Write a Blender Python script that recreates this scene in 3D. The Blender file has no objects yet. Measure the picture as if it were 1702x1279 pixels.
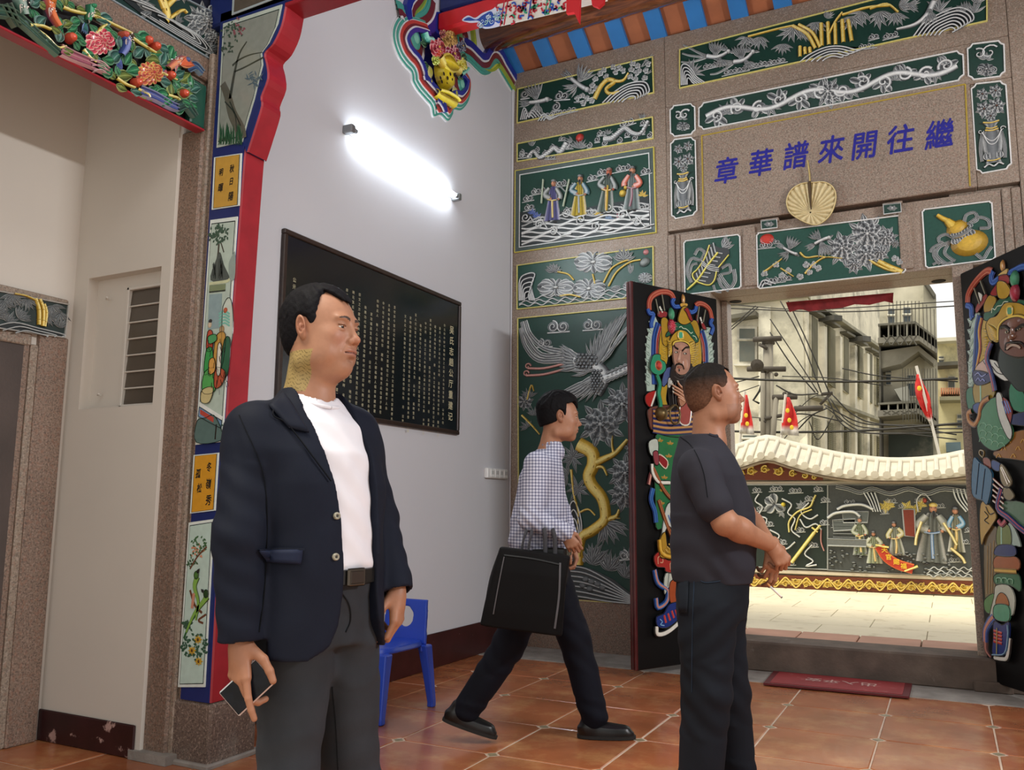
import bpy,math,random
import numpy as np
from mathutils import Vector,Matrix
from mathutils.geometry import tessellate_polygon
random.seed(7);np.random.seed(7)
SC=bpy.context.scene
COL=SC.collection
# camera
F_PX=1410.7;W_PX,H_PX=1702,1279;CX,CY=851.0,639.5
CAM=Vector((0.0,0.0,1.15))
CR=Vector((0.89139004,0.45318581,0.00681366)).normalized()
CU=Vector((0.05758201,-0.12814636,0.99008223)).normalized()
CF=Vector((-0.44956436,0.88215709,0.14032374)).normalized()
cd=bpy.data.cameras.new('camera');co=bpy.data.objects.new('camera',cd);COL.objects.link(co)
co.matrix_world=Matrix(((CR.x,CU.x,-CF.x,CAM.x),(CR.y,CU.y,-CF.y,CAM.y),(CR.z,CU.z,-CF.z,CAM.z),(0,0,0,1)))
cd.sensor_fit='HORIZONTAL';cd.sensor_width=36.0;cd.lens=36.0*F_PX/W_PX
cd.clip_start=0.05;cd.clip_end=300
SC.camera=co
# world and light
wd=bpy.data.worlds.new('sky');SC.world=wd;wd.use_nodes=True
nt=wd.node_tree;nt.nodes.clear()
bg=nt.nodes.new('ShaderNodeBackground');wo=nt.nodes.new('ShaderNodeOutputWorld')
bg.inputs[0].default_value=(1.0,0.985,0.95,1);bg.inputs[1].default_value=0.85
nt.links.new(bg.outputs[0],wo.inputs[0])
def area(name,loc,size,power,rot,col=(1,1,1),size_y=None):
 l=bpy.data.lights.new(name,'AREA');l.energy=power;l.color=col
 l.shape='RECTANGLE';l.size=size;l.size_y=size_y or size
 o=bpy.data.objects.new(name,l);COL.objects.link(o);o.location=loc;o.rotation_euler=rot
 return o
sl=bpy.data.lights.new('sun_light','SUN');sl.energy=2.9;sl.angle=math.radians(20);sl.color=(1.0,0.93,0.78)
so=bpy.data.objects.new('sun_light',sl);COL.objects.link(so)
so.rotation_euler=Vector((-0.25,-0.35,1.0)).to_track_quat('Z','Y').to_euler()
area('hall_tube_light',(3.2,3.2,3.15),0.12,125,(0,math.radians(90),0),(0.97,0.985,1.0),1.3)
area('hall_fill_light',(-0.6,1.0,4.6),1.2,22,(0,0,0),(1.0,0.98,0.95),2.4)  # unseen fill light added overhead to brighten the hall
SC.view_settings.view_transform='Standard';SC.view_settings.look='None'
SC.view_settings.gamma=1.0;SC.view_settings.use_curve_mapping=False
SC.view_settings.exposure=0.35
# pixel -> point helpers
def ray(x,y):return CR*((x -CX)/F_PX)-CU*((y -CY)/F_PX)+CF
def onX(x,y,X):d=ray(x,y);return CAM+d*((X -CAM.x)/d.x)
def onY(x,y,Y):d=ray(x,y);return CAM+d*((Y -CAM.y)/d.y)
def onZ(x,y,Z):d=ray(x,y);return CAM+d*((Z -CAM.z)/d.z)
DH=Vector((CF.x,CF.y,0)).normalized()
RH=Vector((DH.y,-DH.x,0))
def at(x,y,dep):d=ray(x,y);return CAM+d*(dep/d.dot(DH))
# colour + materials
def lin(h):
 if isinstance(h,(tuple,list)):return tuple(h[:3])
 h=h.lstrip('#');c=[int(h[i:i+2],16)/255 for i in (0,2,4)]
 return tuple(v/12.92 if v<=0.04045 else ((v+0.055)/1.055)**2.4 for v in c)
def mixc(a,b,t):a,b=lin(a),lin(b);return tuple(a[i]*(1 -t)+b[i]*t for i in range(3))
MATS={}
def mat(name,col='#888888',rough=0.6,metal=0.0,spec=0.5,noise=None,bump=None,vcol=False,emit=None,coat=0,trans=0,alpha=1,col2=None,speck=None):
 """noise=(scale, amount, detail); bump=(scale, strength, distance); speck=(scale, colour, threshold)"""
 if name in MATS:return MATS[name]
 m=bpy.data.materials.new(name);m.use_nodes=True;MATS[name]=m
 t=m.node_tree;N=t.nodes;L=t.links;b=N['Principled BSDF']
 c=lin(col)
 b.inputs['Roughness'].default_value=rough;b.inputs['Metallic'].default_value=metal
 b.inputs['Specular IOR Level'].default_value=spec;b.inputs['Coat Weight'].default_value=coat
 b.inputs['Transmission Weight'].default_value=trans;b.inputs['Alpha'].default_value=alpha
 b.inputs['Base Color'].default_value=(*c,1)
 g=N.new('ShaderNodeNewGeometry');src=g.outputs['Position']
 cur=None
 if vcol:
  a=N.new('ShaderNodeAttribute');a.attribute_name='Col';cur=a.outputs['Color']
 if noise or speck or col2:
  if cur is None:
   rg=N.new('ShaderNodeRGB');rg.outputs[0].default_value=(*c,1);cur=rg.outputs[0]
 if col2:
  nz=N.new('ShaderNodeTexNoise');nz.inputs['Scale'].default_value=col2[1];nz.inputs['Detail'].default_value=6;nz.inputs['Roughness'].default_value=0.65
  L.new(src,nz.inputs['Vector'])
  cr=N.new('ShaderNodeValToRGB');cr.color_ramp.elements[0].position=col2[2];cr.color_ramp.elements[1].position=col2[3]
  L.new(nz.outputs['Fac'],cr.inputs[0])
  mx=N.new('ShaderNodeMixRGB');L.new(cr.outputs[0],mx.inputs[0]);L.new(cur,mx.inputs[1]);mx.inputs[2].default_value=(*lin(col2[0]),1);cur=mx.outputs[0]
 if noise:
  nz=N.new('ShaderNodeTexNoise');nz.inputs['Scale'].default_value=noise[0];nz.inputs['Detail'].default_value=noise[2] if len(noise)>2 else 5
  L.new(src,nz.inputs['Vector'])
  mr=N.new('ShaderNodeMapRange');mr.inputs['From Min'].default_value=0.3;mr.inputs['From Max'].default_value=0.7
  mr.inputs['To Min'].default_value=1 -noise[1];mr.inputs['To Max'].default_value=1+noise[1];L.new(nz.outputs['Fac'],mr.inputs[0])
  vm=N.new('ShaderNodeVectorMath');vm.operation='SCALE';L.new(cur,vm.inputs[0]);L.new(mr.outputs[0],vm.inputs['Scale']);cur=vm.outputs[0]
 if speck:
  for s in speck:
   nz=N.new('ShaderNodeTexNoise');nz.inputs['Scale'].default_value=s[0];nz.inputs['Detail'].default_value=2
   L.new(src,nz.inputs['Vector'])
   cr=N.new('ShaderNodeMapRange');cr.inputs['From Min'].default_value=s[2];cr.inputs['From Max'].default_value=s[2]+0.06;L.new(nz.outputs['Fac'],cr.inputs[0])
   ml=N.new('ShaderNodeMath');ml.operation='MULTIPLY';ml.inputs[1].default_value=s[3];L.new(cr.outputs[0],ml.inputs[0])
   mx=N.new('ShaderNodeMixRGB');L.new(ml.outputs[0],mx.inputs[0]);L.new(cur,mx.inputs[1]);mx.inputs[2].default_value=(*lin(s[1]),1);cur=mx.outputs[0]
 if cur is not None:L.new(cur,b.inputs['Base Color'])
 if bump:
  nz=N.new('ShaderNodeTexNoise');nz.inputs['Scale'].default_value=bump[0];nz.inputs['Detail'].default_value=4;L.new(src,nz.inputs['Vector'])
  bp=N.new('ShaderNodeBump');bp.inputs['Strength'].default_value=bump[1];bp.inputs['Distance'].default_value=bump[2]
  L.new(nz.outputs['Fac'],bp.inputs['Height']);L.new(bp.outputs[0],b.inputs['Normal'])
 if emit:
  b.inputs['Emission Color'].default_value=(*lin(emit[0]),1);b.inputs['Emission Strength'].default_value=emit[1]
 return m
GRANITE=mat('granite','#8e7f70',0.42,bump=(260,0.12,0.002),noise=(1.6,0.14),speck=[(85,'#b4a598',0.53,0.45),(110,'#4a3f39',0.54,0.5),(60,'#94705f',0.57,0.45)])
GRANITE2=mat('granite_red_brown','#806c5e',0.5,bump=(260,0.2,0.002),noise=(2.0,0.16),speck=[(95,'#a68f80',0.54,0.45),(120,'#3c302c',0.53,0.55),(65,'#8a6250',0.56,0.45)])
PLASTER=mat('white_plaster','#cbccd0',0.75,noise=(0.7,0.03),bump=(14,0.08,0.01))
PAINT=mat('painted_relief','#888888',0.42,vcol=True,noise=(60,0.1))
GLOSSP=mat('gloss_painted_wood','#888888',0.22,vcol=True,noise=(30,0.06))
MATTE=mat('matte_painted','#888888',0.8,vcol=True,noise=(8,0.08))
WEATH=mat('weathered_paint','#888888',0.85,vcol=True,noise=(1.6,0.2,8),col2=('#6e6b5e',.9,0.52,0.75))
# object helpers
def setp(o,label=None,cat=None,group=None,kind=None):
 if label:o['label']=label
 if cat:o['category']=cat
 if group:o['group']=group
 if kind:o['kind']=kind
 return o
def empty(name,loc=(0,0,0),label=None,cat=None,group=None,kind=None,rotz=0):
 o=bpy.data.objects.new(name,None);COL.objects.link(o);o.location=loc;o.rotation_euler=(0,0,rotz);o.empty_display_size=0.1
 return setp(o,label,cat,group,kind)
def pinv(parent):
 m=Matrix.Identity(4);p=parent
 while p is not None:
  m=(Matrix.LocRotScale(p.location,p.rotation_euler,p.scale))@m;p=p.parent
 return m.inverted()
def link(name,me,parent=None,keep=True):
 o=bpy.data.objects.new(name,me);COL.objects.link(o)
 if parent is not None:
  o.parent=parent
  if keep:
   mi=pinv(parent);l,r,s=mi.decompose();o.location=l;o.rotation_euler=r.to_euler();o.scale=s
 return o
class G:
 """collects geometry in world coordinates"""
 def __init__(s):s.v=[];s.f=[];s.c=[];s.cc=(0.5,0.5,0.5)
 def col(s,c):s.cc=lin(c);return s
 def add(s,vs,fs,cs=None):
  o=len(s.v);s.v.extend([tuple(v) for v in vs]);s.f.extend([tuple(i+o for i in f) for f in fs])
  s.c.extend(cs if cs else [s.cc]*len(vs));return s
 def box(s,a,b,M=None):
  x0,y0,z0=a;x1,y1,z1=b
  x0,x1=min(x0,x1),max(x0,x1);y0,y1=min(y0,y1),max(y0,y1);z0,z1=min(z0,z1),max(z0,z1)
  vs=[Vector(p) for p in ((x0,y0,z0),(x1,y0,z0),(x1,y1,z0),(x0,y1,z0),(x0,y0,z1),(x1,y0,z1),(x1,y1,z1),(x0,y1,z1))]
  if M is not None:vs=[M@v for v in vs]
  return s.add(vs,[(0,3,2,1),(4,5,6,7),(0,1,5,4),(1,2,6,5),(2,3,7,6),(3,0,4,7)])
 def bbox(s,a,b,e=0.01,M=None):
  """box with chamfered edges"""
  x0,y0,z0=[min(a[i],b[i]) for i in range(3)];x1,y1,z1=[max(a[i],b[i]) for i in range(3)]
  e=min(e,(x1 -x0)*.45,(y1 -y0)*.45,(z1 -z0)*.45);P=[]
  for z,i in ((z0,e),(z0+e,0),(z1 -e,0),(z1,e)):
   for (x,y) in ((x0+i+e,y0+i),(x1 -i -e,y0+i),(x1 -i,y0+i+e),(x1 -i,y1 -i -e),(x1 -i -e,y1 -i),(x0+i+e,y1 -i),(x0+i,y1 -i -e),(x0+i,y0+i+e)):
    P.append(Vector((x,y,z)))
  if M is not None:P=[M@v for v in P]
  fs=[tuple(range(7,-1,-1)),tuple(range(24,32))]
  for k in range(3):
   for j in range(8):fs.append((k*8+j,k*8+(j+1)%8,k*8+8+(j+1)%8,k*8+8+j))
  return s.add(P,fs)
 def prism(s,poly,d,top=None):
  """poly: list of 3D points (ccw seen from +d end), extruded by vector d"""
  n=len(poly);poly=[Vector(p) for p in poly];d=Vector(d)
  vs=poly+[p+d for p in poly]
  tr=tessellate_polygon([poly])
  fs=[]
  nn=Vector((0,0,0))
  for i in range(n):nn+=poly[i].cross(poly[(i+1)%n])
  flip=nn.dot(d)<0
  for t in tr:
   a,b,c=t;q=(poly[b]-poly[a]).cross(poly[c]-poly[a])
   if q.dot(d)<0:a,b,c=c,b,a
   fs.append((c,b,a));fs.append((a+n,b+n,c+n))
  for i in range(n):
   j=(i+1)%n;q=(i,j,j+n,i+n)
   fs.append(q if not flip else q[::-1])
  return s.add(vs,fs)
 def tube(s,pts,r,seg=8,cap=True,rr=None,cols=None,flat=1.0):
  pts=[Vector(p) for p in pts];n=len(pts);vs=[];cs=[]
  up=Vector((0,0,1));prev=None
  for i,p in enumerate(pts):
   t=(pts[min(i+1,n -1)]-pts[max(i -1,0)])
   if t.length<1e-9:t=Vector((0,0,1))
   t.normalize()
   if prev is None:
    a=t.cross(up) if abs(t.dot(up))<0.95 else t.cross(Vector((1,0,0)))
   else:a=prev -t*prev.dot(t)
   a.normalize();prev=a;b=t.cross(a)
   ri=rr[i] if rr else r
   for k in range(seg):
    th=2*math.pi*k/seg;vs.append(p+a*(ri*math.cos(th))+b*(ri*flat*math.sin(th)))
    cs.append(cols[i] if cols else s.cc)
  fs=[]
  for i in range(n -1):
   for k in range(seg):fs.append((i*seg+k,i*seg+(k+1)%seg,(i+1)*seg+(k+1)%seg,(i+1)*seg+k))
  if cap:fs.append(tuple(range(seg -1,-1,-1)));fs.append(tuple((n -1)*seg+k for k in range(seg)))
  return s.add(vs,fs,cs)
 def cyl(s,a,b,r,seg=16,r2=None):return s.tube([a,b],r,seg,True,[r,r if r2 is None else r2])
 def lathe(s,c,prof,seg=20,M=None,cols=None):
  vs=[];fs=[];n=len(prof);cs=[]
  for i,(r,z) in enumerate(prof):
   for k in range(seg):
    th=2*math.pi*k/seg;p=Vector((r*math.cos(th),r*math.sin(th),z))
    if M is not None:p=M@p
    vs.append(Vector(c)+p);cs.append(lin(cols[i]) if cols else s.cc)
  for i in range(n -1):
   for k in range(seg):fs.append((i*seg+k,i*seg+(k+1)%seg,(i+1)*seg+(k+1)%seg,(i+1)*seg+k))
  fs.append(tuple(range(seg -1,-1,-1)));fs.append(tuple((n -1)*seg+k for k in range(seg)))
  return s.add(vs,fs,cs)
 def ball(s,c,r,seg=12,rings=8,M=None):
  prof=[(max(math.sin(math.pi*i/rings),1e-3),-math.cos(math.pi*i/rings)) for i in range(rings+1)]
  R=(r,r,r) if not isinstance(r,(tuple,list)) else r
  S=Matrix.Diagonal((R[0],R[1],R[2])).to_4x4()
  if M is not None:S=M.to_4x4()@S
  return s.lathe(c,prof,seg,S)
 def mesh(s,name='mesh',smooth=False):
  me=bpy.data.meshes.new(name);me.from_pydata(s.v,[],s.f)
  a=me.color_attributes.new('Col','FLOAT_COLOR','POINT')
  cc=np.ones((len(s.v),4),np.float32);cc[:,:3]=np.array(s.c,np.float32).reshape(-1,3);a.data.foreach_set('color',cc.ravel())
  if smooth:me.polygons.foreach_set('use_smooth',[True]*len(me.polygons))
  me.update();return me
 def obj(s,name,m,parent=None,smooth=False,label=None,cat=None,group=None,kind=None):
  me=s.mesh(name,smooth);me.materials.append(m);o=link(name,me,parent);return setp(o,label,cat,group,kind)
def ang_smooth(o,deg=35):
 me=o.data
 try:me.shade_smooth();me.set_sharp_from_angle(angle=math.radians(deg))
 except Exception:pass
 return o
def text_mesh(body,size=1.0,name='text',align='CENTER',bold=0.0,shear=0.0,extrude=0.0,res=3,line=1.0):
 cu=bpy.data.curves.new(name,'FONT');cu.body=body;cu.size=size;cu.align_x=align;cu.align_y='CENTER' if line==1.0 else 'TOP'
 cu.offset=bold;cu.shear=shear;cu.extrude=extrude;cu.resolution_u=res;cu.space_line=line
 o=bpy.data.objects.new(name,cu);COL.objects.link(o)
 dg=bpy.context.evaluated_depsgraph_get();dg.update();oe=o.evaluated_get(dg)
 me=bpy.data.meshes.new_from_object(oe);bpy.data.objects.remove(o);bpy.data.curves.remove(cu)
 return me
def text_at(body,M,size,m,parent,name='lettering',fat=0,**k):
 me=text_mesh(body,size,name,**k)
 if fat:
  n=len(me.vertices);co=np.zeros(n*3,np.float32);me.vertices.foreach_get('co',co);co=co.reshape(-1,3);fs=[tuple(p.vertices) for p in me.polygons];V=[];FF=[]
  for q,(dx,dy) in enumerate(((0,0),(1,0),(0,1),(-.8,-.4),(.5,-.9))):
   V+=[(c[0]+dx*fat,c[1]+dy*fat,c[2]+q*.00012) for c in co];FF+=[tuple(i+q*n for i in f) for f in fs]
  bpy.data.meshes.remove(me);me=bpy.data.meshes.new(name);me.from_pydata(V,[],FF);me.update()
 me.transform(M);me.materials.clear();me.materials.append(m)
 return link(name,me,parent)
# setting
XL,YF,XA,YW=-3.33,6.5,-4.04,2.84
ZR=5.06
CEMENT=mat('cement','#8d8780',0.9,noise=(9,0.22,8),bump=(40,0.5,0.01))
GROUT=mat('tile_grout','#cbb6a2',0.8,noise=(12,0.15))
TILE=mat('terracotta_tile','#a5623e',0.24,spec=.5,noise=(3.2,0.2,8),col2=('#bb8558',4.5,0.48,0.72),bump=(7,0.06,0.01),coat=0.18)
INSET=mat('tile_inset','#8f8468',0.35,noise=(40,0.3))
g=G();g.box((-6.0,-2.5,-0.3),(5.5,YF+0.2,-0.0035));floor=g.obj('floor',GROUT,kind='structure')
PX_,PY_=0.5275,0.572;X0_,Y0_=-0.38,5.392
def tile_mesh(w,d,cl=0.034,e=0.006):
 w2,d2=w/2 -0.0035,d/2 -0.0035;P=[]
 def ring(i,z):
  a,b,c=w2 -i,d2 -i,cl
  return [(-a+c,-b,z),(a -c,-b,z),(a -c*.55,-b+c*.55,z),(a,-b+c,z),(a,b -c,z),(a -c*.55,b -c*.55,z),(a -c,b,z),(-a+c,b,z),(-a+c*.55,b -c*.55,z),(-a,b -c,z),(-a,-b+c,z),(-a+c*.55,-b+c*.55,z)]
 q=G();vs=ring(0,-0.012)+ring(0,-0.003)+ring(0.004,0.0);n=12
 fs=[tuple(range(24,36))]+[(k*n+j,k*n+(j+1)%n,k*n+n+(j+1)%n,k*n+n+j) for k in range(2) for j in range(n)]
 q.add(vs,fs);me=q.mesh('tile');me.materials.append(TILE);return me
TM=tile_mesh(PX_,PY_)
q=G();c=0.026;q.add([(-c,0,-.012),(0,-c,-.012),(c,0,-.012),(0,c,-.012),(-c,0,-.001),(0,-c,-.001),(c,0,-.001),(0,c,-.001)],[(4,5,6,7),(0,1,5,4),(1,2,6,5),(2,3,7,6),(3,0,4,7)])
IM=q.mesh('inset');IM.materials.append(INSET)
for i in range(-8,4):
 for j in range(0,8):
  x=X0_+PX_*(i+.5);y=Y0_+PY_*(.5 -j)
  if y>6.0 or x<-3.4 and y>2.9:continue
  o=link('floor_tile',TM,floor);o.location=(x,y,random.uniform(-.0012,.0004));o.rotation_euler=(random.uniform(-.003,.003),random.uniform(-.003,.003),0)
for i in range(-5,4):
 for j in range(0,7):
  o=link('tile_inset',IM,floor);o.location=(X0_+PX_*i,Y0_ -PY_*j,0)
for k,(x,y) in enumerate([(-3.78,2.52),(-3.78,1.95),(-4.31+.4,1.9)]):
 pass
g=G();g.bbox((XL,5.975,-.012),(1.6,YF,0.004),.004);g.obj('cement_strip',CEMENT,floor)
g=G();g.box((XL -.3,YW+.3,0),(XL,YF+.4,7.5));g.obj('wall_left',PLASTER,kind='structure')
BASE=mat('maroon_baseboard','#3c1b1b',0.28,noise=(9,0.2),col2=('#b59a90',20,0.70,0.74))
BASE2=mat('maroon_baseboard_peeling','#331719',0.35,noise=(9,0.25),col2=('#b89890',7,0.62,0.66))
g=G();y0=3.2;g.bbox((XL,y0,0.0),(XL+.012,YF,0.242),.004);g.obj('baseboard_left',BASE,kind='structure')
DX0,DX1,DZ=-1.557,0.13,2.81
front=empty('wall_front',(-1,YF,0),kind='structure')
def block(x0,x1,z0,z1,y0=YF,y1=YF+.45,m=GRANITE,e=.004,name='granite_block'):
 g=G();g.bbox((x0+.0012,y0,z0+.0012),(x1 -.0012,y1,z1 -.0012),e);return g.obj(name,m,front)
block(XL,-1.9,.41,ZR);block(XL,-1.9,0.0,.41,YF -.015,m=GRANITE2)
block(-1.9,.567,4.43,ZR);block(-1.9,.567,4.12,4.43)
block(-1.9,-1.62,3.36,4.12);block(.31,.567,3.36,4.12)
block(.567,3.5,0.0,ZR)
block(-1.9,DX0,0,3.36,YF+.06);block(DX1,.567,0,3.36,YF+.06)
for x0,x1,dy in ((-1.9,-1.845,0),(-1.845,-1.80,.018),(.45,.505,.0),(.505,.567,.018)):
 block(x0,x1,.3,3.33,YF -.012+dy,YF+.07,e=.006,name='fluted_strip')
block(-1.80,.45,DZ,3.325,YF -.0,YF+.2,name='door_lintel');block(-1.80,.45,DZ,DZ+.1,YF+.2,YF+.45,name='door_lintel')
block(DX0 -.0,DX0+.05,.2,DZ,YF+.30,YF+.45,name='door_jamb');block(DX1 -.012,DX1+.12,.0,DZ,YF -.03,YF+.06,name='door_jamb')
block(DX0 -.14,DX0+.0,.0,DZ,YF -.03,YF+.06,name='door_jamb')
SILL=mat('sill_stone','#5a4d43',0.8,noise=(7,0.3,8),bump=(60,.4,.006),col2=('#8f8a82',6,.62,.75))
g=G();g.bbox((DX0 -.2,YF -.16,0),(DX1+.34,YF+.18,.205),.012);g.obj('door_sill',SILL,front)
for px in (1247,1508):
 a=onY(px -11,440,YF -.012);b=onY(px+11,440,YF -.012)
 block(a.x,b.x,DZ+.02,3.30,YF -.016,YF+.01,e=.005,name='fluted_strip')
block(-1.62,.31,3.355,4.12,YF -.03,YF+.22,e=.006,name='inscribed_slab')
REDW=mat('red_lattice_paint','#a8251c',0.5)
for k in range(34):
 x=-1.75+k*.065;g=G();g.bbox((x,YF+.225,3.27),(x+.022,YF+.245,3.5),.003);g.obj('lattice_bar',REDW,front)
for z in (3.32,3.44):
 g=G();g.bbox((-1.78,YF+.22,z),(.45,YF+.25,z+.03),.004);g.obj('lattice_rail',REDW,front)
SLOPE=0.55
def zr(y):return ZR+(YF -y)*SLOPE
roof=empty('ceiling',(0,4,6),kind='structure')
BLUE=mat('rafter_blue','#2f79bd',0.5,noise=(5,.08));TERRA=mat('roof_terracotta','#a4623f',0.7,noise=(6,.12),bump=(50,.15,.004))
pitch=0.337;xr=-3.33 -.02
SLEN=3.2
def roofslab(x0,x1,off,th,y0,y1):
 g=G();vs=[]
 for y in (y0,y1):
  for z in (0,th):
   for x in (x0,x1):vs.append((x,y,zr(y)+off+z))
 g.add(vs,[(0,1,5,4),(2,6,7,3),(0,2,3,1),(4,5,7,6),(0,4,6,2),(1,3,7,5)]);return g
k=0;x=-3.36
while x<2.4:
 roofslab(x,x+.135,-.005,.045,YF+.1,YF -4.0).obj('rafter',BLUE,roof)
 roofslab(x+.1,x+pitch+.05,.042,.03,YF+.1,YF -4.0).obj('roof_board',TERRA,roof)
 x+=pitch
roofslab(XL -.9,3.3,.09,.1,YF+.5,YF -4.0).obj('roof_deck',TERRA,roof)
g=G();zt=zr(YF -4.0)+.09;g.prism([(XL -2.2,2.5,zt),(XL -2.2,1.35,zt -.7),(XL -2.2,1.35,zt -.6),(XL -2.2,2.5,zt+.1)],(8.8,0,0));g.obj('roof_deck',TERRA,roof)
LOGM=mat('varnished_log','#6e3a1c',0.16,coat=0.5,noise=(14,.15))
def wood_nodes(m,c1,c2,sc=(1,12,12)):
 t=m.node_tree;N=t.nodes;L=t.links;b=N['Principled BSDF']
 g_=N.new('ShaderNodeNewGeometry');mp=N.new('ShaderNodeMapping');mp.inputs['Scale'].default_value=sc;L.new(g_.outputs['Position'],mp.inputs[0])
 nz=N.new('ShaderNodeTexNoise');nz.inputs['Scale'].default_value=3.0;nz.inputs['Detail'].default_value=8;nz.inputs['Distortion'].default_value=1.2;L.new(mp.outputs[0],nz.inputs['Vector'])
 cr=N.new('ShaderNodeValToRGB');cr.color_ramp.elements[0].position=.38;cr.color_ramp.elements[1].position=.62
 cr.color_ramp.elements[0].color=(*lin(c1),1);cr.color_ramp.elements[1].color=(*lin(c2),1);L.new(nz.outputs['Fac'],cr.inputs[0]);L.new(cr.outputs[0],b.inputs['Base Color'])
wood_nodes(LOGM,'#5c2f17','#8a4c26',(1.2,9,9))
g=G();g.tube([(XL -.02,6.0,5.165),(2.6,6.0,5.165)],.135,28);g.obj('purlin_log',LOGM,roof,smooth=True)
for z in (-.045,.0):
 c=onY(1097,10,5.92)
 g=G();g.tube([(c.x+z*.3,5.868,5.13+z),(c.x+z*.3,5.90,5.13+z)],.018,14);g.obj('drilled_hole',mat('hole_black','#080606',.9),roof)
g=G();g.tube([(XL+.012,YF -.012,z) for z in (0.25,1.5,3,4.4,4.75,4.95,5.06)],.011,6,rr=[.008,.006,.008,.012,.016,.02,.02]);g.obj('corner_bead',PLASTER,front)
# side aisle
g=G();g.box((XA -.3,-2.5,0),(XA,YW+.3,3.0));g.obj('wall_aisle',mat('aisle_plaster','#cfc8be',.8,noise=(.8,.05)),kind='structure')
g=G();g.box((XA -.3,-2.5,3.0),(XA,YW+.3,4.6));g.obj('wall_aisle_upper',mat('aisle_plaster','#cfc8be'),kind='structure')
WX0,WX1,WZ0,WZ1=-3.935,-3.395,1.62,2.308
ww=empty('wall_window',(XA,YW,0),kind='structure');WT=.30
PW=mat('aisle_plaster','#cfc8be')
for a,b,c_,d in ((XA,WX0,0,4.6),(WX1,XL -.0,0,4.6),(WX0,WX1,0,WZ0),(WX0,WX1,WZ1,4.6)):
 g=G();g.box((a,YW,c_),(b,YW+WT,d));g.obj('plaster',PW,ww)
g=G();g.bbox((XA,YW -.012,0),(XL -.03,YW,.145),.004);g.obj('baseboard_window',BASE2,kind='structure')
g=G();g.box((XA -.3,-2.5,4.3),(-3.0,YW+.3,4.5));g.obj('ceiling_aisle',PW,kind='structure')
g=G();g.box((XA -.3,-1.5,0),(-3.37,-1.2,4.4));g.obj('aisle_back_light_block',PW,kind='structure')  # unseen wall behind the camera, added to darken the aisle
g=G();g.box((3.3,-1.5,0),(3.6,YF+.4,7.5));g.obj('wall_right_unseen',PLASTER,kind='structure')  # unseen right side of the hall, added to hold back ambient sky light
# relief carving toolkit
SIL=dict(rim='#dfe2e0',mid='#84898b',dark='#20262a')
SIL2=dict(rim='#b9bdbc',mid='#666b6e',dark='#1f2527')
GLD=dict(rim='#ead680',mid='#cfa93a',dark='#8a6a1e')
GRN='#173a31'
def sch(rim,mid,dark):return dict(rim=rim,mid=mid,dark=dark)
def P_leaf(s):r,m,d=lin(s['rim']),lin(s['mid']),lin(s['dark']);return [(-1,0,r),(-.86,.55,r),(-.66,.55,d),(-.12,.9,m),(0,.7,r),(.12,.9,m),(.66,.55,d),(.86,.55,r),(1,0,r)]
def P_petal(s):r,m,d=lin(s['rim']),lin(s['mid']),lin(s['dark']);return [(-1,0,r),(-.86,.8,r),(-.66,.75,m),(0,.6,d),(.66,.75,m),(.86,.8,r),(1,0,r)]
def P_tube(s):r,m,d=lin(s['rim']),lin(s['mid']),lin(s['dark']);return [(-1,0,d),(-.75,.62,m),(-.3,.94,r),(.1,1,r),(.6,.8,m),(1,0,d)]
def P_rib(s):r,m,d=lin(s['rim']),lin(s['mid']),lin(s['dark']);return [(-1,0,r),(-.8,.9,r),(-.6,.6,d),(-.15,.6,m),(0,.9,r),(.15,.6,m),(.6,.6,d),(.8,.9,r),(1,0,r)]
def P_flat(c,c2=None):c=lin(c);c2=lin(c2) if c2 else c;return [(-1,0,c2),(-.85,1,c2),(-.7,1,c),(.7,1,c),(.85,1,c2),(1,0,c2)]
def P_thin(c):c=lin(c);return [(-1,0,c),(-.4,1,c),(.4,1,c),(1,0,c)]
def smooth_pts(pts,n=None,closed=False):
 """Catmull-Rom through 2D/3D points"""
 P=[np.array(p,float) for p in pts];m=len(P)
 if m<3 and not closed:
  k=n or 6;return [tuple(P[0]+(P[-1]-P[0])*i/k) for i in range(k+1)]
 k=n or 5;out=[]
 segs=m if closed else m -1
 for i in range(segs):
  if closed:a,b,c,d=P[(i -1)%m],P[i],P[(i+1)%m],P[(i+2)%m]
  else:b,c=P[i],P[i+1];a=P[i -1] if i>0 else 2*b -c;d=P[i+2] if i+2<m else 2*c -b
  for j in range(k):
   t=j/k;out.append(tuple(.5*((2*b)+(c -a)*t+(2*a -5*b+4*c -d)*t*t+(3*b -a -3*c+d)*t**3)))
 if not closed:out.append(tuple(P[-1]))
 return out
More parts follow.
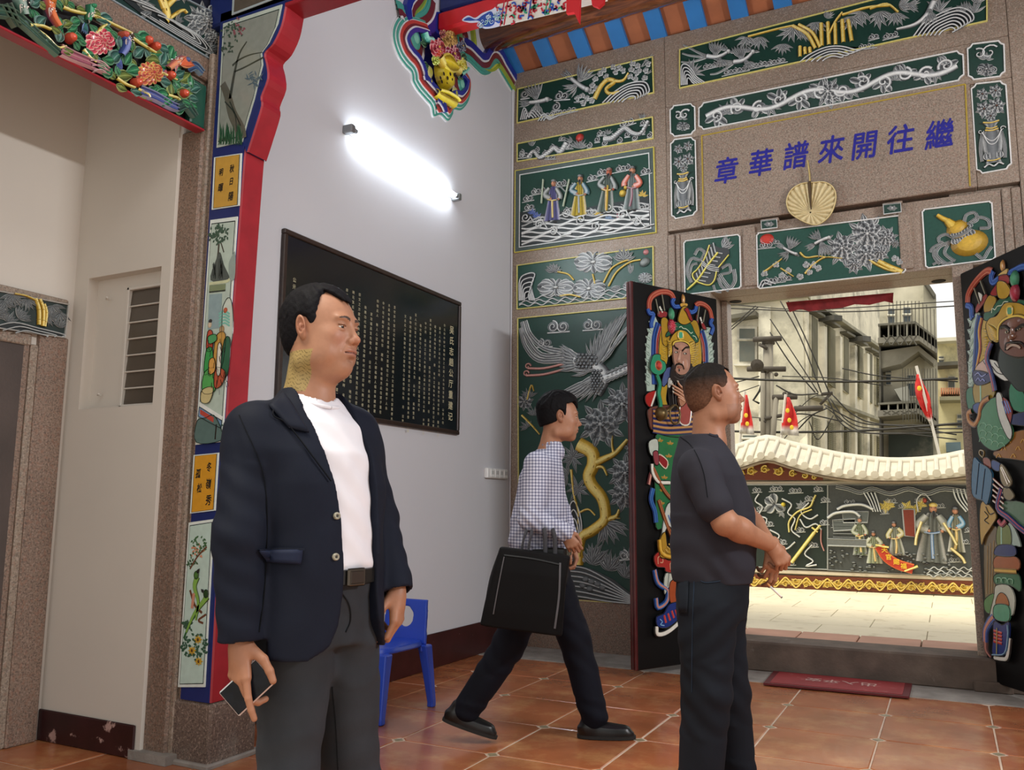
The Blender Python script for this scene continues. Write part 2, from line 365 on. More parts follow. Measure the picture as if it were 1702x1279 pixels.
class Rel:
 def __init__(s,pf,U,V,N,root,m=None,base=0.0):
  s.pf=pf;s.U=Vector(U);s.V=Vector(V);s.N=Vector(N);s.root=root;s.m=m or PAINT;s.base=base;s.g=None;s.S=SIL;s.px=None
 def q(s,p):
  w=s.pf(p[0],p[1]);return np.array((w.dot(s.U),w.dot(s.V)))
 def W(s,a,n=0.0):return s.O+s.U*a[0]+s.V*a[1]+s.N*(n+s.base)
 def setO(s,ref):
  w=s.pf(*ref);s.O=s.N*w.dot(s.N);e=s.q((ref[0]+10,ref[1]))-s.q(ref);f=s.q((ref[0],ref[1]+10))-s.q(ref)
  s.k=(np.linalg.norm(e)+np.linalg.norm(f))/20;s.kx=np.linalg.norm(e)/10;s.ky=np.linalg.norm(f)/10;return s
 def part(s,name,label=None,parent=None,smooth=False):
  s.g=G();s._n=(name,label,parent or s.root,smooth);return s
 def end(s):
  n,l,p,sm=s._n;o=s.g.obj(n,s.m,p,smooth=sm,label=l) if s.g.v else None;s.g=None;return o
 def _strip(s,pts,ws,h,prof,n0=0.0,hs=None):
  pts=[np.array(p,float) for p in pts];n=len(pts);m=len(prof);vs=[];cs=[]
  for i,p in enumerate(pts):
   t=pts[min(i+1,n -1)]-pts[max(i -1,0)];L=np.linalg.norm(t) or 1;t=t/L;nn=np.array((-t[1],t[0]))
   w=ws[i] if hasattr(ws,'__len__') else ws;hh=(hs[i] if hs is not None else 1)*h
   for (o,z,c) in prof:vs.append(s.W(p+nn*w*o,n0+z*hh));cs.append(c)
  fs=[(i*m+j,(i+1)*m+j,(i+1)*m+j+1,i*m+j+1) for i in range(n -1) for j in range(m -1)]
  s.g.add(vs,[f[::-1] for f in fs],cs)
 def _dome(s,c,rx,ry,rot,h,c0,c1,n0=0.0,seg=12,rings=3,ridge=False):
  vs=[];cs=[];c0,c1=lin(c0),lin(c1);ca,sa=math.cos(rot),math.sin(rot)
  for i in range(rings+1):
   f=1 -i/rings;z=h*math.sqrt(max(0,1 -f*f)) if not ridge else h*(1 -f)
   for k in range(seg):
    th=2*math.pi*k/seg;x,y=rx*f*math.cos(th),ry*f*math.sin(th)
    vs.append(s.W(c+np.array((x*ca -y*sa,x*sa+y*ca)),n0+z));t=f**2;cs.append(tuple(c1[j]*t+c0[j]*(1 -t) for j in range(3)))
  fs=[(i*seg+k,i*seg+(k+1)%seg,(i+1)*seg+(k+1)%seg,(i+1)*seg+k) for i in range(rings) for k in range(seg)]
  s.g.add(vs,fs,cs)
 def strip(s,pts,w,h=.008,prof=None,n0=0.,taper=None,sm=True,S=None):
  P=[s.q(p) for p in pts]
  if sm and len(P)>2:P=smooth_pts(P,4)
  n=len(P)
  if taper:
   a,b=taper;ws=[s.k*w*(a+(b -a)*i/(n -1)) for i in range(n)]
  else:ws=s.k*w
  s._strip(P,ws,h,prof or P_tube(S or s.S),n0)
 def leaf(s,p,q,w=.3,h=.01,S=None,n0=0.,bend=0.,petal=False,prof=None,blunt=.5):
  a,b=s.q(p),s.q(q);d=b -a;L=np.linalg.norm(d) or 1e-6;nn=np.array((-d[1],d[0]))/L
  N_=6;pts=[a+d*(i/N_)+nn*(bend*L*math.sin(math.pi*i/N_)) for i in range(N_+1)]
  if petal:ws=[L*w*v for v in (.25,.55,.8,.97,1.0,.85,.3)]
  else:ws=[L*w*v for v in (.12,.7,1,.95,.7,.36,.02)]
  hs=(.3,.8,1,1,.9,.7,.3)
  s._strip(pts,ws,h,prof or (P_petal if petal else P_leaf)(S or s.S),n0,hs)
 def dome(s,p,rx,ry=None,rot=0.,h=.01,c0='#888888',c1='#444444',n0=0.,seg=12):s._dome(s.q(p),rx*s.k,(ry or rx)*s.k,rot,h,c0,c1,n0,seg)
 def poly(s,pts,h,c,rim=None,rw=1.2,n0=0.,sm=False,closed=True,rh=.003):
  P=[s.q(p) for p in pts]
  if sm:P=smooth_pts(P,4,closed=True)
  s.g.col(c);s.g.prism([s.W(p,n0) for p in P],s.N*h)
  if rim:s._strip(P+[P[0],P[1]],s.k*rw,rh,P_thin(rim),n0+h)
 def line(s,pts,w=.8,c='#d0d0d0',h=.003,n0=0.,sm=True):
  P=[s.q(p) for p in pts]
  if sm and len(P)>2:P=smooth_pts(P,4)
  s._strip(P,s.k*w,h,P_thin(c),n0)
 def spiral(s,c,r,turns=1.4,a0=0.,ccw=1,w=2.,h=.008,S=None,n0=0.,tail=None):
  C=s.q(c);R=r*s.k;n=int(14*turns);P=[]
  for i in range(n+1):
   t=i/n;a=a0+ccw*2*math.pi*turns*(1 -t);rr=R*(1 -.88*(1 -t)) if False else R*(.12+.88*t)
   P.append(C+rr*np.array((math.cos(a),math.sin(a))))
  if tail is not None:P+=[s.q(p) for p in tail]
  m=len(P);s._strip(P,[s.k*w*(.6+.4*i/m) for i in range(m)],h,P_tube(S or s.S),n0)
 def flower(s,c,r,n=8,rings=3,S=None,point=False,core=None,n0=0.,name='flower',leaves=0,label=None,sq=1.0,rot=0.):
  S=S or s.S;s.part(name,label);C=np.array(c,float);
  def tip(a,rr):return (C[0]+rr*math.cos(a),C[1]-rr*sq*math.sin(a))
  for k in range(leaves):
   a=2*math.pi*(k+.3)/leaves;s.leaf(tip(a,r*.7),tip(a,r*1.42),.26,.01,S,n0)
  for ring in range(rings):
   f=1 -ring/rings;m=max(5,n -ring);ro=ring*.37+rot
   for k in range(m):
    a=2*math.pi*k/m+ro+random.uniform(-.07,.07)
    L=r*f;w=math.tan(math.pi/m)*.95+.1
    s.leaf(tip(a,L*.22),tip(a,L*random.uniform(.95,1.05)),min(w,.62),.010+.004*ring,S,n0+ring*.006,petal=not point)
  s.dome(c,r*.2,r*.2*sq,0,.012+.006*rings,core or S['rim'],S['dark'],n0)
  s.end()
 def plum(s,c,r,S=None,n0=.004,name='blossom'):
  S=S or s.S;s.part(name);
  for k in range(5):
   a=2*math.pi*k/5+random.random();p=(c[0]+.55*r*math.cos(a),c[1]-.55*r*math.sin(a));s.dome(p,r*.48,None,0,.010,S['mid'],S['rim'],n0,8)
  s.dome(c,r*.25,None,0,.016,S['rim'],S['dark'],n0,6);s.end()
 def spray(s,c,n,L,a0,a1,w=.12,S=None,name='leaf_spray',n0=.003,h=.008):
  s.part(name)
  for k in range(n):
   a=a0+(a1 -a0)*(k/max(1,n -1))+random.uniform(-.06,.06);l=L*random.uniform(.8,1.08)
   s.leaf(c,(c[0]+l*math.cos(a),c[1]-l*math.sin(a)),w,h,S,n0+.001*(k%3),bend=random.uniform(-.06,.06))
  s.end()
 def cloud(s,c,r,n=3,dx=1.3,dy=0.,S=None,name='cloud',sk=0.0):
  s.part(name);S=S or s.S
  for i in range(n):
   x=c[0]+(i -(n -1)/2)*r*dx;y=c[1]+sk*(i -(n -1)/2)*r*dx+dy*math.sin(i*2)
   s.dome((x,y),r*.95,r*.8,0,.006,S['dark'],S['mid'])
   s.spiral((x,y),r*.92,1.5,math.pi*(.5+.4*(i%2)),1 if i%2 else -1,r*.14,.009,S,.003)
  s.strip([(c[0]-n*r*.8,c[1]+r*.95 -sk*n*r*.8),(c[0],c[1]+r*.85),(c[0]+n*r*.9,c[1]+r*.7+sk*n*r*.8)],r*.16,.007,S=S)
  s.end()
 def branch(s,pts,w0,w1,S=None,name='branch',h=.016,n0=0.,twigs=()):
  s.part(name,smooth=False);s.strip(pts,w0,h,n0=n0,taper=(1,w1/w0),S=S or GLD)
  P=[np.array(p,float) for p in smooth_pts(pts,4)] if len(pts)>2 else [np.array(p,float) for p in pts]
  for i in range(2,len(P)-2,3):
   d=P[i+1]-P[i];L=np.linalg.norm(d) or 1;nn=np.array((-d[1],d[0]))/L*random.choice((-.5,.5))*w0*.6
   s.line([P[i]+nn,P[i]+nn+d*.8],w0*.07+.25,(S or GLD)['dark'],.004,n0+h*.8,False)
  for t in twigs:s.strip(t,w1*.8,h*.7,n0=n0,taper=(1,.35),S=S or GLD)
  s.end()
 def wing(s,base,tips0,tips1,n=9,w=.09,S=None,n0=.006,cov=.5):
  """fan of feathers: tips run from tips0 to tips1, bases slide a little along"""
  b=np.array(base,float);t0=np.array(tips0,float);t1=np.array(tips1,float)
  for k in range(n):
   t=k/(n -1);tip=t0*(1 -t)+t1*t;bulge=(tip -b);tip=b+bulge*(1+.12*math.sin(math.pi*t))
   s.leaf(b+(tip -b)*.25,tip,w,.009,S,n0+.0012*(n -k),bend=.04)
  for k in range(n -1):
   t=(k+.5)/(n -1);tip=b+((t0*(1 -t)+t1*t)-b)*cov
   s.leaf(b+(tip -b)*.1,tip,w*1.5,.010,S,n0+.009)
 def bird(s,c,L,ang=0.,flip=1,S=None,name='bird',crown=None,tail=3,legs=None):
  """small flying bird, L body length in px, ang heading"""
  s.part(name);ca,sa=math.cos(ang),math.sin(ang)
  def T(x,y):return (c[0]+L*(x*ca -y*flip*sa),c[1]-L*(x*sa+y*flip*ca))
  for k in range(tail):s.leaf(T(-.35,0),T(-1.0,(k -(tail -1)/2)*.16),.12,.008,S)
  s.wing(T(-.05,.05),T(-.6,.8),T(.35,.95),6,.1,S);s.wing(T(0,-.02),T(-.55,-.55),T(.15,-.7),5,.1,S,.002)
  s.strip([T(-.4,0),T(-.15,.0),T(.15,.02),T(.4,.06)],L*.15,.022,S=S,taper=(.7,.8),n0=.004)
  s.dome(T(.46,.08),L*.13,None,0,.028,(S or s.S)['rim'],(S or s.S)['mid'],.002,8)
  s.leaf(T(.54,.08),T(.74,.05),.25,.016,S,.004)
  if legs:s.line([T(-.1,-.1),T(-.35,-.35)],1,legs,.006);s.line([T(.0,-.1),T(-.2,-.4)],1,legs,.006)
  s.end()
 def rock(s,pts,S=None,name='rock',n=4,c=None):
  s.part(name);S=S or s.S;P=[np.array(p,float) for p in pts];ctr=np.array(c if c else (sum(p[0] for p in P)/len(P),max(p[1] for p in P)))
  s.poly(pts,.006,S['dark'],None)
  for k in range(n):
   f=1 -k/n*.85;ring=[ctr+(p -ctr)*f for p in P];s.strip(ring,1.5,.006,n0=.006+.003*k,S=S)
  s.end()
 def waves(s,x0,x1,ys,amp,lam,S=None,name='waves',w=1.3,slope=0.):
  s.part(name);S=S or s.S;m=max(6,int((x1 -x0)/lam*6))
  for j,y in enumerate(ys):
   pts=[(x0+(x1 -x0)*i/m,y+slope*(x1 -x0)*i/m+amp*math.sin(2*math.pi*i/6+j*1.7)) for i in range(m+1)];s.strip(pts,w,.010,S=S,n0=.002)
  s.end()
 def scales(s,c,rx,ry,r,S=None,n0=.01,rot=0.):
  S=S or s.S;ca,sa=math.cos(rot),math.sin(rot);j=0;y=-ry
  while y<ry:
   x=-rx+(j%2)*r*.8
   while x<rx:
    if (x/rx)**2+(y/ry)**2<1:
     s.dome((c[0]+x*ca -y*sa,c[1]+x*sa+y*ca),r*.75,r*.75,0,.006,S['mid'],S['dark'],n0+.01*(1 -(x/rx)**2 -(y/ry)**2),6)
    x+=r*1.5
   y+=r*1.2;j+=1
 def robed(s,top,foot,w,robe,sleeve,skin='#c98f72',hat='#3c4a50',beard=None,lean=0.,sash='#d8b44a',name='figure',hw=.10,look=1,S=None):
  """robed figure standing, top/foot px points"""
  s.part(name);t=np.array(top,float);f=np.array(foot,float);d=f -t;H=np.linalg.norm(d);n=np.array((d[1],-d[0]))/H
  def T(x,y):return tuple(t+d*y+n*x*H+n*lean*H*(y -.5)*0)
  R=sch(mixc(robe,'#ffffff',.35),robe,mixc(robe,'#000000',.6));SL=sch(mixc(sleeve,'#ffffff',.35),sleeve,mixc(sleeve,'#000000',.6))
  P=[s.q(T(0,y)) for y in (.16,.24,.4,.6,.8,.96)];ws=[s.k*w*v for v in (.35,.6,.62,.8,1.,1.15)]
  cR=lin(R['dark']),lin(R['mid']),lin(R['rim'])
  s._strip(P,ws,.022,[(-1,0,cR[2]),(-.9,.5,cR[2]),(-.6,.7,cR[1]),(-.4,.6,cR[0]),(-.2,1,cR[1]),(.1,.8,cR[0]),(.3,1,cR[1]),(.55,.7,cR[0]),(.7,.75,cR[1]),(.9,.5,cR[2]),(1,0,cR[2])],.0)
  for sx in (-1,1):
   s.strip([T(sx*w/H*.45,.2),T(sx*w/H*1.0,.36),T(sx*w/H*.6+look*.06,.44)],w*.34,.014,S=SL,n0=.014,taper=(.8,1.2))
   s.dome(T(sx*w/H*.5+look*.06,.45),H*.03,None,0,.016,skin,mixc(skin,'#000000',.4),.018,8)
  s.strip([T(-w/H*.6,.47),T(0,.49),T(w/H*.6,.47)],H*.018,.012,S=sch(mixc(sash,'#ffffff',.3),sash,mixc(sash,'#000000',.5)),n0=.018)
  s.strip([T(0,.48),T(.01,.66),T(.03*look,.9)],H*.03,.008,S=sch(mixc(sash,'#ffffff',.3),sash,mixc(sash,'#000000',.5)),n0=.018)
  s.dome(T(.01*look,.09),H*.062,H*.075,0,.034,skin,mixc(skin,'#000000',.35),.006,12)
  s.dome(T(.01*look,.03),H*.068,H*.045,0,.036,mixc(hat,'#ffffff',.2),hat,.008,10)
  s.dome(T(.05*look,.095),H*.014,None,0,.012,skin,skin,.034,6)
  for e in (-.025,.035):s.dome(T(e*look+.01,.075),H*.010,H*.006,0,.004,'#101010','#101010',.036,6)
  if beard:s.leaf(T(.02*look,.11),T(.03*look,.26),.2,.014,sch(mixc(beard,'#ffffff',.2),beard,'#111111'),.03)
  for sx in (-.35,.45):s.dome(T(sx*w/H,.985),H*.05,H*.02,0,.014,'#2a2424','#555555',.004,8)
  s.end()
def framed(name,label,quad,planef,N,U=(1,0,0),V=(0,0,1),ground=GRN,border='#d8cf7a',bw=.009,notch=0,base=.004,cat='relief panel',group=None,gthick=.004,inner=None,m=None,parent_kind=None):
 """quad: px corners tl,tr,br,bl of the panel's carved field; returns Rel"""
 c=planef(sum(p[0] for p in quad)/4,sum(p[1] for p in quad)/4)
 root=empty(name,c,label,cat,group)
 r=Rel(planef,U,V,N,root,m=m);r.setO((sum(p[0] for p in quad)/4,sum(p[1] for p in quad)/4));r.base=0
 Q=[r.q(p) for p in quad]
 if notch:
  k=notch;o=[]
  for i in range(4):
   p=Q[i];a=Q[i -1]-p;b=Q[(i+1)%4]-p;a/=np.linalg.norm(a);b/=np.linalg.norm(b)
   o+=[p+a*k,p+(a+b)*k*.62,p+b*k]
  Q=o
 r.g=G();r.g.col(ground);r.g.prism([r.W(p,0) for p in Q],Vector(N)*gthick);r.g.obj('ground',r.m,root)
 if border:
  r.g=G();ctr=sum(Q)/len(Q);n=len(Q);cc=lin(border);hh=.014
  out=[]
  for i in range(n):
   p=Q[i];a=Q[i]-Q[i -1];b=Q[(i+1)%n]-Q[i];a=a/np.linalg.norm(a);b=b/np.linalg.norm(b)
   na=np.array((a[1],-a[0]));nb=np.array((b[1],-b[0]));m_=na+nb;m_/=np.linalg.norm(m_);m_/=max(.4,m_.dot(na))
   if m_.dot(p -ctr)<0 and not notch:m_=-m_
   out.append(m_)
  if notch:
   sg=1 if out[1].dot(Q[1]-ctr)>0 else -1
   out=[o*sg for o in out]
  vs=[]
  for i in range(n):
   for (o,z) in ((0,0),(0,hh),(bw*.3,hh*1.1),(bw*.8,hh*1.1),(bw,hh*.8),(bw,0)):vs.append(r.W(Q[i]+out[i]*o,z))
  fs=[(i*6+j,((i+1)%n)*6+j,((i+1)%n)*6+j+1,i*6+j+1) for i in range(n) for j in range(5)]
  r.g.add(vs,fs,[cc]*len(vs));r.g.obj('border',r.m,root)
 if inner:
  col2,w2,thin=inner;n=4;Q4=[r.q(p) for p in quad]
  r.g=G();ctr=sum(Q4)/4;D=[]
  for i in range(4):
   a=Q4[i]-Q4[i -1];b=Q4[(i+1)%4]-Q4[i];a/=np.linalg.norm(a);b/=np.linalg.norm(b);D.append(-a*-1*-1+b if False else (b -a))
  vs=[];cs=[]
  for i in range(4):
   for (o,z,c_) in ((0,.012,col2),(w2,.006,col2),(w2,.008,thin),(w2+.008,.008,thin),(w2+.009,.003,thin)):vs.append(r.W(Q4[i]+D[i]*o,z));cs.append(lin(c_))
  fs=[(i*5+j,((i+1)%4)*5+j,((i+1)%4)*5+j+1,i*5+j+1) for i in range(4) for j in range(4)]
  r.g.add(vs,fs,cs);r.g.obj('inner_border',r.m,root)
 r.g=None;r.base=gthick;return r
pF=lambda x,y:onY(x,y,YF)
NF=(0,-1,0)
# carved panels of the front wall, left column
PI=math.pi
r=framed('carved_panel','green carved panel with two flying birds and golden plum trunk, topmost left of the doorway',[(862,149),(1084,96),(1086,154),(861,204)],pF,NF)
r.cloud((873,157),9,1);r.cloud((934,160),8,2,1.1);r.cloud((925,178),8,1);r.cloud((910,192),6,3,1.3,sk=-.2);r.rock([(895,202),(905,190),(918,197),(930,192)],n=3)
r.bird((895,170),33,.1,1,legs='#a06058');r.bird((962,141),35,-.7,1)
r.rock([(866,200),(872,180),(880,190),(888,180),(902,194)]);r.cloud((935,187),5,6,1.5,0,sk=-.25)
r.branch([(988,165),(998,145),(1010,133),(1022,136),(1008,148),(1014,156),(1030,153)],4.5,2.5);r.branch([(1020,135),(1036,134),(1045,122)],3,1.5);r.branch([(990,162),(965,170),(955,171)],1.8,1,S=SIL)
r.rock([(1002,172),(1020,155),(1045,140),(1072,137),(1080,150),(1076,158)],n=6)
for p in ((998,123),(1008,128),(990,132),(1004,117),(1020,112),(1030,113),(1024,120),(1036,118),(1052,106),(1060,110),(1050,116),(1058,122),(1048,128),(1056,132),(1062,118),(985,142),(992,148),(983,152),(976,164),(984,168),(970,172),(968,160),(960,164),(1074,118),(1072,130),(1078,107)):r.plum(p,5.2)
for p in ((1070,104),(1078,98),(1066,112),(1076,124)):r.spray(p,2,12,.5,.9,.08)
r=framed('carved_panel','narrow green carved panel with two scrolling dragons and a red pearl',[(861,240),(1084,196),(1085,230),(861,268)],pF,NF)
def dragon(r,pts,name='dragon'):
 r.part(name);r.strip(pts,5.6,.018,taper=(.6,1),n0=.003)
 P=smooth_pts(pts,4)
 for i in range(1,len(P)-1,1):
  r.line([(P[i][0]-2.6,P[i][1]-1),(P[i][0]+2.4,P[i][1]+1)],.5,'#3a4042',.004,.017,False)
 r.end()
dragon(r,[(878,262),(888,252),(898,262),(912,254),(922,246),(932,252),(942,238)])
dragon(r,[(1078,202),(1066,222),(1052,222),(1040,214),(1030,220),(1018,230),(1004,232)])
[r.cloud((868+k*12.5,258 -k*2.15+(k%2)*8 -4),5.6,1) for k in range(18) if k not in (7,8)];r.cloud((871,258),6,2,1.1);r.cloud((1042,205),6,3,1.1,sk=-.3);r.cloud((1072,205),5,2);r.cloud((945,244),5,2);r.cloud((1000,222),5,2);r.cloud((915,262),4,3);r.cloud((935,231),4,2)
for p,a in (((1010,224),.6),((952,235),2.2),((886,243),1),((1068,199),.8)):r.spray(p,4,12,a,a+1.4,.12)
r.part('pearl','red painted pearl');r.dome((964,229),7,7,0,.024,'#c33c34','#7c2420',.002,14);r.end()
r.spray((964,247),9,19,.3,2.85,.1)
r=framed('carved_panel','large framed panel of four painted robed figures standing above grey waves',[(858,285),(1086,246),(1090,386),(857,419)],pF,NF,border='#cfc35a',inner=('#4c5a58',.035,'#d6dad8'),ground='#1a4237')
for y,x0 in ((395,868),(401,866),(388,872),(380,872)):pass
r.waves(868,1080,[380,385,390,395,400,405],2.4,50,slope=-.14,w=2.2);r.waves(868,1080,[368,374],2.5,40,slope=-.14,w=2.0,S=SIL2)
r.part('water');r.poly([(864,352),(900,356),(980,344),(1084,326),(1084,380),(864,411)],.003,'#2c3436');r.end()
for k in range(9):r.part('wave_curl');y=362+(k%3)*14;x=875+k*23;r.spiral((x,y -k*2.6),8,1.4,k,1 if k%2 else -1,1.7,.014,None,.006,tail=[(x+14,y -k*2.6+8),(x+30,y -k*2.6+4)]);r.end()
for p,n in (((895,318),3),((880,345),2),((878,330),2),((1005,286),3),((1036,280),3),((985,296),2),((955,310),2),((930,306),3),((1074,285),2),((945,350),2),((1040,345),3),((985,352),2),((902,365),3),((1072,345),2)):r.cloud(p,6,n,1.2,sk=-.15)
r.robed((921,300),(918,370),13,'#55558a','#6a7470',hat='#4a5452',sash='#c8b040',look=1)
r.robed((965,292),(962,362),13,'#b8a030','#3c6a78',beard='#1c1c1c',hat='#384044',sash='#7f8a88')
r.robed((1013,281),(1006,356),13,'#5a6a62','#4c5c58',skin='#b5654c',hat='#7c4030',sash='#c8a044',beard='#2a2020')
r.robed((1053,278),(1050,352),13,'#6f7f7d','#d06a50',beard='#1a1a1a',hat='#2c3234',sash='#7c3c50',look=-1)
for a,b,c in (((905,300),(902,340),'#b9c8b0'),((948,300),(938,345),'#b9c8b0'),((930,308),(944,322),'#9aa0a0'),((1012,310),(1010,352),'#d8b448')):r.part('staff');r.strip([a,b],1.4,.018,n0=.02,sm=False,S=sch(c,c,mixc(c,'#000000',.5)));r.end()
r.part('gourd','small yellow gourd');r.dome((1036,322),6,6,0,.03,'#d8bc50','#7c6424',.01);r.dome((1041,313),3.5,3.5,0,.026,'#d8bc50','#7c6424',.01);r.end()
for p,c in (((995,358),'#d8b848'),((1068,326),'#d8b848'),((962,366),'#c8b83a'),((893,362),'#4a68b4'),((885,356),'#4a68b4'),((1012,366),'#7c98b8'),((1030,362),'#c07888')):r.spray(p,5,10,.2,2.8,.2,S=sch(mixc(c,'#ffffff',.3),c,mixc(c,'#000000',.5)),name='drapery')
r=framed('carved_panel','green carved panel of grey lotus leaves and flowers on yellow stems',[(861,442),(1085,411),(1086,490),(861,513)],pF,NF,ground='#1c4a3f')
r.rock([(864,500),(865,465),(878,455),(890,456),(884,475),(890,500)],n=5)
r.waves(864,1084,[497,503,508],2.2,22,slope=-.085)
for pts in ([(928,452),(945,456),(955,466)],[(1004,470),(1016,448),(1030,438),(1046,432)],[(1012,476),(1026,452),(1048,436),(1066,432)],[(986,456),(990,472)],[(932,492),(948,490),(966,494)]):r.part('stem');r.strip(pts,1.5,.012,S=GLD,n0=.006);r.end()
def lotusleaf(c,rx,ry,n=11,S=SIL):
 r.part('lotus_leaf')
 for k in range(n):
  a=2*PI*k/n+.2;r.leaf(c,(c[0]+rx*math.cos(a),c[1]-ry*math.sin(a)),.3,.014,S,.004,petal=True)
 r.dome(c,rx*.18,ry*.2,0,.02,S['rim'],S['dark'],.006,8);r.end()
lotusleaf((987,436),32,18);lotusleaf((925,478),31,15);lotusleaf((980,480),28,17);lotusleaf((1050,476),14,9);lotusleaf((1073,462),12,9)
def lotus(c,R,n=7):
 r.part('lotus_flower')
 for k in range(n):a=.25+(PI -.5)*k/(n -1);r.leaf(c,(c[0]+R*math.cos(a),c[1]-R*math.sin(a)),.2,.014,n0=.008+.002*(k%2))
 r.end()
lotus((921,452),15);lotus((1038,432),20);r.part('seed_pod');r.dome((1072,436),9,7,.5,.02,'#8e9490','#4a5454',.006);r.end()
r.spray((1048,455),3,18,1.2,1.9,.14);r.spray((1015,480),4,20,-.2,.3,.16)
r.part('seal','small red seal mark');r.dome((1074,419),4.5,4.5,0,.01,'#b87878','#a86a6a',.003);r.end()
r=framed('carved_panel','tall green carved panel with grey phoenix, peonies and golden trunk',[(862,530),(1090,508),(1094,1005),(864,989)],pF,NF,ground='#163b31')
r.cloud((928,543),11,2,1.5);r.cloud((985,540),10,2,1.4);r.cloud((905,570),8,2,1.3)
for pts in ([(868,535),(876,560),(900,590),(940,590)],[(874,533),(882,556),(905,578),(940,586)],[(866,545),(874,575),(896,598),(938,598)]):
 r.part('tail_feather');r.strip(pts,5.5,.012,prof=P_rib(SIL),taper=(.6,1));r.end()
r.part('phoenix_wing');r.wing((990,612),(975,570),(1048,516),10,.075,cov=.62);r.wing((1000,606),(1022,580),(1062,528),5,.07,n0=.012);r.end()
r.part('phoenix_wing');r.wing((990,615),(935,572),(950,625),6,.1);r.wing((1002,622),(924,656),(985,668),7,.085,cov=.6);r.end()
r.part('phoenix_body');r.strip([(955,598),(972,600),(990,608),(1005,624),(1000,640),(992,654)],13,.022,taper=(1,.8));r.scales((975,600),20,15,4.2,n0=.022);r.scales((994,634),12,22,3.6,n0=.022)
for k in range(7):r.leaf((960,592+k*3),(930,575+k*7),.14,.012,n0=.01)
r.end()
r.part('phoenix_neck');r.strip([(1000,630),(1014,626),(1030,620),(1046,612)],9,.024,taper=(1,.7),n0=.004)
for k in range(5):
 for j in range(3):r.leaf((1008+k*7,634 -k*3 -j*6),(1019+k*7,630 -k*3 -j*6),.3,.01,n0=.02)
r.end()
r.part('phoenix_leg','pinkish crane-like leg');PK=sch('#d6a49a','#a8706a','#6c4442')
for (a,b,c) in (((878,612),(905,612),(940,604)),((875,624),(905,622),(944,612))):r.strip([a,b,c],2.4,.014,S=PK);r.spiral((a[0],a[1]-3),6,1.1,0,1,1.8,.014,PK)
r.end()
for c,R in (((1000,705),30),((1036,672),27),((1041,786),24),((1041,821),23),((1056,745),15)):
 r.flower(c,R,9,4,SIL2,leaves=9)
r.flower((873,668),11,7,2,SIL2,leaves=6)
r.branch([(962,738),(984,752),(986,772),(979,790),(984,806),(1000,826),(1006,848),(1004,866),(984,882),(966,895),(962,938)],12,8,h=.03)
r.branch([(982,772),(1005,762),(1024,752),(1044,730)],7,3,h=.026,twigs=([(1020,752),(1018,738),(1019,724)],));r.branch([(986,778),(1002,776),(1010,790)],3.5,1.5,h=.02);r.branch([(1004,864),(1024,858),(1030,846)],5,2,h=.02,twigs=([(1016,860),(1032,861)],))
r.branch([(950,780),(954,820),(962,850),(960,880)],2.2,1.4,h=.014);r.branch([(962,852),(978,846),(990,856)],2,1.4,h=.012);r.branch([(877,664),(884,640),(888,650)],1.6,1,S=GLD);r.branch([(868,690),(884,706),(898,722)],2,1.2)
for c,a0,a1,L,n in (((952,760),.3,5.6,26,9),((960,812),.2,5.8,24,8),((944,790),1.5,4.5,22,6),((1006,868),-1.9,-.1,42,8),((1046,930),.7,2.4,26,5),((985,938),.5,2.2,38,9),((1012,948),.4,2.2,34,8),((1040,960),.6,2.2,34,6),((880,660),.5,2.8,16,6),((888,690),.5,2.8,16,6),((878,710),1.2,3.6,16,5),((1056,590),.8,2.6,18,4)):r.spray(c,n,L,a0,a1,.13,S=SIL2)
r.part('hill');r.poly([(948,990),(948,935),(985,945),(1020,962),(1062,995),(1066,1003)],.014,'#3c4142')
for k in range(7):r.strip([(948,940+k*8),(975,944+k*8),(1010,962+k*6),(1050,990+k*2)],1.8,.008,n0=.014,S=SIL2)
for p in ((975,962),(985,966),(995,970),(970,972),(1003,976),(982,978)):r.dome(p,7,5,0,.012,'#6c7173','#34393a',.016)
r.end()
r.rock([(945,900),(946,850),(954,832),(964,850),(968,880),(962,900)],n=4);r.cloud((1044,922),9,2,1.4)
for k in range(3):r.spray((948+k*12,935),3,24,1.1,2.0,.1)
# carved panels over and beside the doorway
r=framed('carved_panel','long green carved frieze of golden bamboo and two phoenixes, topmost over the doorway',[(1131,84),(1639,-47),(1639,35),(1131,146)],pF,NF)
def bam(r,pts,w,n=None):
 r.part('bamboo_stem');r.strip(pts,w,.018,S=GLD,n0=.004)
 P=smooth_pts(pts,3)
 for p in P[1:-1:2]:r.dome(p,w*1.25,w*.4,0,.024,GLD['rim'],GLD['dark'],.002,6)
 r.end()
for pts,w in ((((1318,44),(1342,58),(1356,82)),3.2),(((1328,42),(1350,55),(1364,80)),3),(((1365,40),(1366,78)),3.4),(((1376,38),(1378,76)),3.2),(((1388,40),(1389,76)),3),(((1400,34),(1402,72)),3.4),(((1410,34),(1416,70)),3.2),(((1330,78),(1330,96)),3),(((1338,80),(1339,92)),3),(((1346,80),(1347,90)),3),(((1375,64),(1388,38),(1400,22)),1.8),(((1244,62),(1290,50),(1318,44)),1.6),(((1400,26),(1440,14),(1480,10)),2),(((1446,16),(1474,8),(1494,22)),1.8)):bam(r,pts,w)
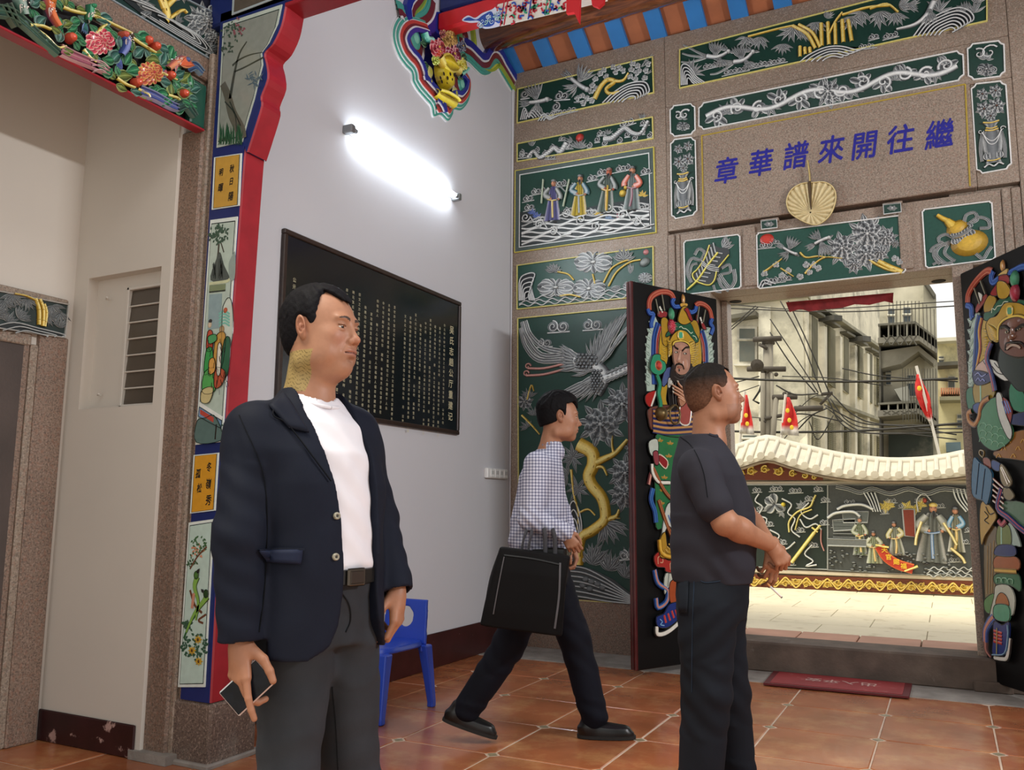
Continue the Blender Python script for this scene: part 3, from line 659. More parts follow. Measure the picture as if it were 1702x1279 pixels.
for c,a0,a1,L in (((1240,62),3.5,5.9,22),((1262,62),3.6,5.8,24),((1300,74),3.6,5.9,20),((1318,46),3.3,5.6,30),((1332,46),4.4,5.6,26),((1356,38),3.6,5.9,22),((1372,30),.1,1.6,16),((1415,28),3.5,5.9,26),((1432,20),3.4,5.4,24),((1462,20),3.6,6.0,30),((1488,22),3.9,5.9,26),((1494,10),-.6,1.0,24),((1510,8),-.9,.6,20),((1620,22),.6,2.8,24),((1625,6),.4,2.5,22),((1605,20),1.5,3.2,18)):r.spray(c,7,L,a0,a1,.11)
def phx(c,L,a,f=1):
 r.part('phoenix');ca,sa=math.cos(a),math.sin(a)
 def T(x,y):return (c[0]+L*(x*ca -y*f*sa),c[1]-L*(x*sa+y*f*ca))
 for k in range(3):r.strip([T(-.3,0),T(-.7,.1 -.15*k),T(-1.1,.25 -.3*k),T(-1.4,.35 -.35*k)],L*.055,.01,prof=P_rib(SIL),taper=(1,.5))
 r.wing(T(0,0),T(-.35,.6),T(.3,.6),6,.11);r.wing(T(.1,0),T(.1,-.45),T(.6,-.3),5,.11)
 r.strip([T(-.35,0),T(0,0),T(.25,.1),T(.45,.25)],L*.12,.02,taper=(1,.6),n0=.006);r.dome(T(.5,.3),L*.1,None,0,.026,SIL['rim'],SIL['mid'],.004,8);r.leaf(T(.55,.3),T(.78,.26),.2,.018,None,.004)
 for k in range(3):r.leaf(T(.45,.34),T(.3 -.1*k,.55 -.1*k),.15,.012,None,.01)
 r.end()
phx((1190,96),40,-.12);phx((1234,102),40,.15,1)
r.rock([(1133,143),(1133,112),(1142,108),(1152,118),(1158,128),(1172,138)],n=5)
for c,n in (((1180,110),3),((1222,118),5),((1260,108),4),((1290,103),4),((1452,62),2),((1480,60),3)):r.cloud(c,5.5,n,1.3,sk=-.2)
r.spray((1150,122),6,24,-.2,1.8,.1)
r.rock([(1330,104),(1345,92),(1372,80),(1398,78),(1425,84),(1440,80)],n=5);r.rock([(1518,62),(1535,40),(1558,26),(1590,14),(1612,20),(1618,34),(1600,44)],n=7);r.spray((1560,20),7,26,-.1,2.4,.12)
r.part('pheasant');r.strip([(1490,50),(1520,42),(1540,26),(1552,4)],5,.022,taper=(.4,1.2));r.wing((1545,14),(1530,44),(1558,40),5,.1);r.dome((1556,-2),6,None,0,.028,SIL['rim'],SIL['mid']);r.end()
r.cloud((1440,78),5,4,1.2,sk=-.1)
def scrollfrieze(r,p0,p1,amp,n,S=SIL,w=4.2,leafL=16):
 p0=np.array(p0,float);p1=np.array(p1,float);d=p1 -p0
 r.part('vine',smooth=False);pts=[tuple(p0+d*(i/(n*4))+np.array((0,-amp*math.sin(i*PI/4*2/2)))) for i in range(n*4+1)]
 r.strip(pts,w,.014,S=S,n0=.003);r.end()
 for i in range(n):
  for sgn in (1,-1):
   t=(i+(.25 if sgn>0 else.75))/n;c=p0+d*t
   c2=c+np.array((0,amp*.35*sgn*(1 if i%2 else 1)))
   r.part('scroll');r.dome(c2,leafL*.55,leafL*.45,0,.007,S['dark'],S['mid']);r.spiral(c2,leafL*.5,1.3,random.uniform(0,6),sgn,w*.55,.012,S,.004)
   for k in range(3):a=random.uniform(-.4,.4)+(PI/2 if sgn<0 else -PI/2)+(k -1)*.8;r.leaf(c2,(c2[0]+leafL*math.cos(a),c2[1]-leafL*.8*math.sin(a)),.25,.01,S,.003,petal=True)
   r.end()
  c=p0+d*((i+.5)/n);r.spray((c[0],c[1]+3),5,leafL*.95,.2+PI*(i%2),2.9+PI*(i%2),.14,S)
r=framed('carved_panel','green scrolling vine frieze in a white border above the blue inscription',[(1163,174),(1599,85),(1601,132),(1163,216)],pF,NF,border='#e4e6e4',notch=.035)
scrollfrieze(r,(1174,194),(1590,110),8,6,w=5.6,leafL=23);r.flower((1376,154),20,9,3,leaves=8)
for q,lab in (([(1115,178),(1154,173),(1155,222),(1116,227)],'small green panel of curled fungus, left of the vine frieze'),([(1609,76),(1667,69),(1669,126),(1611,133)],'small green panel of curled fungus, right of the vine frieze')):
 r=framed('carved_panel',lab,q,pF,NF,border='#e4e6e4',notch=.03);cx=sum(p[0] for p in q)/4;cy=sum(p[1] for p in q)/4
 s_=(q[1][0]-q[0][0])/45
 r.flower((cx,cy+12*s_),12*s_,8,2,SIL2,sq=.7,name='fungus');r.cloud((cx -7*s_,cy+13*s_),5*s_,1);r.cloud((cx+9*s_,cy+13*s_),5*s_,1)
 r.part('ribbon');r.spiral((cx+4*s_,cy -10*s_),11*s_,1.2,.5,1,2,.01,None,.004);r.spiral((cx -9*s_,cy -8*s_),8*s_,1.1,2,-1,2,.01,None,.004);r.end();r.spray((cx,cy -2),5,12*s_,0,3,.2)
for q,lab in (([(1116,234),(1155,229),(1158,356),(1118,364)],'narrow green flower vase panel left of the blue inscription'),([(1615,142),(1670,136),(1680,279),(1625,289)],'narrow green flower vase panel right of the blue inscription')):
 r=framed('carved_panel',lab,q,pF,NF,border='#e4e6e4',notch=.03)
 def T(u,v,q=q):
  a=(q[0][0]*(1 -u)+q[1][0]*u,q[0][1]*(1 -u)+q[1][1]*u);b=(q[3][0]*(1 -u)+q[2][0]*u,q[3][1]*(1 -u)+q[2][1]*u);return (a[0]*(1 -v)+b[0]*v,a[1]*(1 -v)+b[1]*v)
 W_=q[1][0]-q[0][0]
 r.part('vase');P=[r.q(T(.5,v)) for v in (.44,.5,.52,.58,.66,.76,.86,.92)];ws=[W_*r.kx*f for f in (.26,.13,.15,.30,.34,.30,.2,.26)]
 r._strip(P,ws,.022,[(-1,0,lin('#2c3234')),(-.85,.5,lin('#b0b4b3')),(-.5,.85,lin('#5b6164')),(0,1,lin('#787d80')),(.5,.85,lin('#4b5154')),(.85,.5,lin('#b0b4b3')),(1,0,lin('#2c3234'))],.004)
 for v,f in ((.62,.3),(.66,.28)):r.strip([T(.5 -f,.56),T(.5 -f*.5,v+.02),T(.5,v+.05),T(.5+f*.5,v+.02),T(.5+f,.56)],1.2,.006,n0=.022)
 for k in range(-2,3):r.leaf(T(.5+k*.1,.88),T(.5+k*.11,.78),.3,.006,n0=.02)
 r.end();r.part('gilt_ring','yellow painted ring')
 for v,f in ((.455,.24),(.52,.17),(.545,.2)):r.strip([T(.5 -f,v -.004),T(.5,v+.01),T(.5+f,v -.004)],1.3,.01,S=GLD,n0=.022)
 r.strip([T(.3,.885),T(.5,.895),T(.7,.885)],1.2,.008,S=GLD,n0=.024);r.end()
 r.part('drape');
 for sx in (-1,1):r.strip([T(.5+sx*.28,.57),T(.5+sx*.36,.72),T(.5+sx*.34,.88)],W_*.05,.01,n0=.006,prof=P_rib(SIL));r.spiral(T(.5+sx*.33,.54),W_*.09,1,0,sx,1.3,.01,None,.006)
 r.strip([T(.2,.95),T(.35,.92),T(.5,.95),T(.65,.92),T(.8,.95)],1.8,.012,n0=.004);r.end()
 for u,v,R in ((.32,.29,.21),(.7,.27,.22),(.3,.12,.16),(.7,.1,.17),(.5,.38,.15)):r.flower(T(u,v),W_*R,7,2,SIL,leaves=6,core='#7b5a4c')
r=Rel(pF,(1,0,0),(0,0,1),NF,front,m=PAINT);r.setO((1390,240));r.base=.032
YL='#b39b3c'
ins=empty('inscription_board',onY(1390,260,YF -.03),'wide granite inscription slab with seven blue brush characters over the doorway','inscription');r.root=ins
r.part('border_line','thin dull yellow border line');
for a,b in (((1168,228),(1604,143)),((1168,228),(1171,374)),((1604,143),(1612,312))):r.line([a,b],1.3,YL,.006,sm=False)
r.end()
INK=mat('blue_ink_paint','#15158a',0.45,noise=(40,.15))
for ch,p in zip('章華譜來開往繼',((1205,287),(1262,274),(1320,262),(1379,252),(1434,245),(1494,235),(1559,227))):
 w=onY(p[0],p[1],YF -.0325)
 M=Matrix.Translation(w)@Matrix.Rotation(PI/2,4,'X')@Matrix.Diagonal((0.94,1.12,1,1))
 o=text_at(ch,M,.20,INK,ins,'character',shear=.18,fat=.0038)
r=framed('carved_panel','square green carved panel of a palm leaf fan tied with ribbon',[(1138,402),(1229,391),(1231,478),(1140,489)],pF,NF,border='#e4e6e4',notch=.012,ground='#1b4a3e')
for pts,w in (([(1150,470),(1142,450),(1150,430),(1165,432),(1172,420)],2.6),([(1146,462),(1150,442),(1160,438)],2.2),([(1196,456),(1204,468),(1214,478),(1222,466),(1220,448)],3),([(1194,462),(1200,476),(1212,484)],2.4),([(1200,446),(1212,440),(1214,452),(1200,456)],2.2),([(1155,424),(1162,414),(1172,420),(1170,430)],2.4),([(1186,474),(1190,484),(1200,486)],2)):r.part('ribbon');r.strip(pts,w,.010,prof=P_rib(SIL),n0=.003);r.end()
r.part('fan','carved leaf fan');r.poly([(1150,468),(1156,450),(1170,428),(1176,410),(1184,406),(1196,412),(1208,412),(1213,420),(1206,434),(1196,452),(1190,468),(1178,474),(1160,472)],.008,'#3d4244',sm=True)
for k in range(8):t=k/7;x,y=1162+28*t,466 -46*t;r.strip([(x,y),(x -4,y -12 -4*t)],1.6,.006,n0=.008,S=SIL2);r.strip([(x,y),(x+12,y+2)],1.6,.006,n0=.008,S=SIL2)
Y2=sch('#f0e880','#d8cc50','#8a7c20')
r.strip([(1143,482),(1160,466),(1178,440),(1194,420)],1.8,.012,S=Y2,n0=.01);r.strip([(1180,408),(1172,430),(1160,448),(1152,456),(1156,466),(1168,472),(1180,474),(1188,466),(1192,450)],1.3,.01,S=Y2,n0=.01);r.strip([(1194,446),(1212,424)],1.2,.01,S=Y2,n0=.01)
for d in (0,3,6):r.strip([(1167,434+d),(1180,443+d),(1196,446+d)],1.1,.008,n0=.014)
r.end();r.spray((1202,412),4,22,.3,1.3,.2)
r=framed('carved_panel','long green carved panel of a red sun and two birds on the door lintel',[(1259,389),(1501,359),(1504,452),(1261,479)],pF,NF,border='#e4e6e4',notch=.012,ground='#1b4a3e')
r.part('sun','red painted rising sun');r.dome((1275,398),12,10,0,.012,'#c43a2c','#a82c22',.003,18);r.end()
r.cloud((1273,408),6,3,1.0,sk=-.05);r.cloud((1290,402),4,2)
r.bird((1312,418),26,-.55,1);r.bird((1365,400),30,.5,-1);r.branch([(1330,420),(1340,428),(1360,426),(1374,428)],2,1.4);r.branch([(1270,452),(1290,438),(1300,430)],2,1);r.branch([(1338,455),(1352,440),(1372,428),(1400,430)],2,1);r.branch([(1298,446),(1320,460)],1.6,1);r.branch([(1460,434),(1480,444),(1500,452)],4,5);r.branch([(1440,430),(1470,446),(1490,452)],2.5,2)
for c,R in (((1442,390),26),((1400,414),22),((1440,424),20),((1472,396),16),((1420,440),12),((1462,420),13),((1488,405),6)):r.flower(c,R,9,4,SIL,leaves=8)
for p in ((1271,455),(1300,458),(1310,450),(1330,460),(1345,452),(1360,446),(1290,440),(1352,440),(1340,440),(1496,436),(1488,430)):r.plum(p,6)
r.cloud((1285,466),6,4,1.2,sk=-.1);r.cloud((1308,462),5,2);r.rock([(1262,478),(1270,466),(1290,472)],n=2)
r=framed('carved_panel','square green carved panel of a yellow bottle gourd tied with ribbon',[(1534,350),(1647,336),(1653,430),(1540,445)],pF,NF,border='#e4e6e4',notch=.012,ground='#1b4a3e')
for pts,w in (([(1602,372),(1606,358),(1620,354),(1624,366),(1610,372)],2.6),([(1608,374),(1626,362),(1642,366),(1644,378),(1628,380)],2.8),([(1586,396),(1572,390),(1560,396),(1566,406),(1580,402)],2.6),([(1578,404),(1562,410),(1556,424),(1572,438),(1584,436)],3),([(1576,406),(1570,420),(1580,430),(1588,434)],2.6),([(1568,402),(1550,412),(1546,420)],2),([(1552,410),(1552,426),(1562,440)],2),([(1622,422),(1634,430),(1642,418),(1648,410)],2.8),([(1550,440),(1560,436),(1570,440)],2)):r.part('ribbon');r.strip(pts,w,.010,prof=P_rib(SIL),n0=.003);r.end()
YG=sch('#e2c358','#c9a233','#8c6b1c');r.part('gourd','golden bottle gourd');r.strip([(1558,358),(1566,363),(1576,368)],4,.02,S=YG,taper=(.9,1.3),n0=.003)
r.strip([(1574,367),(1584,376),(1592,384)],12,.026,S=YG,taper=(.5,1.1),n0=.002);r.dome((1591,380),18,14,.5,.03,'#cfa838','#8c6b1c',.002,18);r.dome((1611,404),29,23,.15,.04,'#d4ae3e','#8c6b1c',.002,22);r.end()
r.part('collar');r.strip([(1582,397),(1600,392),(1614,382)],2.4,.012,n0=.034,prof=P_rib(SIL))
for k in range(8):t=k/7;x,y=1583+32*t,399 -16*t*t;r.leaf((x,y),(x+3,y+9),.4,.01,n0=.03,petal=True);r.leaf((x,y -3),(x -1,y -9),.4,.01,n0=.028,petal=True)
r.end()
for k,q in enumerate(([(1265,367),(1291,364),(1292,378),(1266,381)],[(1468,340),(1497,337),(1498,352),(1469,356)])):
 pf2=lambda x,y:onY(x,y,YF -.05);a,b,c_,d=[pf2(*p) for p in q]
 e=empty('lintel_block',a,'small carved granite block on the lintel, '+('left, beside the sun' if k==0 else 'right, above the peonies'),'carved block');g=G();z0=3.31
 g.bbox((a.x -.006,YF -.05,z0),(b.x+.012,YF+.15,a.z+.012),.004);g.obj('block',GRANITE,e)
 r=Rel(pf2,(1,0,0),(0,0,1),NF,e);r.setO(q[0]);r.part('flower_carving');cx=(q[0][0]+q[2][0])/2;cy=(q[0][1]+q[2][1])/2;r.poly(q,.002,GRN,'#d4d6d4',1)
 for j in range(6):ag=j*PI/3;r.leaf((cx,cy),(cx+9*math.cos(ag),cy -5*math.sin(ag)),.3,.008,n0=.003)
 r.dome((cx,cy),2.4,2.4,0,.01,'#d4d8d6','#444a4a',.004,8);r.end()
# palm leaf fan hanging over the inscription
fan=empty('palm_leaf_fan',onY(1348,330,YF -.07),'dried palm leaf hand fan hanging over the blue inscription','fan')
r=Rel(lambda x,y:onY(x,y,YF -.06),(1,0,0),(0,0,1),NF,fan,m=mat('dried_palm','#888888',.7,vcol=True,noise=(45,.12)));r.setO((1348,330))
FS=sch('#e0cf9a','#c6b178','#8a7446')
out=smooth_pts([(1346,304),(1332,306),(1318,314),(1310,326),(1308,340),(1314,354),(1326,363),(1342,371),(1358,374),(1372,366),(1382,354),(1388,338),(1389,322),(1382,309),(1368,303),(1352,304)],3,closed=True)
hub=(1347,336)
r.part('blade');n=len(out);vs=[];cs=[];
for i,p in enumerate(out):
 for f,z in ((.04,.008),(.6,.012 if i%2 else.002),(1.0,.014 if i%2 else.0)):
  q=(hub[0]+(p[0]-hub[0])*f,hub[1]+18*(1 -f)+(p[1]-hub[1])*f -0);vs.append(r.W(r.q(q),z));cs.append(lin('#e6d9ac') if i%2 else lin('#b09c6c'))
r.g.add(vs,[(i*3+j,((i+1)%n)*3+j,((i+1)%n)*3+j+1,i*3+j+1) for i in range(n) for j in range(2)],cs)
r.g.add([v+Vector((0,.006,0)) for v in vs],[(i*3+j,i*3+j+1,((i+1)%n)*3+j+1,((i+1)%n)*3+j) for i in range(n) for j in range(2)],cs);r.end()
r.part('rim');r.strip(out+[out[0]],1.4,.012,S=FS,n0=.006,sm=False);r.end()
r.part('handle');r.strip([(1343,268),(1346,290),(1347,306),(1349,345)],1.7,.014,S=sch('#cdb878','#a8925c','#6a5430'),n0=.012);r.end()
r.part('lashing','dark binding at the neck');r.strip([(1346,303),(1349,350)],1.6,.010,S=sch('#5a4428','#3c2c18','#20160c'),n0=.022,taper=(1.5,.6),sm=False);r.end()
# door leaves with painted guardians
def plane_fn(A,B):
 A=Vector((A[0],A[1],0));B=Vector((B[0],B[1],0));U=(B -A).normalized();N=U.cross(Vector((0,0,1)))
 def f(x,y):d=ray(x,y);t=(A -CAM).dot(N)/d.dot(N);return CAM+d*t
 return f,U,N
BLK=mat('door_black_lacquer','#060607',0.5,spec=.25,noise=(6,.3));MAR=mat('door_maroon_edge','#4a1618',0.3,noise=(14,.25),coat=.2)
JAMBW=mat('dark_jamb_wood','#33261f',.6,noise=(16,.25))
def leaf_door(name,label,A,B,edge_at_A,z0=.06,z1=2.74):
 f,U,N=plane_fn(A,B)
 if N.dot(Vector((-0.4,3.0,0))-Vector((A[0],A[1],0)))<0:N=-N
 root=empty(name,(A[0],A[1],0),label,'door');L=(Vector(B)-Vector(A)).length
 M=Matrix.Translation((A[0],A[1],0))@Matrix(((U.x,N.x,0,0),(U.y,N.y,0,0),(0,0,1,0),(0,0,0,1)))
 g=G();g.bbox((0,-.05,z0),(L,0,z1),.006,M);g.obj('leaf_board',BLK,root)
 e=0 if edge_at_A else L
 for k,(dx,y0,y1) in enumerate(((0,-.052,-.028),(0,-.024,.002))):
  g=G();g.bbox((e -.012,y0,z0),(e+.012,y1,z1),.005,M);g.obj('edge_strip',MAR,root)
 return root,f,U,N
lroot,fL,UL,NL=leaf_door('door_leaf','left black door leaf painted with a bearded guardian, maroon outer edge',(-1.915,5.63),(-1.50,6.42),True)
rroot,fR,UR,NR=leaf_door('door_leaf','right black door leaf painted with a scowling guardian, cut off by the photo edge',(.165,6.42),(.60,5.68),False)
class Fig(Rel):
 def P(s,name,pts,c,n0=0.,h=.005,rim='#141414',rw=.55,sm=True,label=None):
  s.part(name,label);s.poly([s.T(*p) for p in pts],h,c,rim,rw,n0,sm,rh=.0015);s.end()
 def S_(s,name,pts,w,cols,n0=0.,h=.006,taper=None):
  s.part(name)
  for k,c in enumerate(cols):
   s.strip([s.T(*p) for p in pts],w*(1 -k/len(cols)),h,P_flat(c),n0+k*.0025,taper)
  s.end()
 def Ls(s,name,lines,c,w=.5,n0=.006):
  s.part(name)
  for l in lines:s.line([s.T(*p) for p in l],w,c,.002,n0)
  s.end()
 def D(s,name,p,r,c0,c1,n0=0.,h=.01,ry=None,rot=0):
  s.part(name);s.dome(s.T(*p),r,ry,rot,h,c0,c1,n0,14);s.end()
fig=Fig(fL,UL,(0,0,1),NL,lroot,m=GLOSSP);fig.setO((1130,640));fig.base=.001
fig.T=lambda x,y:(1050+x/5.33,455+y/5.33)
F=fig
def plumes(F,mir=lambda x:x,both=True):
 for i,X in enumerate(((lambda x:x),(lambda x:840 -x))):
  o=0 if i==0 else 60
  pts=[(X(205),375+o),(X(160),470+o),(X(130),560+o),(X(118),700+o),(X(128),800+o),(X(120),920+o),(X(128),1040+o),(X(200),1040+o),(X(215),700+o),(X(250),480+o)]
  F.P('feather_edge',pts,'#a9bfb2',.0,.004,sm=False)
  F.part('feather_tip')
  for k in range(9):
   y=440+k*66+o;x=168 -34*math.sin(min(1,k/3)*1.4);F.leaf(F.T(X(x+22),y+20),F.T(X(x -22),y -22),.35,.004,sch('#c8d8cc','#9fb5a8','#6d867a'),.003)
  F.end()
  F.S_('blue_band',[(X(228),440+o),(X(196),560+o),(X(188),720+o),(X(190),860+o),(X(195),980+o)],4.6,('#1f3f86','#3a64ac','#1a2f66'),.005)
  F.S_('red_band',[(X(244),470+o),(X(216),580+o),(X(210),720+o)],2.4,('#c07a6a','#8c2c2c'),.009)
  F.P('gold_field',[(X(262),420+o),(X(238),560+o),(X(234),740+o),(X(300),800+o),(X(320),560+o),(X(300),430+o)],'#b8962c',.006)
  F.part('feather');
  for k in range(12):
   a=F.T(X(300),600+(k%6)*30+o);b=F.T(X(250+(k//6)*22),560+(k%6)*36+o);F.leaf(a,b,.22,.005,sch('#e0c860','#c9a436','#5c4614'),.011)
  F.end()
plumes(F)
F.S_('red_bow',[(150,320),(150,255),(175,200),(235,165),(300,160),(345,180),(368,222)],4.2,('#8f3c30','#c4745c','#a84a3a'),.004)
F.S_('red_bow',[(556,285),(590,262),(640,275),(685,320),(705,400)],3.8,('#8f3c30','#c4745c','#a84a3a'),.004)
for pts in ([(368,220),(352,250),(372,290),(420,290)],[(470,305),(510,340),(550,330),(565,290)],[(135,310),(150,350),(185,360),(165,440),(170,480)],[(705,400),(690,440),(712,480),(692,540)]):F.S_('blue_ribbon',pts,3.4,('#1d3a80','#4a76c0','#2f56a0'),.006)
for a,b in (((255,185),(278,330)),((200,225),(228,360)),((585,290),(565,420)),((640,320),(620,430))):F.S_('lance',[a,b],1.4,('#3c3a34','#8a8a78'),.008)
F.Ls('white_barb',[[(235,290),(262,345)],[(596,385),(612,440)]],'#d8d8cc',1.6,.012)
F.P('tassel',[(215,350),(235,330),(300,340),(290,390),(230,385)],'#8c2c30',.008);F.P('tassel',[(560,370),(572,365),(580,440),(560,440)],'#8c2c30',.008);F.P('tassel',[(600,430),(620,430),(650,490),(620,490)],'#8c2c30',.008)
F.P('crown_side',[(250,400),(300,400),(330,520),(300,640),(262,620),(250,520)],'#a8862a',.010);F.P('crown_side',[(505,430),(560,420),(590,520),(570,600),(530,560)],'#a8862a',.010)
F.P('green_roll',[(380,430),(430,450),(500,440),(540,520),(575,590),(540,610),(470,540),(400,500),(300,560),(285,540),(330,480)],'#1c5a40',.012,.008)
F.Ls('cloud_scroll',[[(400,478),(420,470),(435,485),(460,490),(480,505),(505,530),(520,520)],[(520,550),(545,560),(555,585)]],'#cfe0c8',.6,.021)
F.P('crown_jewel_mount',[(390,420),(410,330),(440,290),(480,310),(500,400),(505,430),(440,455)],'#b08c2c',.016,.008)
F.P('red_cloth',[(440,320),(470,305),(495,360),(515,420),(490,415),(460,350)],'#8f2428',.024,.005)
F.D('finial',(443,230),3.2,'#d8a860','#7c4c1c',.012,.014,8,0);F.P('finial_base',[(412,268),(440,260),(478,268),(470,296),(420,296)],'#c89a40',.014)
F.D('green_pompom',(333,362),6,'#4c9c72','#1a4a38',.02,.016,9.5);F.D('red_pompom',(333,468),7.4,'#c23448','#5c1020',.022,.018,11)
F.part('pompom_dots')
for k in range(22):a=k*2.4;q=1.0*math.sqrt(k/22);F.dome(F.T(333+32*q*math.cos(a),468+50*q*math.sin(a)),.7,None,0,.003,'#e08890','#e08890',.037,6)
F.end()
F.P('helmet',[(300,640),(330,560),(370,515),(410,500),(460,515),(500,560),(540,620),(520,720),(500,860),(480,640),(420,600),(350,610),(320,700)],'#b8942e',.018,.008)
F.part('helmet_leaf')
for k in range(11):a=-.9+k*.2;F.leaf(F.T(470+8*k%9,640+k*16),F.T(560 -abs(k -4)*5,600+k*22),.24,.006,sch('#e4cc64','#c4a038','#4c3a10'),.024)
for k in range(6):F.leaf(F.T(335,620+k*8),F.T(290+k*3,590+k*30),.26,.006,sch('#e4cc64','#c4a038','#4c3a10'),.024)
F.end()
F.S_('helmet_rim',[(335,640),(345,612),(390,600),(440,606),(480,640),(492,720)],2.0,('#6c5214','#e0c456'),.028)
F.P('jade_plate',[(385,520),(420,520),(424,575),(388,578)],'#4aa884',.028,.006,rim='#d8b84a',rw=1.2)
SK='#a87f6c'
F.P('face',[(340,625),(390,606),(450,620),(485,670),(490,760),(484,840),(450,890),(400,900),(360,870),(345,800),(335,720)],SK,.024,.010)
F.D('cheek',(445,800),6,'#b98c76',SK,.033,.006,8);F.D('brow_ridge',(420,660),10,'#b98c76',SK,.033,.005,6)
F.part('nose');F.strip([F.T(395,690),F.T(388,740),F.T(385,775)],3.0,.012,sch('#c49a82','#ad8470','#7c5646'),.032) if False else F.strip([F.T(395,690),F.T(388,740),F.T(385,775)],3.0,.012,P_tube(sch('#c49a82','#ad8470','#8c6452')),.032,taper=(.5,1.2));F.dome(F.T(385,778),4.2,2.8,0,.012,'#bd917a','#8c6452',.034);F.end()
F.part('eyebrow','heavy black slanted eyebrow');F.strip([F.T(340,632),F.T(352,655),F.T(378,672)],1.5,.004,P_thin('#1c120e'),.036);F.strip([F.T(412,690),F.T(440,662),F.T(478,655)],1.6,.004,P_thin('#1c120e'),.036);F.end()
for x,y in ((362,700),(440,712)):
 F.part('eye');F.dome(F.T(x,y),3.6,1.5,.1,.004,'#ded6c4','#2c1a14',.036);F.dome(F.T(x+4,y),1.3,None,0,.004,'#0c0c0c','#0c0c0c',.039,8);F.end()
F.part('moustache');F.strip([F.T(385,802),F.T(360,812),F.T(350,850)],1.3,.004,P_thin('#1a1210'),.036);F.strip([F.T(385,802),F.T(415,812),F.T(430,850)],1.3,.004,P_thin('#1a1210'),.036);F.end()
F.part('lips');F.dome(F.T(390,832),4.5,1.5,.1,.005,'#b0705c','#6c3428',.035);F.dome(F.T(388,858),1.4,2,0,.004,'#1c1412','#1c1412',.036,8);F.end()
F.P('beard',[(340,800),(350,870),(400,902),(470,870),(500,800),(520,900),(480,960),(430,990),(350,960),(318,900)],'#241e1e',.020,.010)
F.P('beard_fall',[(320,940),(400,960),(410,1060),(390,1180),(340,1230),(310,1100)],'#191718',.014,.006)
F.Ls('beard_strand',[[(340,960),(335,1050),(345,1180)],[(360,970),(360,1060),(365,1180)],[(360,880),(400,910),(470,890)],[(345,910),(400,940),(480,920)]],'#5c5854',.4,.031)
F.P('white_collar',[(310,920),(345,950),(320,1010),(300,1000)],'#c8cac4',.016);F.P('white_collar',[(430,970),(475,940),(475,1060),(455,1040)],'#c8cac4',.016)
F.P('green_medallion',[(150,760),(170,720),(225,720),(230,760),(270,790),(275,850),(240,890),(200,900),(150,870),(138,820)],'#2f8c68',.022,.008);F.D('medallion_core',(212,815),8,'#c4703c','#8c4a24',.028,.006);F.D('medallion_core',(212,815),5.4,'#d04838','#7c201c',.033,.01)
F.S_('green_ribbon',[(200,895),(225,980),(215,1060),(232,1150),(230,1200)],4,('#14402f','#379670','#2f8c68'),.022)
F.P('blue_collar',[(280,850),(330,830),(320,920),(270,1000),(250,960)],'#4a5a8a',.014);F.P('gold_lapel',[(250,1000),(300,990),(290,1120),(330,1220),(240,1180)],'#b0902c',.012)
HS=sch('#cfa083','#ab7a5e','#4c2c20');F.part('hand','raised hand with slim fingers')
F.poly([F.T(*p) for p in ((400,1050),(440,1030),(470,1080),(440,1150),(400,1180),(380,1120))],.012,'#ab7a5e','#2c1810',.5,.028,True)
for pts in ([(455,1055),(420,1020),(385,985),(375,965)],[(440,1070),(390,1030),(340,1000),(325,985)],[(430,1090),(380,1050),(335,1025)],[(420,1110),(380,1080),(338,1055)],[(430,1130),(400,1110),(370,1095)]):F.strip([F.T(*p) for p in pts],2.3,.012,P_tube(HS),.034,(1.1,.6))
for x,y in ((374,962),(323,984),(333,1022),(334,1054)):F.leaf(F.T(x+6,y+4),F.T(x -12,y -14),.3,.006,sch('#ece6d8','#d8d0c0','#888070'),.04)
F.end()
F.P('red_sleeve',[(400,1180),(440,1100),(475,1090),(500,1180),(480,1330),(400,1320)],'#9c4c46',.026,.006,rim='#d8d4c8',rw=1);F.P('red_flag',[(108,1080),(150,1045),(205,1045),(165,1180),(115,1150)],'#a32420',.010)
F.Ls('flag_pole',[[(205,1040),(158,1175)]],'#d8d4c8',1.4,.016)
F.T=lambda x,y:(840+x/3.197,680+y/3.197)
X=lambda x:x
F.P('chest_armour',[(760,-10),(900,-20),(1010,10),(1010,130),(900,150),(780,120),(752,60)],'#6c4238',.010,.008)
for k in range(5):F.S_('braid_row',[(770,10+k*26),(850,22+k*26),(980,15+k*26)],3.2,('#2c3870','#8c6a4a','#c09058'),.018)
F.P('green_robe',[(790,140),(900,130),(1010,150),(1010,520),(900,560),(800,640),(788,500)],'#2c7044',.012,.006)
F.part('gold_sprig')
for k in range(18):x,y=810+(k*47)%180,170+(k*83)%400;F.spray_=None;[F.leaf(F.T(x,y),F.T(x+20*math.cos(a),y -20*math.sin(a)),.25,.003,sch('#d8b050','#b88c34','#6c4c14'),.018) for a in (.3,1.5,2.7)]
F.end()
F.S_('white_arc',[(765,290),(770,340),(800,385),(860,390)],3.4,('#2c2c2c','#dcdcd0','#e8e8dc'),.02)
F.P('red_cuff',[(805,240),(848,275),(838,315),(800,275)],'#8c2428',.02,rim='#d8d0b8',rw=.8);F.P('white_cuff',[(752,170),(795,160),(798,230),(770,250),(752,220)],'#b9c4b8',.018);F.P('red_tie',[(770,230),(795,225),(800,290),(780,290)],'#8c4048',.022)
F.S_('blue_ribbon',[(775,420),(765,480),(785,540),(792,600)],4,('#1c3c78','#4a7cb8','#2c5898'),.014);F.S_('pink_ribbon',[(752,400),(762,350),(775,320)],3,('#5c2c2c','#c88c80'),.014)
F.S_('strap',[(770,310),(830,430),(890,500),(920,560)],3,('#5c2c1c','#b87c54','#9c5c40'),.022);F.S_('strap',[(800,480),(840,600),(880,700)],3,('#5c2c1c','#c89058','#8c4a34'),.022)
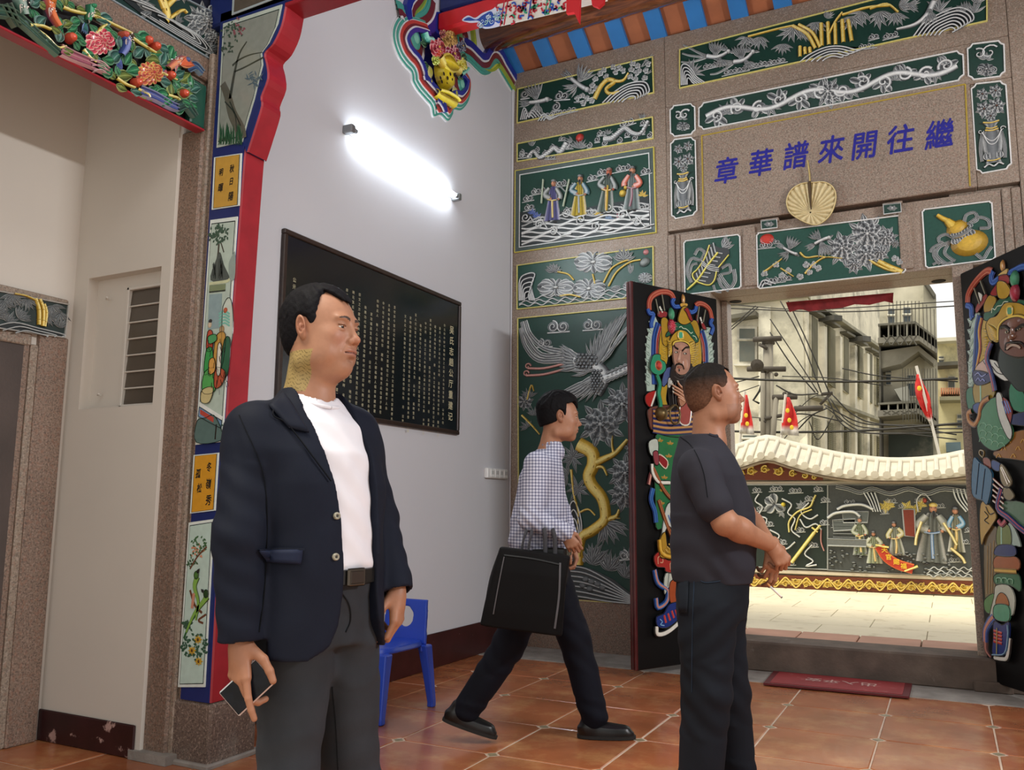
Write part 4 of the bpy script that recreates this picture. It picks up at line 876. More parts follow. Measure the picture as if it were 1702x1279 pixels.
F.P('white_panel',[(840,520),(880,500),(910,600),(880,640),(850,620),(815,690)],'#c8d0c8',.02);F.Ls('panel_stripe',[[(850,560),(870,620)],[(866,540),(890,620)],[(880,520),(902,600)]],'#2f6cb0',.8,.028)
F.P('scale_belt',[(800,700),(830,650),(850,740),(915,620),(930,650),(880,760),(930,740),(930,785),(820,790),(800,760)],'#b08a30',.026,.008)
F.part('belt_scale')
for k in range(30):t=k/30;x=915 -95*t+(k%3)*8 -8;y=625+150*t;F.dome(F.T(x,y),1.5,None,0,.004,'#e0bc58','#6c4c14',.036,6)
F.end()
F.S_('gold_fringe',[(800,690),(812,760),(870,780),(932,745)],4,('#6c4a14','#c99a30','#e0b850'),.03)
F.P('red_fret_hem',[(780,770),(810,755),(850,800),(1000,790),(1000,865),(850,865),(830,840),(790,835),(775,800)],'#a8322c',.022,.007)
F.Ls('fret',[[(860,850),(860,815),(890,815),(890,840),(875,840),(875,828)],[(905,850),(905,815),(930,815),(930,840),(918,840),(918,828)],[(945,850),(945,815),(975,815),(975,840)],[(795,820),(795,785),(815,780),(820,810),(805,812)]],'#d8a080',.7,.03)
for cx in (885,1055):
 F.P('white_trouser',[(cx -45,868),(cx+50,868),(cx+55,960),(cx+25,930),(cx,980),(cx -25,940),(cx -52,980)],'#c4cabc',.018)
 F.Ls('fold',[[(cx -30,870),(cx -36,940)],[(cx -8,870),(cx -12,950)],[(cx+18,870),(cx+20,925)]],'#5c6660',.6,.024)
 F.P('orange_legging',[(cx -20,910),(cx+20,900),(cx+34,960),(cx+20,1025),(cx -22,1025),(cx -30,960)],'#a8502c',.022,.006)
 F.P('boot',[(cx -28,1030),(cx+30,1025),(cx+44,1080),(cx+20,1110),(cx -40,1155),(cx -92,1150),(cx -98,1100),(cx -60,1080)],'#24387c',.024,.008)
 F.Ls('boot_lacing',[[(cx -60,1090),(cx -50,1130)],[(cx -40,1080),(cx -28,1118)],[(cx -20,1066),(cx -8,1104)],[(cx,1060),(cx+10,1095)]],'#c03c34',1.5,.033)
 F.Ls('boot_curl',[[(cx -84,1110),(cx -70,1125),(cx -80,1140),(cx -60,1145)],[(cx+20,1050),(cx+30,1070),(cx+15,1085)]],'#7cb0e0',.7,.034)
 F.S_('white_sole',[(cx -96,1150),(cx -92,1190),(cx -50,1185),(cx,1150),(cx+48,1100)],4,('#2c2c2c','#e4e2d6','#efeee4'),.022)
F.S_('blue_ribbon',[(782,850),(800,920),(850,960),(845,1020),(800,1050),(790,1000)],4,('#1c3c78','#4a7cb8','#c88878'),.016)
BRASS=mat('aged_brass','#6c5a38',.4,metal=.7,noise=(30,.3))
kn=empty('door_knocker',fL(1094,690),'aged brass ring knocker on the left door leaf','door knocker');c=fL(1092,688)+NL*.02
g=G();g.ball(c+NL*.02,.05,16,10);g.obj('boss',BRASS,kn,smooth=True)
cc=fL(1110,690)+NL*.07;g=G();g.tube([cc+UL*(.052*math.cos(a))+Vector((0,0,.068*math.sin(a))) for a in [2*PI*k/24 for k in range(25)]],.007,8,False);g.obj('ring',BRASS,kn,smooth=True)
g=G();g.tube([c+NL*.05,cc+Vector((0,0,.06))-UL*.02],.012,8);g.obj('shank',BRASS,kn,smooth=True)
# right guardian
F=Fig(fR,UR,(0,0,1),NR,rroot,m=GLOSSP);F.setO((1680,640));F.base=.001
F.T=lambda x,y:(1570+x/5.326,400+y/5.326)
F.P('feather_edge',[(290,620),(250,700),(232,800),(232,950),(215,1080),(215,1279),(270,1279),(270,1060),(300,800),(320,640)],'#a9bfb2',0,.004,sm=False)
F.part('feather_tip');
for k in range(7):F.leaf(F.T(250,720+k*95),F.T(206,690+k*95),.3,.004,sch('#c8d8cc','#9fb5a8','#6d867a'),.003)
for k in range(7):F.leaf(F.T(262,670+k*95),F.T(226,780+k*95 -20),.3,.004,sch('#c8d8cc','#9fb5a8','#6d867a'),.003)
F.end()
F.S_('blue_band',[(320,660),(296,780),(290,940),(280,1100),(275,1160)],5.5,('#1f3f86','#3a64ac','#1a2f66'),.005);F.S_('red_band',[(345,680),(322,800),(330,950),(300,1130)],2.4,('#c07a6a','#c8a04a'),.009)
F.P('gold_field',[(375,640),(340,800),(345,960),(320,1080),(390,1060),(430,900),(400,760),(400,660)],'#b8962c',.006)
F.part('feather');[F.leaf(F.T(410,800+k*30),F.T(350+(k%2)*20,780+k*40),.22,.005,sch('#e0c860','#c9a436','#5c4614'),.011) for k in range(8)];F.end()
F.S_('red_bow',[(212,545),(220,470),(270,380),(340,300),(390,265),(430,275)],5.5,('#8f3c30','#c4745c','#a84a3a'),.004)
for pts in ([(445,265),(425,320),(440,370),(500,330)],[(205,570),(245,590),(250,660),(262,690)],[(560,300),(620,270),(703,230),(790,240),(800,300)]):F.S_('blue_ribbon',pts,5,('#1d3a80','#4a76c0','#2f56a0'),.006)
for a,b in (((335,355),(378,470)),((280,420),(330,560))):F.S_('lance',[a,b],1.8,('#3c3a34','#8a8a78'),.008)
F.P('white_barb',[(315,455),(355,480),(340,540)],'#d8d8cc',.010);F.P('tassel',[(290,600),(320,540),(380,470),(395,510),(340,590),(300,640)],'#8c3834',.008)
F.P('red_cloth',[(430,470),(500,360),(510,310),(580,300),(600,370),(500,480)],'#8f2428',.014,.006)
F.P('crown_jewel_mount',[(500,370),(560,360),(600,400),(620,450),(580,510),(510,500)],'#b8942e',.018,.008)
F.D('finial',(535,225),4.5,'#d8a860','#7c4c1c',.012,.014,9);F.P('finial_base',[(500,300),(580,245),(575,300),(520,310)],'#c8a860',.014)
F.D('green_pompom',(650,340),9.5,'#4c9c72','#1a4a38',.02,.016,12);F.D('red_pompom',(655,460),10,'#b03448','#5c1020',.022,.018,13)
F.P('crown_side',[(370,560),(420,480),(480,520),(430,640),(375,640)],'#a8862a',.010)
F.P('green_roll',[(380,700),(380,640),(440,620),(500,530),(600,490),(703,520),(900,560),(900,620),(703,560),(600,570),(520,620),(430,700)],'#1c5a40',.014,.008)
F.Ls('cloud_scroll',[[(450,640),(455,600),(480,610),(500,580),(540,570),(560,540),(600,540)]],'#cfe0c8',.7,.024)
F.P('helmet',[(400,760),(430,690),(500,660),(560,560),(640,545),(720,560),(800,620),(900,700),(880,960),(840,720),(720,660),(600,680),(530,760),(520,860),(440,880)],'#b8942e',.018,.008)
F.part('helmet_leaf');[F.leaf(F.T(520,840+k*6),F.T(410+k*8,730+k*26),.2,.006,sch('#e4cc64','#c4a038','#4c3a10'),.024) for k in range(7)];F.end()
F.S_('helmet_rim',[(520,880),(525,760),(590,690),(700,665),(800,700)],3,('#6c5214','#e0c456'),.028)
F.P('jade_plate',[(600,590),(640,585),(645,650),(603,655)],'#5a9c74',.028,.006,rim='#d8b84a',rw=1.4)
SK2='#6e4b40'
F.P('face',[(532,780),(600,700),(700,675),(790,700),(850,780),(860,900),(820,1000),(700,1030),(590,1000),(535,930)],SK2,.024,.010)
F.D('cheek',(610,900),9,'#7c584a',SK2,.033,.007);F.D('brow_ridge',(660,730),14,'#7c584a',SK2,.033,.007,8)
F.part('nose');F.dome(F.T(650,850),8,5,0,.02,'#84604e','#55362c',.032);F.dome(F.T(655,800),5,8,0,.016,'#84604e','#55362c',.032);F.end()
F.part('eyebrow','thick black frowning eyebrow');F.strip([F.T(545,770),F.T(585,760),F.T(635,790)],2.6,.004,P_thin('#120c0a'),.038);F.strip([F.T(680,790),F.T(740,750),F.T(800,760)],2.6,.004,P_thin('#120c0a'),.038);F.end()
for x,y in ((605,808),(710,780)):F.part('eye');F.dome(F.T(x,y),4.2,2.3,-.1,.004,'#d8c8a0','#2c1a14',.038);F.dome(F.T(x+3,y),1.7,None,0,.004,'#0c0c0c','#0c0c0c',.041,8);F.end()
F.part('moustache');F.strip([F.T(660,900),F.T(600,910),F.T(590,970)],2.2,.005,P_thin('#1a1210'),.036);F.strip([F.T(660,900),F.T(730,905),F.T(780,960)],2.2,.005,P_thin('#1a1210'),.036);F.end()
F.part('lips');F.strip([F.T(605,960),F.T(650,925),F.T(700,930),F.T(730,950)],2,.006,P_flat('#b09a88','#3c2018'),.036);F.end()
F.P('beard',[(530,960),(600,1010),(700,1040),(800,1010),(860,950),(880,1150),(800,1300),(700,1330),(620,1250),(520,1120)],'#20302c',.018,.010)
F.P('white_scarf',[(370,1050),(420,1130),(560,1240),(660,1190),(640,1140),(520,1110),(480,1060)],'#d4d6cc',.014,.006);F.Ls('scarf_fold',[[(470,1080),(520,1130),(640,1150)],[(450,1110),(500,1170),(590,1190)]],'#2c2c2c',.6,.022)
F.P('pink_shoulder',[(290,1140),(380,1050),(420,1140),(410,1170)],'#c8a898',.012);F.P('blue_shoulder',[(285,1150),(410,1170),(440,1240),(330,1279),(285,1240)],'#1c2458',.016,.006);F.Ls('shoulder_scroll',[[(300,1190),(330,1170),(360,1200),(400,1180)],[(310,1240),(330,1215),(350,1240),(370,1225),(390,1245)]],'#9ca8dc',.8,.024)
F.S_('blue_sash',[(450,900),(420,980),(410,1060),(440,1150),(470,1270),(480,1330)],4.6,('#1c2c60','#5c74a8','#a05860'),.024)
F.T=lambda x,y:(1570+x/4.917,620+y/4.917)
F.P('gold_sleeve',[(262,90),(420,50),(420,200),(300,240),(265,230)],'#9c8434',.012);F.Ls('sleeve_line',[[(315,90),(318,240)]],'#9cc8b0',1.6,.018);F.P('green_side',[(200,130),(262,130),(262,300),(225,320),(195,230)],'#1f6c4c',.008)
F.P('blue_knot',[(265,260),(310,240),(330,280),(300,330),(265,300)],'#24407c',.02)
F.S_('brown_ruff',[(400,205),(350,235),(325,290),(315,360),(280,420),(235,390),(225,330),(255,310)],5.5,('#2c1810','#9c6434','#b47c3c'),.022)
F.P('green_sleeve',[(440,200),(400,220),(340,300),(300,440),(330,560),(420,630),(500,610),(580,540),(590,460),(540,330),(500,200)],'#3a7c54',.018,.010)
F.Ls('wave_pattern',[[(350+50*i -30*math.cos(a),560 -60*j+14*i -34*math.sin(a)) for a in (0,.6,1.2,1.9,2.5,3.1)] for i in range(4) for j in range(3)],'#8cc0a0',.5,.029)
F.P('white_cuff',[(460,180),(500,170),(540,330),(590,460),(580,540),(540,500),(480,350)],'#c8ccc4',.026);F.P('red_blue_inner',[(500,200),(560,230),(590,330),(560,440),(520,330)],'#8c3430',.024);F.Ls('inner_stripe',[[(510,230),(545,330)],[(525,225),(565,330)],[(545,225),(580,320)]],'#3458a8',1.2,.03)
F.P('green_lapel',[(560,130),(620,50),(700,200),(800,320),(600,300)],'#2c7c5c',.02);F.P('blue_belt',[(580,340),(900,300),(900,420),(590,420)],'#1c2c5c',.022)
F.P('lower_scale_robe',[(590,480),(900,470),(900,720),(560,700),(440,680),(430,640),(520,600)],'#8c5c24',.014,.006)
F.Ls('scale_line',[[(450+k*40,690 -(k%3)*60),(470+k*40,660 -(k%3)*60),(490+k*40,690 -(k%3)*60)] for k in range(10)],'#d0a858',.7,.022)
F.P('quiver',[(275,700),(330,730),(430,820),(395,1060),(350,1040),(265,980)],'#2f6488',.022,.012);F.Ls('quiver_line',[[(325,735),(300,990)],[(375,780),(345,1030)]],'#14283c',.8,.035)
F.part('arrow');[F.strip([F.T(430,860+k*45),F.T(520,940+k*42)],1.4,.006,P_flat('#d8cfc0','#7c3c30'),.024,sm=False) for k in range(5)];F.end()
F.S_('blue_quiver_strap',[(500,940),(470,1100),(560,1180),(649,1260),(760,1340)],4.4,('#1c2c60','#c05c70','#2c3c78'),.026)
F.P('fan_blade',[(490,760),(520,750),(590,880),(550,940),(500,880)],'#8c8060',.026);F.P('fan_blade',[(520,940),(560,930),(610,1000),(570,1040),(525,1010)],'#847a5c',.026);F.Ls('fan_line',[[(500,770),(560,910)],[(510,765),(575,895)]],'#e0d8c4',1.1,.034)
F.P('brass_tag',[(350,690),(400,700),(415,760),(390,800),(355,750)],'#8c4a38',.022);F.S_('brass_loop',[(350,690),(320,660),(325,630),(355,640),(352,680)],1.4,('#5c4c2c','#9c9070'),.022);F.P('blue_band_hem',[(425,710),(495,740),(480,800),(425,775)],'#2c4884',.024)
F.P('leaf_robe',[(500,1050),(649,1050),(800,1150),(800,1300),(620,1240),(500,1130)],'#5c7c64',.012)
F.P('yellow_flag',[(330,1060),(380,1060),(455,1160),(420,1240),(360,1330),(330,1400),(318,1200)],'#b8922c',.020);F.Ls('flag_mark',[[(360,1130),(390,1170),(360,1200),(395,1230)],[(370,1090),(400,1150),(440,1140)]],'#2c1c10',.8,.027)
F.T=lambda x,y:(1570+x/4.265,860+y/4.265)
F.P('brown_back_robe',[(300,120),(400,100),(400,560),(330,640),(300,560)],'#6c5a3c',.008);F.Ls('back_robe_fold',[[(320,200),(315,540)],[(340,180),(335,540)],[(365,160),(350,540)],[(385,160),(370,520)]],'#a89068',.9,.014)
F.P('green_skirt_panel',[(300,580),(370,540),(350,670),(305,660)],'#3c7c3c',.010)
F.P('olive_panel',[(400,60),(480,60),(490,200),(395,200)],'#6c7c38',.014);F.Ls('panel_line',[[(425,60),(425,195)]],'#a8d0b8',1.4,.02);F.S_('red_fringe',[(405,20),(430,50),(460,20)],4,('#5c1c28','#b84858'),.018)
F.P('jagged_feather',[(470,40),(520,80),(562,200),(520,200),(490,230)],'#a8bfb4',.012)
F.P('blue_wave_hem',[(388,215),(430,190),(520,200),(525,270),(388,265)],'#1f2f6c',.020);F.P('orange_hem',[(388,275),(540,280),(545,375),(388,370)],'#a0562c',.018);F.S_('yellow_fringe',[(388,372),(545,382)],3.4,('#8c6c24','#d8b050'),.024)
F.P('green_fret_hem',[(385,400),(540,390),(562,520),(490,480),(385,470)],'#2c6c4c',.016);F.Ls('fret',[[(395,460),(395,430),(425,430),(425,455)],[(435,460),(435,430),(465,432),(465,460)],[(478,465),(478,436),(508,440),(508,470)]],'#8cc0a0',.8,.024)
F.P('white_trouser',[(390,480),(480,480),(525,560),(515,680),(480,690),(470,600),(420,560),(380,690),(345,695),(375,560)],'#c4cabc',.018);F.P('orange_legging',[(400,560),(430,530),(470,560),(482,630),(395,620)],'#a8602c',.02)
F.P('green_legging',[(388,620),(485,625),(488,730),(390,715)],'#4c9c7c',.022,.008)
F.P('boot',[(385,735),(440,760),(490,740),(495,830),(470,960),(440,980),(375,960),(380,850)],'#24387c',.024,.008);F.Ls('boot_lacing',[[(385,800+k*25),(445,820+k*24)] for k in range(4)],'#c03c34',1.8,.033);F.Ls('boot_line',[[(410,780),(408,965)]],'#a8a060',1,.036);F.S_('boot_edge',[(490,760),(492,840),(468,960),(380,970)],1.2,('#4c6c90','#9cc0d8'),.034)
F.S_('white_sole',[(384,990),(440,1000),(475,985),(492,850)],4,('#2c2c2c','#e4e2d6','#efeee4'),.022)
F.S_('blue_ribbon',[(372,700),(340,740),(312,800),(310,880)],6,('#1c3c78','#4a6cb8','#c88878'),.016,taper=(1.3,.9));F.S_('pink_ribbon',[(312,880),(318,940),(352,990)],4,('#5c3c3c','#b87c70'),.016,taper=(1.3,.4))
for nm,x in (('pivot_stone',-1.47),('pivot_stone',.19)):
 g=G();g.bbox((x -.11,YF -.19,0),(x+.11,YF+.02,.07),.01);g.obj(nm,SILL,front)
# left side: stone portal, painted pilaster, aisle door frame, louvre window
YP=2.88
NY=(0,-1,0)
pP=lambda x,y:onY(x,y,YP)
XPF=-3.2
portal=empty('stone_portal',(-3.28,YP,0),'speckled granite pillar and lintel framing the side aisle','portal')
g=G();g.bbox((-3.37,YP -.02,0),(-3.19,YP+.22,3.0),.012);g.obj('pillar',GRANITE2,portal)
g=G();g.bbox((-3.20,YP -.005,0.02),(-3.165,YP+.2,3.4),.008);g.obj('moulding',GRANITE,portal)
g=G();g.bbox((-3.168,YP+.012,0.02),(-3.13,YP+.2,3.5),.010);g.obj('moulding',GRANITE2,portal)
g=G();g.bbox((-3.37,-1.5,3.255),(-3.2,YP+.22,3.375),.008);g.obj('lintel',GRANITE2,portal)
g=G();g.bbox((-3.36,-.5,3.2),(-3.225,YP+.1,3.26),.008);g.obj('lintel_moulding',GRANITE,portal)
g=G();g.prism([(-3.40,YP+.3,0),(-3.38,YP -.06,0),(-3.14,YP -.06,0),(-3.12,YP+.3,0)],(0,0,.04));g.obj('plinth',CEMENT,portal)
g=G();g.box((-3.40,-1.5,3.37),(-3.225,YP+.2,4.9));g.obj('wall_portal_upper',mat('dark_blue_timber','#161a28',.5),kind='structure')
pX=lambda X0:(lambda x,y:onX(x,y,X0))
r=framed('carved_panel','dark green carved panel with golden trunk and grey chrysanthemum over the aisle lintel',[(60,-120),(369,31),(361,106),(118,-40)],pX(-3.212),(1,0,0),U=(0,1,0),border='#8b98a0',bw=.008,ground='#12302c')
r.branch([(262,-12),(272,10),(276,28),(272,36)],8,6,h=.02,twigs=([(276,10),(290,-2),(300,-8)],[(270,14),(262,0)]));r.branch([(276,34),(300,18),(308,22)],3,2)
r.flower((336,34),23,10,4,SIL2,leaves=9);r.flower((352,62),12,8,3,SIL2,leaves=6);r.flower((300,-16),16,8,3,SIL2,leaves=8)
for c,a0,a1,L,n in (((222,2),-.6,1.6,34,7),((300,52),-1.2,.4,22,6),((345,82),-1.8,.3,18,6),((250,20),2.0,3.6,22,5),((320,66),-1.5,.5,16,5),((290,36),-1,1,16,5)):r.spray(c,n,L,a0,a1,.12,SIL2)
r.rock([(180,-18),(240,6),(280,32),(330,62),(350,92),(300,64),(230,22)],SIL2,n=4,c=(300,52))
FZ0,FZ1=2.975,3.235
fz=empty('openwork_frieze',(-3.2,1.6,FZ0),'brightly painted openwork frieze of peonies, birds and fruit hung under the aisle lintel','carved frieze')
REDP=mat('red_lacquer','#96202b',.35,noise=(12,.12));DKB=mat('dark_backing','#120d10',.7)
g=G();g.bbox((-3.225,.2,FZ0 -.008),(-3.165,YP -.03,FZ0+.004),.003);g.obj('red_underside',REDP,fz)
g=G();g.bbox((-3.225,.2,FZ0),(-3.21,YP -.03,FZ1),.003);g.obj('backing',DKB,fz)
g=G().col('#1c4a3c');g.bbox((-3.215,YP -.12,FZ0 -.0),(-3.165,YP -.03,FZ1 -.03),.008);g.obj('green_end_block',GLOSSP,fz)
r=Rel(pX(-3.19),(0,1,0),(0,0,1),(1,0,0),fz,m=GLOSSP);r.setO((200,110));r.base=0
LG=sch('#6fae84','#2c7a50','#143c2a');LG2=sch('#9cab6a','#6b7c3c','#2c3c1c');LG3=sch('#7fa49a','#3c6c60','#183430');YB=sch('#efe6a0','#d8c458','#8c6c28')
random.seed(11)
for pts in ([(55,55),(70,66),(86,82),(100,80)],[(95,15),(115,22),(150,30),(185,46),(210,58)],[(130,85),(140,98),(150,106)],[(185,132),(200,142),(215,148)],[(212,66),(230,78),(250,90)],[(250,120),(270,128),(285,135)],[(40,45),(60,46),(75,52)],[(150,60),(162,48),(168,44)],[(220,150),(236,158),(240,164)],[(270,160),(284,164),(290,168)]):
 r.branch(pts,2.6,1.8,S=YB,h=.014,n0=.03)
leafpos=[(52,28),(45,24),(82,55),(88,60),(118,40),(112,50),(128,20),(132,34),(120,78),(130,72),(150,28),(165,36),(178,62),(172,58),(105,90),(112,96),(162,112),(170,120),(178,125),(156,104),(188,120),(205,100),(212,108),(225,90),(222,65),(230,70),(246,105),(262,98),(262,112),(255,95),(272,108),(268,140),(256,148),(246,150),(232,152),(222,158),(280,150),(290,146),(298,152),(288,172),(300,172),(310,178),(306,162),(314,168),(262,162),(270,172),(246,162),(192,72),(198,82),(95,60),(104,45),(60,40),(148,50),(90,12),(98,2),(78,4),(108,12),(310,140),(300,130),(290,124),(278,92),(284,100),(252,84)]
leafpos+=[(66,70),(75,80),(140,92),(150,100),(186,100),(180,90),(205,75),(214,82),(240,92),(225,120),(212,120),(200,130),(262,82),(286,112),(282,128),(276,150),(300,142),(90,40),(110,60),(64,12),(50,8),(122,62),(170,100),(196,148),(318,152),(292,182)]
for i,(x,y) in enumerate(leafpos):
 a=random.uniform(0,6.28);L=random.uniform(17,27);S=(LG,LG,LG2,LG3)[i%4]
 r.part('leaf');r.leaf((x -L/2*math.cos(a),y+L/2*math.sin(a)),(x+L/2*math.cos(a),y -L/2*math.sin(a)),.34,.014,S,.022+.012*random.random(),bend=random.uniform(-.15,.15));r.end()
def peony(c,R,S,core):
 r.flower(c,R,11,4,S,core=core,n0=.035,name='peony',sq=.85)
peony((157,73),25,sch('#e8c8b8','#cf4a5c','#8c1c34'),'#c02848');peony((240,125),23,sch('#e0c070','#cc6a4c','#8c2c2c'),'#b03848')
for c in ((108,66),(236,70),(249,80),(218,140),(296,158),(274,128)):
 r.part('fruit','orange-red round fruit');r.dome(c,8,8,0,.05,'#d8583c','#8c2c24',.02,14);r.end()
def pbird(pts,w,cols,tail,name='bird',head='#c85a48'):
 r.part(name);r.strip(pts,w,.03,S=sch(*cols),taper=(.55,1),n0=.035);
 e=pts[-1];r.dome(e,w*.7,None,0,.05,head,mixc(head,'#000000',.5),.03,10)
 for k in range(4):r.leaf(pts[0],(tail[0]+k*3 -4,tail[1]+k*2),.12,.01,sch('#8fa8e0',cols[1],'#1c2450'),.03)
 m=pts[len(pts)//2]
 for k in range(6):r.leaf((m[0]-2,m[1]-3),(m[0]+4+k*1.5 -8,m[1]+16 -k*3),.16,.01,sch('#e0d0c8',cols[1],cols[2]),.055)
 for k in range(14):r.dome((m[0]+random.uniform(-w,w)*.7,m[1]+random.uniform(-w,w)),.9,None,0,.003,'#f0e8e0','#f0e8e0',.066,5)
 r.end()
pbird([(190,96),(198,84),(200,70),(194,62)],9,('#7c88c0','#3a4c90','#1c2450'),(190,116))
pbird([(86,48),(78,34),(72,18),(72,6)],9,('#e08050','#c05a34','#5c2c4c'),(94,62),head='#d8803c')
pbird([(268,118),(282,108),(296,104)],9,('#e09a70','#c86a58','#5c3c5c'),(262,128),head='#4c5c90')
pbird([(30,30),(24,12),(18,-6)],11,('#a0b0a8','#5c7c70','#243c34'),(40,56),head='#c05a48')
pbird([(134,40),(138,28),(140,16)],7,('#3c9c70','#1f7050','#0c3024'),(132,56),head='#2c8c60')
r.part('bird_crest','orange-pink crest feathers');
for k in range(7):r.leaf((284,112),(296+k*2.2,98+k*2.6),.16,.012,sch('#f0a878','#e0704c','#7c2c20'),.06)
r.end()
for pts,c in (([(-20,20),(10,26),(34,44),(60,68),(88,92)],sch('#6c8c7c','#3c5c4c','#1c2c24')),([(0,10),(12,34),(20,48)],sch('#5c6c5c','#3a4a3c','#1c241c')),([(92,86),(112,96),(142,108),(172,122)],sch('#e0b8c0','#b06c7c','#6c3040')),([(225,153),(250,163),(275,177),(288,182)],sch('#b0b8e0','#5868a8','#28305c')),([(142,112),(158,112),(168,120)],sch('#f0d8dc','#d098a8','#8c4c5c')),([(285,180),(300,176),(312,190),(316,196)],sch('#5c7c74','#2c4c44','#142420')),([(302,116),(316,112),(328,124)],sch('#8ca4b8','#44608c','#1c2c4c'))):
 r.part('base_rock','painted scroll rock along the bottom');r.strip(pts,9,.03,prof=P_rib(c),n0=.02,taper=(1,.7));r.end()
# painted pilaster : blue ground, red side, picture panels
PIL=sch('#ffffff','#1d2c63','#141c44')
pil=empty('painted_pilaster',(-3.03,YP,.28),'tall navy blue painted pilaster with picture panels and a red scalloped edge','pilaster')
NAVY=mat('navy_paint','#1b2a66',.35,noise=(9,.12));
edge=[(345,1168),(352,1000),(362,848),(381,672),(397,400),(404,262),(409,252),(421,215),(433,175),(432,160),(443,130),(441,105),(438,88),(452,72),(466,42),(473,8)]
XR=[]
for i,p in enumerate(edge):
 w=pP(*p);XR.append((w.x,w.z))
XR=[(-2.960,.276),(-2.960,1.2),(-2.952,2.0)]+[q for q in XR if q[1]>2.75]
outl=smooth_pts(XR,3)+[(-2.715,3.6),(-3.135,3.6),(-3.135,.276)]
g=G();g.prism([(x,YP,z) for x,z in outl],(0,.12,0));g.obj('body',NAVY,pil)
g=G();vs=[];sp=smooth_pts(XR,3)
for x,z in sp:vs+=[(x+.0005,YP+.004,z),(x+.008,YP+.01,z),(x+.008,YP+.13,z),(x+.0005,YP+.13,z)]
g.add(vs,[(i*4+j,i*4+j+1,i*4+5+j,i*4+4+j) for i in range(len(sp)-1) for j in range(3)]);g.obj('red_edge',REDP,pil)
WP='#dfe8e2'
rp=Rel(pP,(1,0,0),(0,0,1),NY,pil,m=GLOSSP);rp.setO((370,600));rp.base=.001
def panel(quad,col,name='picture_panel',label=None,rim=WP):
 rp.part(name,label);P=[rp.q(p) for p in quad];rp.poly(quad,.004,rim);c=sum(P)/len(P)
 n=len(P);ins=[c+(p -c)*np.array((.88,.965)) for p in P];rp.g.col('#202a2a');rp.g.prism([rp.W(p,.004) for p in ins],Vector(NY)*.0012);ins=[c+(p -c)*np.array((.84,.955)) for p in P];rp.g.col(col);rp.g.prism([rp.W(p,.0052) for p in ins],Vector(NY)*.0008);rp.end()
panel([(357,262),(403,255),(399,342),(353,349)],'#c59a44','inscription_panel');panel([(351,366),(396,360),(371,734),(326,739)],'#b7c8bc',label='painted scene of robed people under a mountain');panel([(323,756),(365,752),(359,848),(317,853)],'#d69a2c','inscription_panel');panel([(315,868),(357,862),(342,1141),(297,1141)],'#bfd6cc',label='painted pair of green birds over yellow flowers')
top=[(372,40),(470,8),(463,40),(448,72),(436,88),(438,108),(430,140),(424,165),(412,205),(404,236),(361,246)]
rp.part('picture_panel','scalloped painting of an old tree');rp.poly(top,.004,'#b9c4ba',None);cen=np.array((405,120));rp.poly([tuple(cen+(np.array(p)-cen)*.93) for p in top],.0012,'#20302c',n0=.004);rp.poly([tuple(cen+(np.array(p)-cen)*.91) for p in top],.0008,'#8b9088',n0=.0052);rp.end()
def ink(pts,w,c,n0=.0062,taper=None,nm=None):rp.strip(pts,w,.0006,P_flat(c),n0,taper)
def blob(c,r_,n,col,L=5,w=.3,n0=.0066):
 for k in range(n):
  a=random.random()*6.28;q=r_*math.sqrt(random.random());x,y=c[0]+q*math.cos(a),c[1]+q*math.sin(a)*1.2;b=random.random()*6.28
  rp.leaf((x,y),(x+L*math.cos(b),y+L*math.sin(b)),w,.0008,sch(mixc(col,'#ffffff',.15),col,mixc(col,'#000000',.4)),n0+.0004*random.random())
rp.part('painted_tree');ink([(372,140),(380,160),(388,190),(400,215),(402,232)],9,'#5c5a50',taper=(.6,1.2));ink([(384,165),(392,120),(400,90),(412,70)],3,'#3c4038',taper=(1,.4));ink([(388,110),(400,100),(418,92),(438,88)],2,'#3c4038',taper=(1,.3));ink([(392,120),(410,112),(440,96)],1.4,'#3c4038');ink([(376,170),(392,190),(396,220)],1,'#2c302c',.0072);ink([(384,170),(402,210)],1,'#2c302c',.0072)
blob((388,55),16,40,'#2c4c38');blob((396,48),12,16,'#8c4450');blob((378,80),10,22,'#24402c');blob((424,130),10,22,'#4c6470',10,.12)
for k in range(22):x=364+k*1.9;rp.leaf((x,242),(x+random.uniform(-6,12),242 -random.uniform(14,40)),.06,.0008,sch('#3c6c4c','#234c34','#14301c'),.007)
rp.end()
INKB=mat('black_ink','#16120e',.5)
for ch,(x,y),s_ in (('秋',(387,282),17),('日',(386,303),16),('陽',(385,328),19),('明',(369,288),16),('暉',(368,314),19)):
 w=pP(x,y)+Vector((0,-.0075,0));text_at(ch,Matrix.Translation(w)@Matrix.Rotation(PI/2,4,'X')@Matrix.Diagonal((.8,1.15,1,1)),s_/455,INKB,pil,'character',shear=.15,fat=.0011)
for ch,(x,y),s_ in (('冬',(349,777),18),('嶺',(348,805),20),('秀',(348,832),20),('孤',(331,788),18),('松',(333,812),18)):
 w=pP(x,y)+Vector((0,-.0075,0));text_at(ch,Matrix.Translation(w)@Matrix.Rotation(PI/2,4,'X')@Matrix.Diagonal((.8,1.15,1,1)),s_/455,INKB,pil,'character',shear=.15,fat=.0011)
rp.part('painted_scene')
rp.poly([(352,466),(362,430),(368,420),(374,440),(383,466)],.0008,'#4a5450',n0=.0062,sm=True);rp.poly([(382,440),(388,425),(393,420),(392,462),(384,464)],.0008,'#93a39c',n0=.0062,sm=True)
for k in range(16):x=356+random.random()*22;ink([(x,430+random.random()*15),(x+random.uniform(-3,3),455+random.random()*10)],.6,'#242c28',.0072)
blob((366,392),15,60,'#28503a',6);ink([(366,402),(364,425),(360,440)],1.6,'#3c3428');ink([(368,400),(374,420)],1,'#3c3428')
